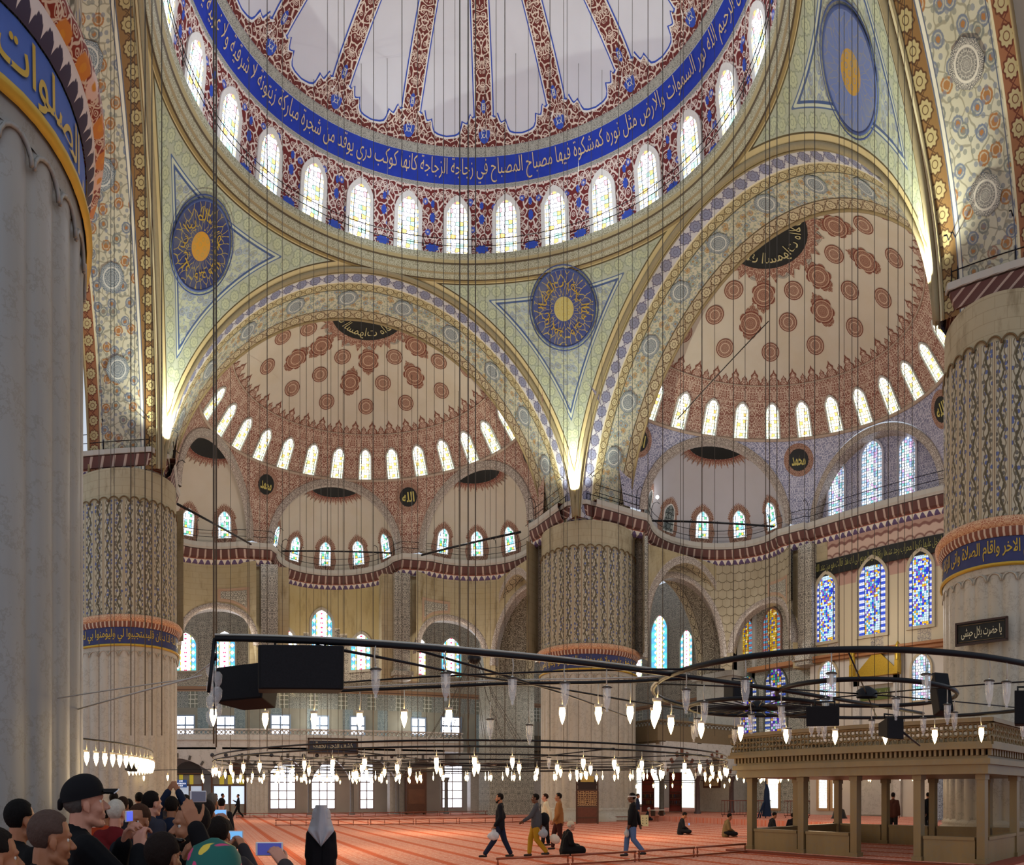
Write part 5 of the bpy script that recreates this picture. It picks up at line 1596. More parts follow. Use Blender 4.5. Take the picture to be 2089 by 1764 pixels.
# ================================================================== MARBLE TRIBUNE (right foreground)
TX = 5.25
tr = tag(empty('marble_tribune', (TX, -9.1, 0)), 'raised marble tribune on square posts with a pierced balustrade', 'tribune')
M_TRIB = m_marble('tribune_marble', '8c7850', '66563a', '75582c', .8, yellow=.4)  # marble tone lowered to carry the shade the tribune stands in
ys = [0.0] + [at(p, onX(p, TX))[1] + 9.1 for p in (1628, 1735, 1864, 1993)]   # local y of the front posts
yE = ys[-1]; DX = 4.6
def post(x, y, m_=None, s=.215, parent=tr, h=2.28):
    b = MB(); b.box((x, y, h / 2), (s, s, h)); b.box((x, y, .1), (s + .08, s + .08, .16)); b.box((x, y, h - .08), (s + .05, s + .05, .14)); b.build('post', m_ or M_TRIB, parent)
for y in ys: post(0.1, y - .1)
for y in (0, ys[1], ys[2], ys[3], ys[4]): post(DX, y - .1)
post(DX / 2, -.1); post(DX / 2, yE - .1)
b = MB()
LY = abs(yE) + .5; my = yE / 2 - .1
b.box((DX / 2, my, 2.38), (DX + .5, LY + .1, .24)); b.box((DX / 2, my, 2.56), (DX + .7, LY + .3, .14)); b.build('beam', M_TRIB, tr)
b = MB(); b.box((DX / 2, my, 2.66), (DX + .5, LY + .1, .1)); b.box((DX / 2, my, 2.9), (DX + .9, LY + .5, .1))
for i in range(58):
    y = .2 - (LY) * i / 57
    b.box((-.29, y, 2.78), (.1, .07, .16)); b.box((DX + .29, y, 2.78), (.1, .07, .16))
for i in range(30):
    x = -.2 + (DX + .4) * i / 29
    b.box((x, my + LY / 2 + .09, 2.78), (.08, .1, .16)); b.box((x, my - LY / 2 - .09, 2.78), (.08, .1, .16))
b.build('dentil_cornice', M_TRIB, tr)
def lattice_panel(b, P, L, z0, z1):
    """marble slab pierced with two rows of hexagonal holes: real openings"""
    n = int(L / .26); h = (z1 - z0)
    for r_ in range(3):
        for i in range(n + 1):
            x = (i + (.5 if r_ % 2 else 0)) * L / n; z = z0 + h * (.2 + .3 * r_)
            if x > L: continue
            ring_ = [(x + .085 * cos(PI / 3 * j + PI / 6), z + .085 * sin(PI / 3 * j + PI / 6)) for j in range(6)]
            b.tube([P(a_, c_) for a_, c_ in ring_], .035, 4, closed=True)
        for k in range(4 if r_ < 3 else 0): pass
    for f in (.02, .98): b.tube([P(0, z0 + h * f), P(L, z0 + h * f)], .05, 4)
    for i in range(n + 1):
        for r_ in range(2):
            x0_, x1_ = (i + (.5 if r_ % 2 else 0)) * L / n, (i + (.5 if (r_ + 1) % 2 else 0)) * L / n
            za, zb_ = z0 + h * (.2 + .3 * r_), z0 + h * (.5 + .3 * r_)
            for dx in (0,): b.tube([P(min(x0_, L), za + .08), P(min(x1_, L), zb_ - .08)], .045, 4)
        b.tube([P(i * L / n, z0 + h * .1), P(i * L / n, z0 + h * .0)], .05, 4)
b = MB(); y0_ = my + LY / 2 + .15
ZB0, ZB1 = 3.0, 3.48
lattice_panel(b, lambda l, z: Vector((-.32, y0_ - l, z)), LY + .3, ZB0, ZB1); lattice_panel(b, lambda l, z: Vector((DX + .32, y0_ - l, z)), LY + .3, ZB0, ZB1)
lattice_panel(b, lambda l, z: Vector((-.32 + l, y0_, z)), DX + .64, ZB0, ZB1); lattice_panel(b, lambda l, z: Vector((-.32 + l, y0_ - LY - .3, z)), DX + .64, ZB0, ZB1)
b.build('pierced_balustrade', M_TRIB, tr)
b = MB()
for x in (-.32, DX + .32): b.box((x, my, 3.54), (.22, LY + .5, .1)); b.box((x, my, 2.99), (.18, LY + .4, .08))
for y in (y0_, y0_ - LY - .3): b.box((DX / 2, y, 3.54), (DX + .8, .22, .1)); b.box((DX / 2, y, 2.99), (DX + .7, .18, .08))
b.build('top_rail', M_TRIB, tr)
b = MB(); b.box((DX / 2, my, 2.95), (DX + .4, LY, .06)); b.build('deck', plain('4a3a28', .7), tr)
def low(xa, ya_, xb, yb_, nm='low_wall'):
    b = MB(); cx_, cy_ = (xa + xb) / 2, (ya_ + yb_) / 2; dx, dy = abs(xb - xa), abs(yb_ - ya_)
    b.box((cx_, cy_, .32), (max(dx, .14), max(dy, .14), .64)); b.box((cx_, cy_, .67), (max(dx, .2), max(dy, .2), .08)); b.build(nm, M_TRIB, tr)
for i in (0, 1, 3): low(.1, ys[i] - .27, .1, ys[i + 1] + .07)
for i in (0, 1, 2, 3): low(DX, ys[i] - .27, DX, ys[i + 1] + .07)
low(.3, -.1, DX - .2, -.1); low(.3, yE - .1, DX - .2, yE - .1)
b = MB(); b.box((DX / 2, my, .03), (DX + .9, LY + .7, .06)); b.build('carpet_plinth', plain('7c3a26', .8), tr)
b = MB(); b.add([(-.2, ys[0], .065), (DX, ys[0], .065), (DX, yE, .065), (-.2, yE, .065)], [(0, 3, 2, 1)], smooth=False); b.build('carpet', M_CARPET, tr)

# ================================================================== LOW WOODEN RAILS ON THE CARPET
M_WOOD = plain('7c3a20', .3, var=.3, sc=5, spec=.5)
def low_rail(p, q, h, seg, label, group=None, w=.05, legs=2):
    p, q = Vector((*p, 0)), Vector((*q, 0)); L = (q - p).length; d = (q - p).normalized()
    n = max(1, round(L / seg))
    for i in range(n):
        a_ = p + d * (L * i / n + .03); e_ = p + d * (L * (i + 1) / n - .03)
        r = tag(empty('low_barrier', a_), label[i] if isinstance(label, list) and i < len(label) else (label[-1] if isinstance(label, list) else label), 'barrier', group)
        b = MB(); l = e_ - a_
        b.tube([Vector((0, 0, h)), l + Vector((0, 0, h))], w * .62, 6); b.build('top_rail', M_WOOD, r)
        b = MB(); b.box(l / 2 + Vector((0, 0, .05)), (l.length, w * 1.2, .05), rz=atan2(l.y, l.x)); b.build('bottom_rail', M_WOOD, r)
        ks = [.02, .98] if l.length < 2.2 else [.02, .33, .66, .98]
        for k in ks:
            b = MB(); b.lathe([(w * .5, 0), (w * .5, .06), (w * .28, .08), (w * .6, h * .5), (w * .28, h * .82), (w * .5, h)], l * k, 8); b.build('baluster', M_WOOD, r)
lab1 = ['nearest low varnished rail at the bottom edge', 'low varnished rail in front of the walkers', 'low varnished rail before the man in jeans', 'low varnished rail ending at the marble tribune']
low_rail(at(1010, 15.6), at(1523, 20.15), .27, 2.2, lab1, 'near row of low rails')
low_rail(at(560, 36.5), at(1098, 41.3), .32, 2.6, 'low reddish rail of the middle row on the carpet', 'middle row of low rails')
low_rail(at(480, 48.0), at(1100, 57.5), .32, 3.0, 'low reddish rail of the far row before the gallery', 'far row of low rails')
low_rail(at(1250, 42.2), at(1345, 42.0), .3, 2.4, 'low reddish rail right of the centre pillar', 'low rails beside the centre pillar')
# preacher's wooden seat in front of the centre pillar
cb = tag(empty('preacher_chair', (*at(1198, 39.6), 0), -az(1198)), 'tall carved wooden preacher seat against the centre pillar', 'chair')
M_DW = plain('4a2a1c', .45, var=.25)
b = MB()
for sx_ in (-.62, .62): b.box((sx_, -.35, .95), (.1, .1, 1.9)); b.box((sx_, .35, 1.3), (.1, .1, 2.6))
for z in (.35, 1.0, 1.95): b.box((0, -.35, z), (1.24, .08, .07))
b.build('frame', M_DW, cb)
b = MB(); b.box((0, -.33, .18), (1.14, .05, .3)); b.box((0, -.33, .67), (1.14, .05, .58)); b.build('lower_panel', plain('5c2c1c', .45, var=.3), cb)
t = T('carved_lattice'); u, v = t.uv(); oo = t.obj()
e = t.vor(t.vec(t.pp(oo[0], .3), oo[2]), 9.0, 'DISTANCE_TO_EDGE', .6)
b = MB(); b.box((0, -.33, 1.48), (1.14, .05, .88)); b.build('carved_panel', t.done(t.mix(t.st(e, .12, .05), 'b08a5c', '4a2818'), .5), cb)
b = MB(); b.add([(-.5, -.3, 2.0), (.5, -.3, 2.0), (.58, -.3, 2.35), (-.58, -.3, 2.35)], [(0, 1, 2, 3)], smooth=False); b.box((0, 0, 2.0), (1.2, .7, .05)); b.box((0, .3, 2.3), (1.1, .05, .6)); b.build('seat_box', plain('2c1a14', .6), cb)
b = MB(); b.box((0, .3, 2.62), (.8, .1, .34)); b.build('gilt_backboard', plain('b0904a', .4, .3), cb)
for sx_ in (-.62, .62): b = MB(); b.lathe([(.06, 0), (.03, .08), (.07, .2), (.02, .34)], (sx_, .35, 2.6), 8); b.build('finial', plain('a89058', .4, .3), cb)
# brown box screen under the gallery
sc_ = tag(empty('wooden_cabinet', (*at(848, 56.0), 0), -az(848) * .3), 'tall dark brown cabinet standing before the gallery', 'cabinet')
b = MB(); b.box((0, 0, 2.0), (1.7, .8, 3.8)); b.build('body', plain('4f2f20', .4, var=.3), sc_)
for x, y in ((-.75, -.3), (.75, -.3), (-.75, .3), (.75, .3)): b = MB(); b.box((x, y, .06), (.12, .12, .12)); b.build('foot', M_DW, sc_)
b = MB(); b.box((0, -.41, 2.9), (1.2, .03, .8)); b.box((0, -.41, 1.5), (1.4, .03, 1.2)); b.build('door', plain('5e3a28', .4, var=.4, sc=2), sc_)
# grey marble piers and screens under the gallery further right
for p0, p1, lab in ((795, 824, 'pale marble pier beside the brown cabinet'), (960, 990, 'blue-grey marble pier behind the dark jacket walker'), (997, 1104, 'wide grey marble screen behind the walkers')):
    xa, xb = at(p0, onY(p0, 31.5))[0], at(p1, onY(p1, 31.5))[0]
    b = MB(); b.box(((xa + xb) / 2, 31.9, 1.75), (xb - xa, .8, 3.5)); b.box(((xa + xb) / 2, 31.8, 3.6), (xb - xa + .2, 1.0, .25))
    tag(b.build('pier', M_WALLM), lab, 'pier', None, 'structure')
b = MB(); xa, xb = at(996, onY(996, 31.4))[0], at(1108, onY(1108, 31.4))[0]; b.box(((xa + xb) / 2, 31.6, 6.4), (xb - xa, .5, 1.4)); b.box(((xa + xb) / 2, 31.9, 4.9), (xb - xa, .5, 1.6)); tag(b.build('gallery_box', plain('4c463a', .6)), 'dark parapet at the end of the marble gallery', 'parapet', None, 'structure')

# ================================================================== HANGING LAMPS AND CHANDELIERS
def glass_mat():
    t = T('lamp_glass')
    return t.done('f2f6f8', .12, spec=.9, alpha=.24)
M_LG = glass_mat()
M_BULB = plain('fff0d0', .4, emit=rgb('ffdf9e'), estr=14.0)
M_OFF = plain('d8d4c8', .2, spec=.8)
M_ROPE = plain('4a453e', .7)
M_CORD = plain('b8b4aa', .5)
def lamp_proto(lit, s=1.0, drop=.3):
    """small glass oil-lamp cup with a bulb hanging on a cord"""
    r = empty('hanging_lamp'); r.empty_display_size = .05
    b = MB()
    b.tube([(0, 0, 0), (.01 * s, 0, -drop * .5), (0, 0, -drop)], .0055 * s, 4)
    b.build('cord', M_CORD, r)
    b = MB()
    b.lathe([(.012, -drop - .235 * s), (.02, -drop - .222 * s), (.012, -drop - .21 * s), (.03, -drop - .19 * s), (.047, -drop - .13 * s), (.052, -drop - .05 * s), (.056, -drop - .02 * s)], (0, 0, 0), 8 if s < 1.5 else 14)
    gl = b.build('glass_cup', M_LG if not lit else M_OFF, r) if not lit else None
    b = MB()
    if lit:
        b.lathe([(.002, -drop - .2 * s), (.022 * s, -drop - .15 * s), (.036 * s, -drop - .09 * s), (.030 * s, -drop - .03 * s), (.012 * s, -drop)], (0, 0, 0), 8)
        b.build('bulb', M_BULB, r)
        q = MB(); q.lathe([(.03 * s, -drop - .03 * s), (.042 * s, -drop - .02 * s), (.042 * s, -drop)], (0, 0, 0), 8); q.build('metal_collar', M_CORD, r)
    else:
        b.lathe([(.002, -drop - .13 * s), (.02, -drop - .09 * s), (.018, -drop - .03 * s), (.012, -drop)], (0, 0, 0), 8)
        b.build('bulb', M_OFF, r)
        q = MB(); q.lathe([(.05, -drop - .03 * s), (.066, -drop - .022 * s), (.05, -drop - .012 * s)], (0, 0, 0), 10); q.build('metal_collar', M_ROPE, r)
    return r
LP_ON, LP_OFF, LP_BIG = lamp_proto(True, 1.6, .22), lamp_proto(False, 1.35, .22), lamp_proto(True, 1.35, .3)
used = set()
def hang(proto, parent, loc):
    """lamp as a part of its chandelier"""
    if proto.name not in used:
        used.add(proto.name); o = proto
    else:
        o = proto.copy(); COL.objects.link(o)
        for ch in proto.children:
            c_ = ch.copy(); COL.objects.link(c_); c_.parent = o
    o.parent = parent
    o.location = Vector(loc) - Vector(parent.location)
    o.rotation_euler = (0, 0, random.random() * 6)
    return o
def circ(c, r, z, n=96, a0=0, a1=2 * PI):
    return [Vector((c[0] + r * sin(a0 + (a1 - a0) * i / n), c[1] + r * cos(a0 + (a1 - a0) * i / n), z)) for i in range(n + (0 if abs(a1 - a0 - 2 * PI) < 1e-6 else 1))]

# great chandelier under the dome: iron rings full of small lamps
gc = tag(empty('ring_chandelier', (0, 0, 2.85)), 'great iron ring chandelier with rows of burning lamps under the central dome', 'chandelier', None)
o0 = Vector((0, 0, 2.85))
b = MB()
for r, z in ((9.5, 2.9), (9.5, 3.05)): b.tube([p - o0 for p in circ((0, 0), r, z, 128)], .025, 4, closed=True)
b.build('outer_ring', M_IRON, gc)
b = MB()
for r, z in ((7.2, 2.85), (4.4, 2.85)): b.tube([p - o0 for p in circ((0, 0), r, z, 96)], .022, 4, closed=True)
b.build('inner_ring', M_IRON, gc)
b = MB()
for k in range(16):
    a = 2 * PI * k / 16; b.tube([Vector((1.0 * sin(a), 1.0 * cos(a), .02)), Vector((9.5 * sin(a), 9.5 * cos(a), .08))], .016, 4)
b.tube([p - o0 for p in circ((0, 0), 1.0, 2.87, 24)], .03, 4, closed=True)
b.build('spokes', M_IRON, gc)
spots = []
for k in range(66): spots.append((9.5, 2 * PI * k / 66, 2.9, k % 4 != 3))
for k in range(40): spots.append((7.2, 2 * PI * (k + .3) / 40, 2.85, True))
for k in range(26): spots.append((4.4, 2 * PI * (k + .5) / 26, 2.85, True))
vis = sorted(spots, key=lambda q: hypot(q[0] * sin(q[1]) - CX, q[0] * cos(q[1]) - CY))
for r, a, z, on in vis[:100]: hang(LP_ON if on else LP_OFF, gc, (r * sin(a), r * cos(a), z))
b = MB()
for r, a, z, on in vis[100:]:
    b.lathe([(.002, -.46), (.03, -.38), (.045, -.3), (.02, -.22)], (r * sin(a), r * cos(a), z - 2.85), 6); b.tube([(r * sin(a), r * cos(a), z - 2.85), (r * sin(a), r * cos(a), z - 3.07)], .006, 3)
tag(b.build('more_lamps', M_BULB, gc), kind='stuff')

def ring_lamps(name, label, c, z, rings, cat='chandelier', a0=0, a1=2 * PI, spokes=0, proto=None, poff=None, every=None):
    root = tag(empty(name, (c[0], c[1], z)), label, cat)
    o_ = Vector((c[0], c[1], z))
    for r, n, kind in rings:
        b = MB(); full = abs(a1 - a0 - 2 * PI) < 1e-6
        b.tube([p - o_ for p in circ(c, r, z, 64, a0, a1)], .036 if spokes else .02, 6, closed=full); b.build('iron_ring', M_IRON, root)
        for k in range(n):
            a = a0 + (a1 - a0) * (k + .5) / n
            on = kind == 'on' or (kind == 'mix' and k % 3) or (kind == 'far' and cos(a - .3) > -.1)
            hang(LP_ON if on else LP_OFF, root, (c[0] + r * sin(a), c[1] + r * cos(a), z))
    if spokes:
        b = MB(); R = max(q[0] for q in rings)
        for k in range(spokes):
            a = 2 * PI * k / spokes
            b.tube([Vector((.12 * sin(a), .12 * cos(a), 0)), Vector((R * sin(a), R * cos(a), 0))], .011, 4)
        b.lathe([(.16, -.05), (.16, .05), (.05, .12)], (0, 0, 0), 12); b.build('spokes', M_IRON, root)
    return root
# near spoked chandelier right of the middle, lamps mostly unlit
nc = ring_lamps('ring_chandelier', 'near iron chandelier of two rings with thin spokes above the marble tribune', (-1.2, -17.8), 3.3, [(3.2, 20, 'far'), (1.37, 9, 'off')], spokes=6)
ring_lamps('ring_chandelier', 'small wheel of many thin spokes at the left inside of the near ring chandelier', (*at(1545, 11.2),), 3.22, [(1.15, 7, 'off')], spokes=26)
ring_lamps('ring_chandelier', 'string of burning lamps on an iron ring beside the left pillars', (-19.9, -5.9), 2.9, [(8.75, 46, 'on')], a0=radians(60), a1=radians(160))
ring_lamps('ring_chandelier', 'far chandelier of lit lamps before the marble gallery', (-1.5, 21.0), 3.0, [(6.2, 30, 'on'), (3.6, 14, 'on')])
ring_lamps('ring_chandelier', 'far chandelier of lit lamps right of the centre pillar', (22.0, 1.5), 3.0, [(6.5, 30, 'on'), (3.5, 12, 'on')])
ring_lamps('ring_chandelier', 'row of small lit lamps under the royal lodge', (24.5, 17.0), 2.7, [(4.6, 20, 'on')])
ring_lamps('ring_chandelier', 'thin wire ring with a few warm lamps in front of the doorways', (-9.0, 14.0), 2.95, [(4.8, 16, 'on')])
ring_lamps('ring_chandelier', 'tiny lamps burning in the upper gallery behind the loudspeakers', (-3.0, 30.4), 10.9, [(3.4, 16, 'on')])

# iron bars carrying loudspeakers and lamps close to the camera
bars = tag(empty('iron_lamp_frame', (-6.8, -16.85, 3.3)), 'long black iron bars hung close above the crowd with lamps and loudspeakers', 'lamp frame')
ob = Vector((-6.8, -16.85, 3.3))
def bar(pts, r, nm='iron_bar', m_=None):
    b = MB(); b.tube([Vector(p) - ob for p in pts], r, 6); return b.build(nm, m_ or M_IRON, bars)
bar([(-9.62, -16.85, 3.32), (-6.8, -16.84, 3.3), (-4.0, -16.92, 3.3), (-1.2, -17.1, 3.3), (1.4, -17.35, 3.3)], .032)
bar([(-9.62, -16.80, 3.37), (-6.8, -16.80, 3.35), (-4.0, -16.88, 3.35)], .012, 'cable', M_CORD)
bar([(-9.62, -16.85, 3.32), (-9.66, -16.9, 2.95), (-9.68, -16.9, 2.78)], .02)
mid = [(-9.4, -13.7, 3.3), (-8.57, -13.7, 3.3), (-7.7, -13.8, 3.3), (-7.06, -14.15, 3.3), (-6.46, -14.55, 3.3), (-5.9, -15.0, 3.3), (-4.8, -15.75, 3.3), (-4.33, -16.2, 3.3), (-3.9, -16.85, 3.3)]
bar(mid, .025); bar([(x, y, z + .05) for x, y, z in mid], .011, 'cable', M_CORD)
bar([(-8.6, -16.8, 3.28), (-6.6, -15.6, 3.3), (-3.2, -14.6, 3.3), (-1.5, -14.3, 3.3)], .016)
bar([(-7.6, -16.8, 3.3), (-4.4, -14.6, 3.3), (-2.0, -12.8, 3.3)], .014)
bar([(-9.5, -13.3, 3.3), (-6.0, -15.9, 3.3), (-4.0, -17.6, 3.3)], .014)
bar([(-11.5, -15.5, 2.95), (-9.9, -15.8, 3.1), (-9.66, -16.7, 3.1)], .008, 'cable', M_CORD)
bar([(-11.8, -14.2, 2.9), (-9.75, -16.6, 3.0)], .010, 'cable', M_CORD)
for px, py in ((757, 1345), (897, 1350), (1037, 1355), (1155, 1360), (1256, 1370)):
    x, y = at(px, 1.5 * F / (YH - (1320 + (px - 700) * .062)))
    hang(LP_OFF, bars, (x, -16.86, 3.3))
for px in (537, 637, 731, 826, 917, 1152, 1221, 1283):
    q = min(((abs(1201 + F * (atan2(x_ - CX, y_ - CY) - AZ0) - px), x_, y_) for (xa, ya_, _), (xb, yb_, _) in zip(mid, mid[1:]) for t_ in [k / 12 for k in range(13)] for x_, y_ in [(xa + (xb - xa) * t_, ya_ + (yb_ - ya_) * t_)]))
    hang(LP_BIG, bars, (q[1], q[2], 3.3))
for px, rho, z in ((1000, 9.6, 3.1), (1080, 9.9, 3.05), (435, 8.9, 3.25), (1437, 8.9, 3.25), (2018, 7.5, 3.3)):
    hang(LP_OFF if px != 435 else LP_BIG, bars, (*at(px, rho), z))
ln_ = tag(empty('glass_lantern', (*at(437, 6.9), 3.1)), 'cluster of clear glass lamp cups at the left end of the iron bar', 'lantern')
b = MB()
for i in range(7):
    b.lathe([(.012, -.14), (.05, -.08), (.055, 0), (.03, .03)], ((i % 2) * .06 - .03, ((i * 7) % 3) * .03, -.08 * i), 10)
b.build('glass_cups', M_LG, ln_)
b = MB(); b.tube([(0, 0, .15), (0, 0, -.5)], .008, 5); b.tube([(-.03, 0, .1), (.03, 0, .1)], .04, 8); b.build('holder', M_IRON, ln_)

# loudspeakers
M_SPK = plain('0c0d10', .75, var=.1)
def speaker(px, py, rho, w, h, d, yaw, tilt, label, taper=0.0):
    x, y = at(px, rho); z = zz(py, rho)
    r = tag(empty('loudspeaker', (x, y, z)), label, 'loudspeaker'); r.rotation_euler = (tilt, 0, -az(px) + yaw)
    b = MB()
    k = 1 - taper
    vs = [(-w / 2, -d / 2, -h / 2), (w / 2, -d / 2, -h / 2), (w / 2, -d / 2, h / 2), (-w / 2, -d / 2, h / 2), (-w / 2 * k, d / 2, -h / 2 * k), (w / 2 * k, d / 2, -h / 2 * k), (w / 2 * k, d / 2, h / 2 * k), (-w / 2 * k, d / 2, h / 2 * k)]
    b.add(vs, [(0, 1, 2, 3), (5, 4, 7, 6), (1, 5, 6, 2), (4, 0, 3, 7), (3, 2, 6, 7), (4, 5, 1, 0)], smooth=False)
    o = b.build('cabinet', M_SPK, r)
    bv = o.modifiers.new('b', 'BEVEL'); bv.width = .012; bv.segments = 2
    b = MB(); b.box((0, -d / 2 - .006, 0), (w * .94, .012, h * .94)); b.build('grille', plain('141519', .9, sc=60, var=.5), r)
    b = MB(); b.tube([(-w * .3, 0, h / 2), (-w * .3, 0, h / 2 + .07)], .012, 5); b.tube([(w * .3, 0, h / 2), (w * .3, 0, h / 2 + .07)], .012, 5)
    b.tube([(-w * .3, 0, h / 2 + .06), (w * .3, 0, h / 2 + .06)], .012, 5); b.build('bracket', M_IRON, r)
    return r
speaker(612, 1366, 6.75, .84, .43, .42, 0.05, radians(3), 'largest black loudspeaker hanging from the iron bar')
speaker(510, 1408, 7.6, .66, .42, .5, -.55, radians(-14), 'black wedge loudspeaker left of and below the largest one', .35)
speaker(1506, 1409, 11.8, .40, .30, .35, .5, 0, 'small black loudspeaker in front of the violet windows')
speaker(1683, 1461, 8.8, .44, .26, .34, -.2, radians(5), 'black loudspeaker hanging inside the spoked chandelier', .3)
speaker(1814, 1487, 9.6, .30, .30, .28, .7, 0, 'small many-sided black loudspeaker over the tribune rail', .4)
speaker(1918, 1420, 9.8, .22, .62, .3, .4, radians(-20), 'tilted dark loudspeaker in front of the pulpit', .2)
speaker(2086, 1445, 8.4, .2, .42, .25, .0, 0, 'dark blue loudspeaker cut by the right edge')
speaker(268, 1563, 19.0, .28, .26, .26, .5, .2, 'brown box loudspeaker at the end of the left lamp string')
b = MB(); p0, p1 = at(1838, 9.6), at(1876, 10.6)
b.tube([(*p0, zz(1490, 9.6)), (*p1, zz(1520, 10.6))], .018, 5); tag(b.build('mounting_arm', M_IRON), 'thin black mounting arm right of the many-sided loudspeaker', 'arm')

# suspension cables from the dome: every one its own object
def cable(px, rho, z0, z1, r=.012, m_=None, lean=0.0, label=None):
    b = MB(); x, y = at(px, rho)
    b.tube([(0, 0, 0), (lean * .5, 0, (z1 - z0) * .5), (lean, 0, z1 - z0)], r, 4)
    o = b.build('hanging_cable', m_ or M_ROPE); o.location = (x, y, z0)
    return tag(o, label or 'thin dark cable hanging straight down from the dome to the lamp rings', 'cable', 'cables hanging from the domes')
random.seed(5)
c0 = None
def top_z(x, y):
    r = hypot(x, y)
    if r < 11.7: return float(np.interp(-r, -D0.R, D0.Z)) + .03
    for lx, ly in ((x, y), (y, x)):
        if ly > 16.05:
            d = hypot(lx, ly - 16)
            return 18.4 + sqrt(12.6 ** 2 - d * d) + .03 if d < 10.4 else None
    for lx, ly in ((x, y), (y, x)):
        if 12.05 <= abs(ly) <= 16.05: return ZA + sqrt(RA ** 2 - lx * lx) + .03 if abs(lx) < 11.0 else None
    return ZA + sqrt(RS ** 2 - r * r) + .03 if abs(x) < 11.3 and abs(y) < 11.3 else None
for px, rho in [(436, 15), (441, 16.2), (1853 - 915, 20), (955, 19), (970, 22)]:
    x, y = at(px, rho); cable(px, rho, 2.9, top_z(x, y), .02, label='thick dark chandelier cable, among the heaviest in the view')
pxs = [508, 545, 576, 612, 640, 668, 690, 702, 737, 762, 790, 820, 852, 886, 905, 928, 990, 1012, 1030, 1052, 1078, 1098, 1122, 1150, 1157, 1180, 1206, 1228, 1262, 1290, 1322, 1352, 1388, 1394]
def copy_cable(px, rhos, z0, label, group, sc=1.0):
    random.shuffle(rhos)
    for rho in rhos:
        x, y = at(px, rho); tz = top_z(x, y)
        if tz: break
    else: return
    c_ = c0.copy(); COL.objects.link(c_); c_.location = (x, y, z0); c_.scale = (sc, sc, (tz - z0) / 33.55); c_['label'] = label; c_['group'] = group
x, y = at(pxs[0], 22.0); c0 = cable(pxs[0], 22.0, 2.95, 36.5, .011); c0.location = (x, y, 2.95); c0.scale = (1, 1, (top_z(x, y) - 2.95) / 33.55)
for px in pxs[1:]: copy_cable(px, [16.2, 18.5, 21.0, 24.5, 29.5, 33.0], 2.95, c0['label'], c0['group'])
for px in (202, 226, 233, 267, 275, 296, 310, 330): copy_cable(px, [14.0, 17.5, 20.0, 24.0], 3.0, 'thin dark cable hanging in front of the left rear pillar', 'cables in front of the left rear pillar')
for px in (1432, 1458, 1496, 1520, 1562, 1570, 1585, 1610, 1641, 1662, 1712, 1722, 1738, 1750, 1784, 1812, 1832, 1845, 1861): copy_cable(px, [12.0, 14.0, 17.0, 20.0, 23.0] if px < 1900 else [14.0, 12.0, 10.0, 16.0], 3.75, 'thin dark cable hanging in front of the right half dome', 'cables in front of the right half dome')
for px in (470, 505, 530, 590, 625, 655, 675, 700, 728, 760, 785, 812, 840, 870, 905, 935, 1000): copy_cable(px, [41.0, 43.0, 45.0], 3.1, 'thin cable hanging inside the left half dome', 'cables inside the left half dome', 1.3)
b = MB(); b.tube([(*at(1382, 38), zz(855, 38)), (*at(1568, 38), zz(655, 38))], .03, 4); tag(b.build('stay_cable', M_ROPE), 'slanting stay cable across the right half dome', 'cable')
b = MB(); b.tube([(*at(362, 33), zz(1028, 33)), (*at(512, 47), zz(1110, 47))], .07, 4); tag(b.build('tie_rod', M_IRON), 'dark tie rod from the left rear pillar cornice', 'tie rod')
b = MB(); b.tube([(*at(860, 50), zz(1132, 50)), (*at(1062, 43), zz(1085, 43))], .08, 4); tag(b.build('tie_rod', M_IRON), 'dark tie rod reaching the centre pillar cornice from the left', 'tie rod')
b = MB(); b.tube([(*at(1325, 47), zz(1062, 47)), (*at(1580, 44), zz(1074, 44))], .07, 4); tag(b.build('tie_rod', M_IRON), 'dark tie rod in front of the small lit windows of the right niche', 'tie rod')
b = MB(); b.tube([(*at(575, 49), zz(1124, 49)), (*at(800, 49), zz(1128, 49))], .06, 4); tag(b.build('tie_rod', M_IRON), 'dark tie rod across the middle niche of the left half dome', 'tie rod')
# basket-like lamp cluster with many wires
x, y = at(967, 15.5)
bk = tag(empty('wire_basket', (x, y, 4.9)), 'dark basket-like bundle of wires on a thick cable left of the centre pillar', 'basket')
b = MB(); b.ball((0, 0, 0), (.17, .17, .13), 10); b.build('bundle', M_IRON, bk)
for k in range(14):
    a = 2 * PI * k / 14; b = MB(); b.tube([(.12 * cos(a), .12 * sin(a), -.05), (.5 * cos(a), .5 * sin(a), -.9), (1.1 * cos(a), 1.1 * sin(a), -1.9)], .006, 3); b.build('wire', M_ROPE, bk)
light('POINT', 'small_white_lamp', (*at(1342, 46.0), zz(1013, 46.0)), 60, (.9, .92, 1), .1)
b = MB(); b.ball((0, 0, 0), .12, 8); o = b.build('lamp_globe', plain('ffffff', .4, emit=(1, 1, 1, 1), estr=8.0)); o.location = (*at(1341, 46.0), zz(1014, 46.0)); tag(o, 'tiny bright white globe lamp on the cornice right of the centre pillar', 'lamp')

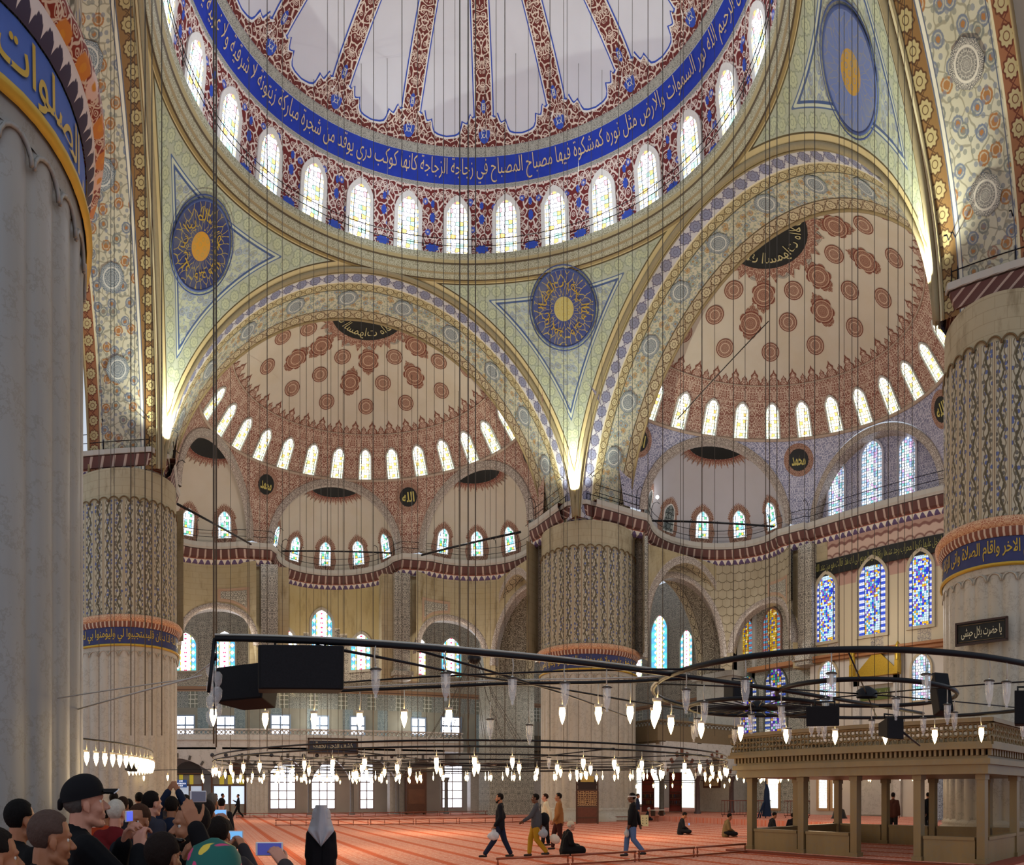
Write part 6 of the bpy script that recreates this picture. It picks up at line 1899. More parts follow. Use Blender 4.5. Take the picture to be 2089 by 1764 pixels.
# ================================================================== PEOPLE
def m_skin(h, name):
    t = T(name); p = t.obj()
    n = t.noise(t.vec(*p), 14.0, 3.0)
    c = rgb(h)
    return t.done(t.mix(n, tuple(x * .82 for x in c[:3]) + (1,), tuple(min(1, x * 1.12) for x in c[:3]) + (1,)), .5, bump=n, bstr=.08, bdist=.004, spec=.35)
SK = {'fair': m_skin('b8826c', 'skin_fair'), 'tan': m_skin('9a6648', 'skin_tan'), 'dark': m_skin('5c3826', 'skin_dark')}
def cloth(h, sc=5.0, var=.25):
    key = ('cloth', h)
    if key in _plain: return _plain[key]
    t = T('cloth_' + h); p = t.obj()
    n = t.noise(t.vec(p[0], p[1], p[2] * .6), sc, 3.0, .55); c = rgb(h)
    _plain[key] = t.done(t.mix(n, tuple(x * (1 - var) for x in c[:3]) + (1,), tuple(min(1, x * (1 + var)) for x in c[:3]) + (1,)), .85, bump=n, bstr=.5, bdist=.03, spec=.15)
    return _plain[key]
M_SHOE = plain('17130f', .4)
V = Vector
def remesh(o, vs, sm=2):
    m = o.modifiers.new('r', 'REMESH'); m.mode = 'VOXEL'; m.voxel_size = vs; m.use_smooth_shade = True
    if sm:
        s = o.modifiers.new('s', 'SMOOTH'); s.iterations = sm; s.factor = .6
    return o
def hand(b, w, d, n, side, curl=.5, s=1.0):
    """palm, four unequal fingers, thumb; d: forearm direction, n: way the palm faces"""
    d = V(d).normalized(); n = (V(n) - d * V(n).dot(d)).normalized(); x = d.cross(n) * side    # x: towards the thumb
    w = V(w)
    for k, o in enumerate((-.026, -.009, .009, .026)):
        kn = w + d * (.088 - .006 * abs(k - 2)) * s + x * o * s * 1.1
        b.cap(w + x * o * .7 * s + d * .01 * s, kn, .0155 * s, .0125 * s, 8)
        L = (.058, .072, .078, .070)[k] * s
        p, a = kn, curl * .5
        for j, f in enumerate((.46, .30, .24)):
            dd = (d * cos(a) + n * sin(a)).normalized(); q = p + dd * L * f * 1.15
            b.cap(p, q, (.0095 - .0008 * j) * s, (.0088 - .0008 * j) * s, 8); p = q; a += curl * .75
    p = w + x * .028 * s + d * .02 * s; a = .2
    for j, (L, r) in enumerate(((.045, .0135), (.034, .0105), (.026, .009))):
        dd = (d * .75 + x * (.75 - .25 * j) + n * (curl * .5 + .2)).normalized(); q = p + dd * L * s
        b.cap(p, q, r * s, (r - .0015) * s, 8); p = q
HEADN = [0]
def person(px, rho, dirn, label, pose='stand', top='25262a', low='1e2024', skin='tan', hair='17110e', h=1.75, vs=.014, hy=0, hp=0, J=None, hat=None, beard=None, nohair=False, long_coat=False, z0=0.0, group=None, curlL=.6, curlR=.6, veil=None, veilh=None, shoes=True, face=True, robe=False):
    x, y = at(px, rho)
    yaw = (PI / 2 - az(px)) - radians(dirn)
    r = empty('person', (x, y, z0), yaw); r.scale = (h / 1.75,) * 3
    tag(r, label, 'person', group)
    j = dict(pel=(0, 0, .95), che=(0, 0, 1.25), nek=(-.01, 0, 1.46), hed=(.02, 0, 1.625), shL=(0, .17, 1.41), shR=(0, -.17, 1.41), elL=(-.03, .23, 1.13), elR=(-.03, -.23, 1.13),
             wrL=(.04, .24, .88), wrR=(.04, -.24, .88), hiL=(0, .085, .92), hiR=(0, -.085, .92), knL=(.02, .1, .5), knR=(.02, -.1, .5), anL=(0, .1, .085), anR=(0, -.1, .085))
    if pose == 'walk':
        j.update(knL=(.2, .09, .52), anL=(.42, .09, .12), knR=(-.05, -.09, .5), anR=(-.36, -.09, .16), elL=(-.14, .22, 1.15), wrL=(-.16, .22, .9), elR=(.06, -.22, 1.14), wrR=(.2, -.2, .92))
    if pose == 'walk2':
        j.update(knL=(-.02, .09, .5), anL=(-.3, .09, .15), knR=(.14, -.09, .52), anR=(.18, -.09, .1), elL=(.05, .22, 1.14), wrL=(.17, .2, .92), elR=(-.12, -.22, 1.14), wrR=(-.14, -.22, .9))
    if pose == 'sit':
        j = {k: (v[0], v[1], v[2] - .82) for k, v in j.items()}
        j.update(pel=(0, 0, .14), hiL=(0, .1, .13), hiR=(0, -.1, .13), knL=(.34, .3, .14), knR=(.34, -.3, .14), anL=(.32, -.08, .07), anR=(.3, .08, .08), che=(.05, 0, .42), nek=(.1, 0, .62), hed=(.17, 0, .77), shL=(.07, .17, .57), shR=(.07, -.17, .57),
                 elL=(.1, .25, .32), elR=(.1, -.25, .32), wrL=(.28, .12, .24), wrR=(.28, -.12, .24))
    if J: j.update(J)
    j = {k: V(v) for k, v in j.items()}
    Hm = Matrix.Rotation(radians(hy), 3, 'Z') @ Matrix.Rotation(radians(hp), 3, 'Y')
    hc = j['hed']
    H = lambda a, b_, c: hc + Hm @ V((a, b_, c))
    b = MB()
    b.ball(H(-.012, 0, .045), (.097, .077, .09), 16, Hm); b.ball(H(.03, 0, -.015), (.062, .06, .09), 14, Hm)
    b.cap(H(.005, .036, -.07), H(.05, .018, -.095), .03, .022); b.cap(H(.005, -.036, -.07), H(.05, -.018, -.095), .03, .022); b.ball(H(.066, 0, -.1), (.024, .026, .02), 10, Hm)
    if face:
        b.cap(H(.086, 0, .012), H(.112, 0, -.022), .009, .0135, 8); b.ball(H(.1, .012, -.028), .0095, 8); b.ball(H(.1, -.012, -.028), .0095, 8)
        b.cap(H(.078, -.034, .036), H(.078, .034, .036), .013, .013, 8); b.ball(H(.058, .036, -.025), .027, 8); b.ball(H(.058, -.036, -.025), .027, 8)
        b.cap(H(.086, -.016, -.054), H(.086, .016, -.054), .0085, .0085, 8); b.cap(H(.083, -.014, -.068), H(.083, .014, -.068), .009, .009, 8)
        for s in (1, -1):
            b.ball(H(-.006, s * .078, -.004), (.02, .009, .031), 10, Hm); b.ball(H(0, s * .077, -.03), (.011, .008, .012), 8, Hm)
    b.cap(H(-.03, 0, -.05), j['nek'] + V((0, 0, -.05)), .055, .062)
    for s, q in ((1, 'L'), (-1, 'R')):
        S_, E_, W_ = j['sh' + q], j['el' + q], j['wr' + q]
        b.cap(S_, E_, .045, .036); b.cap(E_, W_, .036, .024)
        hand(b, W_, W_ - E_, V((.2, -s, 0)) if (W_ - E_).normalized().z < -.3 else V((.6, -s * .6, .2)), s if True else 1, curlL if q == 'L' else curlR)
        b.cap(j['hi' + q], j['kn' + q], .08, .05); b.cap(j['kn' + q], j['an' + q], .05, .035)
        b.cap(j['an' + q] + V((-.03, 0, -.03)), j['an' + q] + V((.13, 0, -.05)), .032, .025)
        b.cap(j['che'] + V((0, s * .06, 0)), j['pel'] + V((0, s * .06, 0)), .09, .09)
        b.cap(j['che'] + V((0, s * .07, .03)), S_, .08, .05)
    remesh(b.build('body', SK[skin], r), max(vs * .75, .0055), 2)
    b = MB(); T0 = .116
    for s, q in ((1, 'L'), (-1, 'R')):
        S_, E_, W_ = j['sh' + q], j['el' + q], j['wr' + q]
        b.cap(j['pel'] + V((0, s * .065, -.06 if not long_coat else -.12)), j['che'] + V((0, s * .07, 0)), T0 + .02, T0 + .01); b.cap(j['che'] + V((0, s * .07, 0)), S_ + V((0, -s * .035, -.04)), T0 + .01, .085)
        b.cap(j['nek'] + V((-.01, s * .03, -.02)), S_ + V((0, -s * .01, 0)), .066, .066); b.cap(S_, E_, .076, .064); b.cap(E_, W_ - (W_ - E_) * .06, .064, .048)
    b.cap(j['nek'] + V((-.015, 0, -.06)), j['nek'] + V((-.01, 0, .012)), .085, .07)
    if long_coat or robe:
        for s, q in ((1, 'L'), (-1, 'R')): b.cap(j['pel'] + V((0, s * .08, -.02)), j['kn' + q], .14, .13)
    if robe:
        for s, q in ((1, 'L'), (-1, 'R')): b.cap(j['kn' + q], j['an' + q] + V((0, 0, .05)), .13, .12 if pose == 'sit' else .17)
        b.cap(j['pel'], j['pel'] + (j['anL'] + j['anR'] - 2 * j['pel']) * .5 + V((0, 0, .1)), .14, .14)
    remesh(b.build('jacket' if not robe else 'robe', cloth(top), r), vs, 3)
    if not robe:
        b = MB()
        for s, q in ((1, 'L'), (-1, 'R')):
            b.cap(j['hi' + q] + V((0, 0, .04)), j['kn' + q], .112, .08); b.cap(j['kn' + q], j['an' + q] + (j['kn' + q] - j['an' + q]) * .1, .08, .066)
        b.cap(j['hiL'] + V((0, -.02, .03)), j['hiR'] + V((0, .02, .03)), .11, .11)
        remesh(b.build('trousers', cloth(low), r), vs, 3)
    if shoes and pose != 'sit':
        for s, q in ((1, 'L'), (-1, 'R')):
            b = MB(); A_ = j['an' + q]; dz = .045 - A_.z if A_.z < .11 else -.045
            b.cap(A_ + V((-.04, 0, -.04)), A_ + V((.13, 0, -.052)), .038, .03, 8); b.build('shoe', M_SHOE, r)
    if face and vs < .02:
        for s in (1, -1):
            b = MB(); b.ball(H(.0665, s * .032, .012), .0125, 10); e = b.build('eye', plain('c8c0b8', .3), r)
            b = MB(); b.ball(H(.0742, s * .032, .012), .0062, 8); i_ = b.build('iris', plain('20150f', .2), e)
    if veil:
        b = MB()
        def vf(u, v):
            a = 2 * PI * u; f = abs(((a + PI) % (2 * PI)) - PI) / PI     # 0 front .. 1 back
            z = .15 - v * (veilh or .42)
            rr = .118 * sqrt(max(0, 1 - ((max(z, .045) - .045) / .106) ** 2)) if z > .045 else .118 + (.045 - z) * (.30 if z < -.12 else .12)
            rr *= 1 + .05 * sin(a * 7) * v
            open_ = 1 if f > .28 else .75
            q = V((cos(a) * rr * open_ - .02 + (.0 if z > -.05 else -.02), sin(a) * rr * (1 if z > -.1 else 1.25), z - (max(0, z < -.2) * (1 - abs(sin(a))) * .1)))
            return (hc + (Hm @ q if z > -.08 else q), (u, v))
        b.grid(vf, 28, 14); b.build('headscarf', veil, r)
    elif hat == 'cap':
        b = MB()
        def cf(u, v):
            a = 2 * PI * u; e = PI / 2 * v
            k = 1.0
            return (H(-.012 + .113 * cos(e) * cos(a), .092 * cos(e) * sin(a), .034 + .122 * sin(e) ** .8 + .012 * cos(a) * cos(e)), (u, v))
        b.grid(cf, 24, 10)
        b.grid(lambda u, v: (H(.085 + .085 * v * cos((u - .5) * 1.9), (u - .5) * .15 * (1 - .15 * v), .055 + .018 * cos((u - .5) * 3) - .008 * v), (u, v)), 12, 4)
        b.grid(lambda u, v: (H(.085 + .085 * v * cos((u - .5) * 1.9), (u - .5) * .15 * (1 - .15 * v), .048 + .018 * cos((u - .5) * 3) - .008 * v), (u, v)), 12, 4)
        b.cap(H(-.12, -.01, .03), H(-.125, .01, .0), .018, .014, 8); cp = b.build('baseball_cap', cloth('101014'), r)
        b = MB(); b.tube([H(.088 + .085 * cos((k / 10 - .5) * 1.9), (k / 10 - .5) * .13, .043 + .018 * cos((k / 10 - .5) * 3)) for k in range(11)], .0035, 5); b.build('silver_brim_edge', plain('b8bcc4', .4), cp)
    elif hat:
        b = MB(); b.grid(lambda u, v: (H(-.014 + .104 * cos(PI / 2 * v) * cos(2 * PI * u), .084 * cos(PI / 2 * v) * sin(2 * PI * u), .045 + .1 * sin(PI / 2 * v)), (u, v)), 20, 8)
        b.build('skullcap', cloth(hat), r)
    if (not veil) and not nohair:
        b = MB()
        def hf(u, v):
            a = 2 * PI * u; e = PI * (v - .5)
            p = V((.105 * cos(e) * cos(a) - .018, .0855 * cos(e) * sin(a), .101 * sin(e) + .05))
            k = 1.0
            if p.x > .035 and p.z < .1: k = .8
            if p.z < .03 and p.x > -.02: k = .78
            if p.z < -.045: k = .72
            if hat and p.z > .04: k = .9
            p = V((p.x * k, p.y * k, .03 + (p.z - .03) * (k if k < 1 else 1)))
            return (H(*p), (u, v))
        b.grid(hf, 24, 14); b.build('hair', cloth(hair, 30), r)
    if beard:
        b = MB(); b.cap(H(.01, .045, -.05), H(.06, .02, -.1), .026, .028, 10); b.cap(H(.01, -.045, -.05), H(.06, -.02, -.1), .026, .028, 10); b.ball(H(.068, 0, -.1), (.03, .034, .03), 10); b.cap(H(.092, -.018, -.042), H(.092, .018, -.042), .007, .007, 6)
        b.build('beard', cloth(beard, 30), r)
    return r, j, H

def phone(par, p, yaw, w=.075, h=.14, pitch=0.0, label='smartphone held up with a lit screen', scr='6488c8', flat=False):
    """phones and cameras held up: things of their own"""
    r, j, H = par
    M = r.matrix_basis
    wp = Matrix.Translation(r.location) @ Matrix.Rotation(r.rotation_euler.z, 4, 'Z') @ Matrix.Diagonal((*r.scale, 1))
    loc = wp @ V(p)
    o = tag(empty('smartphone', loc, yaw), label, 'phone')
    b = MB(); sz = (h, .009, w) if flat else (w, .009, h)
    b.box((0, 0, 0), sz); q = b.build('case', plain('d0d0d4', .3), o); bv = q.modifiers.new('b', 'BEVEL'); bv.width = .003
    b = MB(); b.box((0, -.0055, 0), (sz[0] * .86, .002, sz[2] * .86)); b.build('screen', plain(scr, .2, emit=rgb(scr), estr=.9), o)
    return o
def bag(par, p, size, label, h='b8b8bc'):
    r = par[0]
    wp = Matrix.Translation(r.location) @ Matrix.Rotation(r.rotation_euler.z, 4, 'Z') @ Matrix.Diagonal((*r.scale, 1))
    loc = wp @ V(p); o = tag(empty('plastic_bag', loc, r.rotation_euler.z), label, 'bag')
    b = MB(); random.seed(len(label))
    def bf(u, v):
        a = 2 * PI * u; k = (sin(PI * min(1, v * 1.15)) ** .6 if v < .85 else .35) * (1 + .12 * sin(a * 3 + v * 5) + .08 * sin(a * 5))
        return (V((size[0] * .5 * k * cos(a), size[1] * .5 * k * sin(a), -size[2] * (1 - v))), (u, v))
    b.grid(bf, 18, 10); t = cloth(h, 9, .35); b.build('sack', t, o)
    b = MB(); b.tube([(-.02, 0, -.02), (-.01, 0, .03), (.02, 0, .03), (.03, 0, -.02)], .006, 5); b.build('handle', t, o)
    return o

fl = lambda py: HC * F / (py - YH)
# --- walkers and sitters on the carpet
p1 = person(1020, fl(1751), 270, 'walking bearded man in a black jacket and dark jeans with a white bag', 'walk', '14161c', '1c2236', 'tan', '120e0c', 1.77, beard='120e0c', J=dict(knL=(.16, .09, .5), anL=(.42, .09, .12), knR=(-.12, -.09, .5), anR=(-.3, -.09, .12), elR=(-.1, -.22, 1.13), wrR=(.0, -.2, .9), elL=(-.02, .23, 1.13), wrL=(.14, .2, .9)))
bag(p1, (.17, .21, .80), (.32, .16, .3), 'crumpled white plastic bag carried by the man in black', 'b0b2b8')
p2 = person(1093, fl(1748), 268, 'walking man in mustard trousers and a grey vest jumper', 'walk2', '45464c', 'a07c22', 'dark', '120e0c', 1.76, J=dict(elL=(.14, .2, 1.15), wrL=(.34, .2, 1.02)))
p3 = person(1113, 22.5, 268, 'man in a cream shirt walking behind the one in mustard trousers', 'walk', 'c8bca0', '15151a', 'fair', '2a1810', 1.76, J=dict(anL=(.1, .09, .1), anR=(-.1, -.09, .1), knL=(.06, .09, .5)))
p4 = person(1140, 21.0, 262, 'man in a tan leather jacket walking behind the seated robed man', 'walk2', '8a5c34', '3c1c18', 'tan', '17110e', 1.78)
bag(p2, (-.2, .3, .85), (.26, .14, .3), 'small white and dark plastic bag behind the mustard trousers', '8c9098')
bp = tag(empty('shoulder_bag', at(1110, 19.15) + (1.05,), 0), 'black shoulder bag on the back of the man in the grey jumper', 'bag')
b = MB(); b.ball((0, 0, 0), (.17, .13, .2), 12); b.build('pouch', cloth('131419'), bp); b = MB(); b.tube([(-.1, 0, .1), (-.15, -.05, .35), (-.1, 0, .42)], .012, 5); b.build('strap', cloth('131419'), bp)
p5 = person(1153, fl(1744), 70, 'man in a wide black robe sitting on the carpet, with a pale cap', 'sit', '0e0e12', '0e0e12', 'fair', 'b8b0a4', 1.9, robe=True, hat='b8ac94')
sb = tag(empty('cloth_bundle', at(1132, 18.6) + (.52,), 0), 'pale folded cloth bundle behind the robed man', 'bundle')
b = MB(); b.ball((0, 0, 0), (.17, .12, .13), 12, Matrix.Rotation(.6, 3, 'Y')); b.build('cloth', cloth('c0b4a8'), sb)
p6 = person(1290, fl(1748), 266, 'walking man with a white headband, black jacket and blue jeans', 'walk2', '131214', '50658c', 'dark', '0f0c0b', 1.78, J=dict(elL=(.06, .23, 1.14), wrL=(.1, .22, .92), elR=(-.16, -.22, 1.14), wrR=(-.22, -.22, .9)))
b = MB(); H_ = p6[2]; b.tube([H_(-.014 + .108 * cos(a), .09 * sin(a), .05) for a in [2 * PI * k / 20 for k in range(20)]], .018, 6, closed=True); b.build('white_headband', cloth('c8c8cc'), p6[0])
bag(p6, (.16, .1, .82), (.14, .2, .28), 'white plastic bag held before the blue jeans', 'a8a8a8')
p7 = person(1388, fl(1702), 80, 'man in dark clothes sitting bent over a phone on the carpet', 'sit', '15161c', '15161c', 'tan', '120e0c', 1.85, vs=.02, hp=35)
phone(p7, (.36, 0, .42), -az(1388), .06, .1, label='tiny glowing phone in the hands of the man sitting in dark clothes')
p8 = person(1480, fl(1707), 75, 'man in an olive brown coat sitting on the carpet', 'sit', '6b5a3c', '15151a', 'tan', '17110e', 1.85, vs=.02, hp=15)
p9 = person(1572, 29.0, 70, 'man in a black waistcoat with grey sleeves seated beyond the tribune posts', 'sit', '1a1b20', '1a1b20', 'tan', '120e0c', 1.85, vs=.02, hp=25)
p10 = person(1617, 29.5, 0, 'dark haired figure seated behind the second tribune bay', 'sit', '191418', '191418', 'tan', '17110e', 1.75, vs=.03)
p11 = person(1702, 26.0, 70, 'figure in black half hidden by the middle tribune post', 'sit', '0f1014', '0f1014', 'tan', '120e0c', 1.9, vs=.03)
p12 = person(1822, 27.0, 10, 'man in a brown jacket standing beyond the tribune, seen from behind', 'stand', '4c2c22', '23201f', 'tan', '17110e', 1.8, vs=.02, z0=.0)
for k, (px, r_) in enumerate(((1878, 29.0), (1893, 30.0))):
    person(px, r_, 350, ('dark standing figure in the right bay of the tribune' if k == 0 else 'second dark figure close beside the one in the right tribune bay'), 'walk2' if k else 'stand', '0d0d10', '0d0d10', 'tan', '100c0a', 1.8, vs=.03)
p13 = person(1301, 37.5, 90, 'man in a dark blue jacket standing between pillar and lodge columns', 'stand', '1c2438', '26344c', 'tan', '17110e', 1.75, vs=.02, hat='2c2420', z0=0)
p14 = person(1319, 42.5, 90, 'old man in dark clothes seated at a low reading desk by the lodge', 'sit', '1a1c24', '1a1c24', 'fair', 'a8a4a0', 1.7, vs=.02, z0=.3 if at(1319, 42.5)[0] > 17.2 else 0)
rd = tag(empty('reading_desk', at(1341, 43.2) + (.32,), 0), 'low pale reading desk in front of the seated old man', 'desk')
b = MB(); b.box((0, 0, .38), (.9, .5, .05)); b.build('desk_top', plain('c0b8ac', .5), rd)
for sx_ in (-.35, .35): b = MB(); b.box((sx_, 0, .18), (.06, .4, .36)); b.build('leg', plain('4c3428', .5), rd)
bx = tag(empty('wooden_box', at(1315, 36.4) + (0,), -az(1312)), 'small cream box with star cut-outs at the foot of the pillar', 'box')
b = MB(); b.box((0, 0, .3), (.42, .42, .6)); b.build('case', plain('bcb48c', .6), bx)
for sx_ in (-1, 1):
    for sz_ in (-1, 0, 1): b = MB(); b.box((sx_ * .1, -.215, .3 + sz_ * .14), (.05, .01, .05), rot=Matrix.Rotation(.78, 3, 'Y')); b.build('star_cutout', plain('3c4a34', .6), bx)

# --- woman with the white veil
p15 = person(655, 8.0, 0, 'woman seen from behind in a long white headscarf and black coat', 'stand', '0e0e13', '0e0e13', 'fair', h=1.63, vs=.012, long_coat=True, veil=cloth('a2a2a8', 4), veilh=.16, robe=True, J=dict(shL=(0, .12, 1.40), shR=(0, -.12, 1.40), elL=(-.02, .15, 1.13), elR=(-.02, -.15, 1.13), wrL=(.08, .1, .95), wrR=(.08, -.1, .95), hiL=(0, .06, .92), hiR=(0, -.06, .92), knL=(.02, .06, .5), knR=(.02, -.06, .5)))
b = MB()
def vl(u, v):
    s = (u - .5) * 2
    z = 1.78 - v * .52
    w = (.07 + .10 * min(1, v * 1.6)) if v < .62 else .17 * (1 - (v - .62) / .38) + .004
    dep = -.135 - .02 * sin(s * 9) * v - .05 * v + .13 * s * s * (1 if v < .6 else .5)
    return (V((dep, s * w, z)), (u, v))
b.grid(vl, 20, 20); b.grid(lambda u, v: (vl(u, v)[0] + V((.012, 0, 0)), (u, v)), 20, 20); b.build('veil_point', cloth('a2a2a8', 4), p15[0])

# --- crowd at the left
near = .0075
c1_ = person(166, 3.55, 82, 'tall man in a black baseball cap raising a camera in profile', 'stand', '0b0c10', '101014', 'fair', '4a4644', 1.88, vs=near, hat='cap', hy=0, hp=-6,
             J=dict(elR=(.24, -.22, 1.18), wrR=(.27, -.10, 1.40), elL=(.2, .24, 1.2), wrL=(.24, .12, 1.42), hed=(.02, 0, 1.615)), curlR=1.1, curlL=1.0)
cm = phone(c1_, (.235, -.02, 1.56), -az(200) + 1.1, .09, .06, label='small camera with a blue lit screen held by the man in the cap', scr='3c58d8')
c2_ = person(92, 3.05, 80, 'balding grey haired man in profile at the lower left', 'stand', '17100f', '120e10', 'tan', '4a3a34', 1.70, vs=near, hy=0, hp=4, J=dict(hed=(.03, 0, 1.625)))
c3_ = person(-14, 2.75, 80, 'man in a grey scarf cut by the left edge', 'stand', '3c3d42', '101014', 'tan', '17110e', 1.64, vs=.009)
c4_ = person(38, 4.2, 60, 'person with black hair behind the two men at the left', 'stand', '0c0c0e', '101014', 'tan', '0c0a0a', 1.74, vs=.012)
c5_ = person(236, 6.2, 30, 'white haired person in a dark red jacket seen from behind', 'stand', '5c1418', '26262a', 'fair', 'b0a89c', 1.72, vs=.012)
c6_ = person(284, 5.0, 200, 'balding man in a dark coat glancing back over the crowd', 'stand', '10141c', '101014', 'tan', '3a2418', 1.70, vs=.010, hy=-10)
c7_ = person(394, 3.7, 262, 'bearded man in profile looking left near the floral scarf', 'stand', '15161a', '101014', 'tan', '15100e', 1.73, vs=near, beard='1a120e', hy=10)
c8_ = person(330, 3.1, 40, 'person with sunglasses on the head raising a hand and camera high', 'stand', '100f12', '101014', 'tan', '1c1310', 1.60, vs=near, J=dict(elR=(.16, -.22, 1.52), wrR=(.12, -.12, 1.80), elL=(.2, .15, 1.38), wrL=(.24, .06, 1.6)), curlR=.7, curlL=.9)
b = MB(); H8 = c8_[2]
for s_ in (1, -1): b.ball(H8(.075, s_ * .038, .10), (.03, .034, .014), 10)
b.tube([H8(.08, .02, .1), H8(.08, -.02, .1)], .006, 5); b.build('sunglasses', plain('140f0e', .15), c8_[0])
phone(c8_, (.2, -.08, 1.95), -az(330) + .5, .09, .055, label='black camera held up over the crowd by raised hands', scr='40404c')
c9_ = person(420, 6.0, 20, 'person holding up a lit phone with both hands in the crowd', 'stand', '2c2420', '101014', 'tan', '1c1310', 1.72, vs=.011, J=dict(elR=(.2, -.2, 1.36), wrR=(.33, -.08, 1.55), elL=(.2, .2, 1.36), wrL=(.33, .08, 1.55)))
phone(c9_, (.40, 0, 1.63), -az(410), .13, .08, label='bright lit phone screen left of the brown sleeves', scr='78b0e8')
c10_ = person(446, 4.6, 15, 'person in a grey brown coat stretching both arms to photograph', 'stand', '2e2a2c', '101014', 'tan', '17110e', 1.62, vs=.010, J=dict(elR=(.18, -.24, 1.3), wrR=(.36, -.1, 1.52), elL=(.22, .2, 1.28), wrL=(.38, .05, 1.5)))
phone(c10_, (.44, -.02, 1.60), -az(438), .12, .075, label='second lit phone screen held above the grey brown sleeve', scr='6aa6d8')
c11_ = person(350, 8.0, 10, 'person reaching a camera straight up above the crowd', 'stand', '1c2438', '101014', 'tan', '17110e', 1.74, vs=.014, J=dict(elR=(.1, -.18, 1.6), wrR=(.12, -.06, 1.83), elL=(.1, .18, 1.6), wrL=(.12, .06, 1.83)))
c12_ = person(308, 7.2, 60, 'young man with dark curly hair in profile', 'stand', '30303a', '101014', 'fair', '120d0b', 1.80, vs=.012)
c13_ = person(392, 7.2, 330, 'woman in a black scarf photographing beside a pale hood', 'stand', '3c3a38', '101014', 'fair', '15100e', 1.70, vs=.013, veil=cloth('101013', 4), veilh=.3)
crowd = [(250, 9.0, 20, '2a2a30', '2b1c14', 'dark brown haired'), (262, 11.0, 340, '44464c', '15100d', 'short black haired'), (298, 9.5, 10, '1d2430', '1a1310', 'dark blue coated'), (326, 10.5, 350, '3a2c28', '120e0c', 'brown coated'),
         (366, 11.9, 15, '23242a', '17110e', 'charcoal coated'), (378, 9.2, 5, '5a5a5e', '1c1512', 'light grey coated'), (404, 10.0, 345, '1b1c22', '100c0a', 'black coated'), (415, 12.5, 0, '2e3038', '2c1e16', 'slate coated'),
         (432, 9.5, 20, '6a665e', '5c5650', 'beige coated, grey haired'), (452, 14.0, 10, '1a1b20', '120e0c', 'thin black coated'), (343, 14.0, 0, '333036', '15100e', 'distant plum coated'), (284, 13.0, 0, '1e2026', '100d0b', 'distant black coated'),
         (232, 12.5, 10, '262a30', '17110e', 'distant grey coated'), (213, 7.5, 30, 'a03a1c', '15100e', 'orange jacketed')]
for px, rr, dd, tp, hr, ds in crowd:
    person(px, rr, dd, '%s spectator standing in the crowd before the left rear pillar' % ds, 'stand', tp, '15151a', random.choice(('fair', 'tan')), hr, random.uniform(1.66, 1.8), vs=.02)
for px, rr, dd, tp, ds in ((454, 40.0, 90, '14161c', 'dark silhouetted visitor at the far glazed doorway'), (440, 38.0, 80, '1a1a20', 'dark silhouetted visitor standing nearest the doorway frame'), (431, 36.0, 200, '15151a', 'silhouetted visitor left of the glazed doorway')):
    person(px, rr, dd, ds, 'stand', tp, '101015', 'tan', '100c0a', 1.75, vs=.03)
p20 = person(486, fl(1669), 268, 'silhouetted woman with long hair walking past the doorway looking at a phone', 'walk', '0e0f16', '0c0d12', 'tan', '0c0a0a', 1.70, vs=.02, J=dict(elL=(.08, .2, 1.15), wrL=(.3, .12, 1.28)))
# floral head scarf at the bottom edge
t = T('floral_scarf'); oo = t.obj()
f, k = t.vor(t.vec(oo[1] * 1.0 + oo[0], oo[2]), 13.0, 'F1', .8)
c = t.mix(t.noise(t.vec(*oo), 3.0, 2.0), '0c4a44', '0a6058')
c = t.mix((1.0 - t.st(f, .34, .05)) * t.st(k, .62, .02), c, 'b83a68')
c = t.mix((1.0 - t.st(f, .30, .05)) * t.box(k, .34, .56, .02), c, 'c8b040')
M_SCARF = t.done(c, .6)
c14_ = person(436, 2.6, 10, 'woman in a green headscarf with pink and yellow flowers, seen from behind', 'stand', '0c2c28', '0c0c10', 'fair', h=1.60, vs=.012, veil=M_SCARF, veilh=.5, hp=8)
b = MB(); b.cap((-.02, -.13, 1.40), (-.02, .13, 1.40), .15, .15, 20); b.cap((0, -.2, 1.32), (0, .2, 1.32), .13, .13, 16); b.build('shawl', M_SCARF, c14_[0])
# raised hand with a white phone at the bottom
c15_ = person(592, 2.9, 10, 'raised hand and forearm holding a white phone at the bottom edge', 'stand', '3a3434', '101014', 'fair', '3a281c', 1.38, vs=.0065, hp=0, J=dict(elR=(.05, -.12, 1.62), wrR=(.12, .06, 1.88), elL=(.0, .22, 1.1)), curlR=.9)
phone(c15_, (.16, .15, 1.96), -az(548) + .05, .062, .125, label='white smartphone held level in the raised hand at the bottom', scr='343878', flat=True)

# --- steel barrier, stands and the like by the far right wall
def barrier(px0, px1, rho, label):
    (x0, y0), (x1, y1) = at(px0, rho), at(px1, rho)
    r = tag(empty('crowd_barrier', (x0, y0, .32)), label, 'barrier'); d = V((x1 - x0, y1 - y0, 0)); M_ = plain('6e3222', .4)
    b = MB(); b.tube([(0, 0, .12), (0, 0, 1.0), d + V((0, 0, 1.0)), d + V((0, 0, .12))], .028, 5, closed=True); b.build('frame', M_, r)
    b = MB(); n = 8
    for k in range(1, n): b.tube([d * k / n + V((0, 0, .12)), d * k / n + V((0, 0, 1.0))], .018, 4)
    b.build('bars', M_, r)
    for k in (.05, .95): b = MB(); nn = V((-d.y, d.x, 0)).normalized() * .3; b.tube([d * k - nn, d * k + V((0, 0, .12)), d * k + nn], .022, 4); b.build('foot', M_, r)
barrier(1472, 1522, 42.0, 'red brown steel barrier on the raised platform')
barrier(1522, 1572, 41.5, 'second red brown steel barrier, behind the left tribune post')
barrier(1600, 1652, 40.0, 'third steel barrier seen through the second tribune bay')
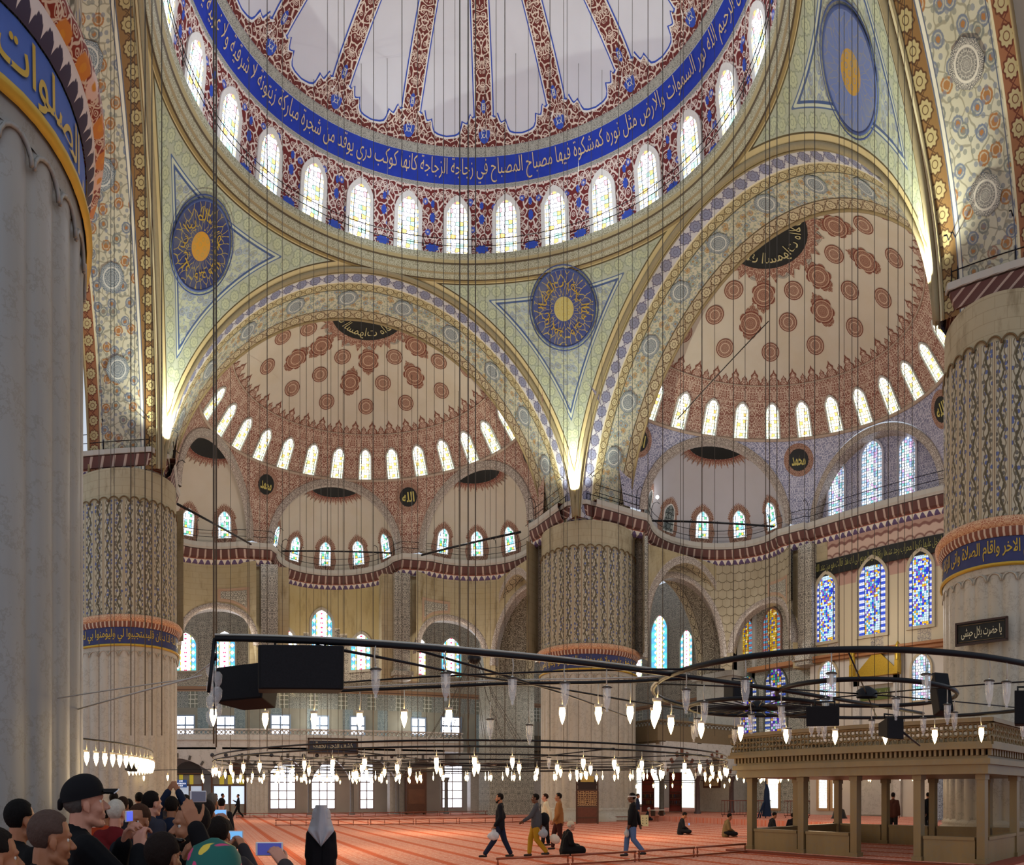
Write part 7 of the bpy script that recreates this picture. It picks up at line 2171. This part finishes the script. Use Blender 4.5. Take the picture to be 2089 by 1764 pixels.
st_ = tag(empty('folded_stand', at(1562, 39.5) + (.32,), 0), 'folded dark blue parasol stand behind the barriers', 'stand')
b = MB(); b.tube([(0, 0, 0), (0, 0, 2.2)], .03, 6); b.lathe([(.3, .1), (.22, .6), (.16, 1.6), (.05, 2.0)], (.1, 0, 0), 10); b.tube([(-.5, 0, 0), (-.1, 0, 1.0)], .04, 5); b.tube([(-.7, 0, 0), (-.2, 0, .9)], .04, 5); b.build('folded_cloth', cloth('16243c'), st_)
cn = tag(empty('candlestick', at(1712, 39.0) + (.32,), 0), 'tall dark turned candlestick before the bright lattice window', 'candlestick')
b = MB(); b.lathe([(.5, 0), (.42, .1), (.3, .5), (.12, .6), (.16, .8), (.09, 1.0), (.18, 1.25), (.1, 1.5), (.2, 1.7), (.14, 1.9), (.14, 2.3)], (0, 0, 0), 14); b.build('turned_body', plain('1a1614', .35, .4), cn)
fr2 = tag(empty('framed_picture', at(1452, onX(1452, 26.12)) + (zz(1591, onX(1452, 26.12)),), 0), 'brown framed picture on the wall right of the lodge column', 'picture')
b = MB(); b.box((0, 0, 0), (.1, 1.9, 1.2)); b.build('frame', plain('5c3420', .4), fr2); b = MB(); b.box((-.06, 0, 0), (.02, 1.6, .9)); b.build('print', plain('b8a078', .6, var=.3), fr2)
# shelves of books by the lodge
for k, px in enumerate((1322, 1378)):
    rho = 52.0; x, y = at(px, rho)
    r = tag(empty('bookcase', (x, y, .27), -az(px)), 'narrow dark bookcase with a red back, %s' % ('nearest the centre pillar' if k == 0 else 'between the two lodge columns'), 'bookcase')
    b = MB(); b.box((0, .2, 1.6), (.9, .04, 3.0)); b.build('red_back', plain('8c3428', .6), r)
    b = MB(); b.box((-.47, 0, 1.6), (.05, .45, 3.1)); b.box((.47, 0, 1.6), (.05, .45, 3.1)); [b.box((0, 0, z), (.9, .42, .04)) for z in (.1, .6, 1.1, 1.6, 2.2, 3.1)]; b.build('shelves', M_DW, r)
    random.seed(k)
    for z in (.62, 1.12):
        for i in range(6):
            q = MB(); q.box((0, 0, .14), (.09, .2, .24 + .03 * random.random())); o = q.build('book', plain(random.choice(('3c2420', '2c3448', '6c5430', '4c2c2c')), .6)); o.location = (Matrix.Rotation(-az(px), 3, 'Z') @ V((-.36 + i * .14, 0, z)) + V((x, y, .32)))
            o.rotation_euler = (0, 0, -az(px)); tag(o, 'old bound book on a shelf of the %s bookcase' % ('left' if k == 0 else 'right'), 'book', 'books in the %s bookcase' % ('left' if k == 0 else 'right'))
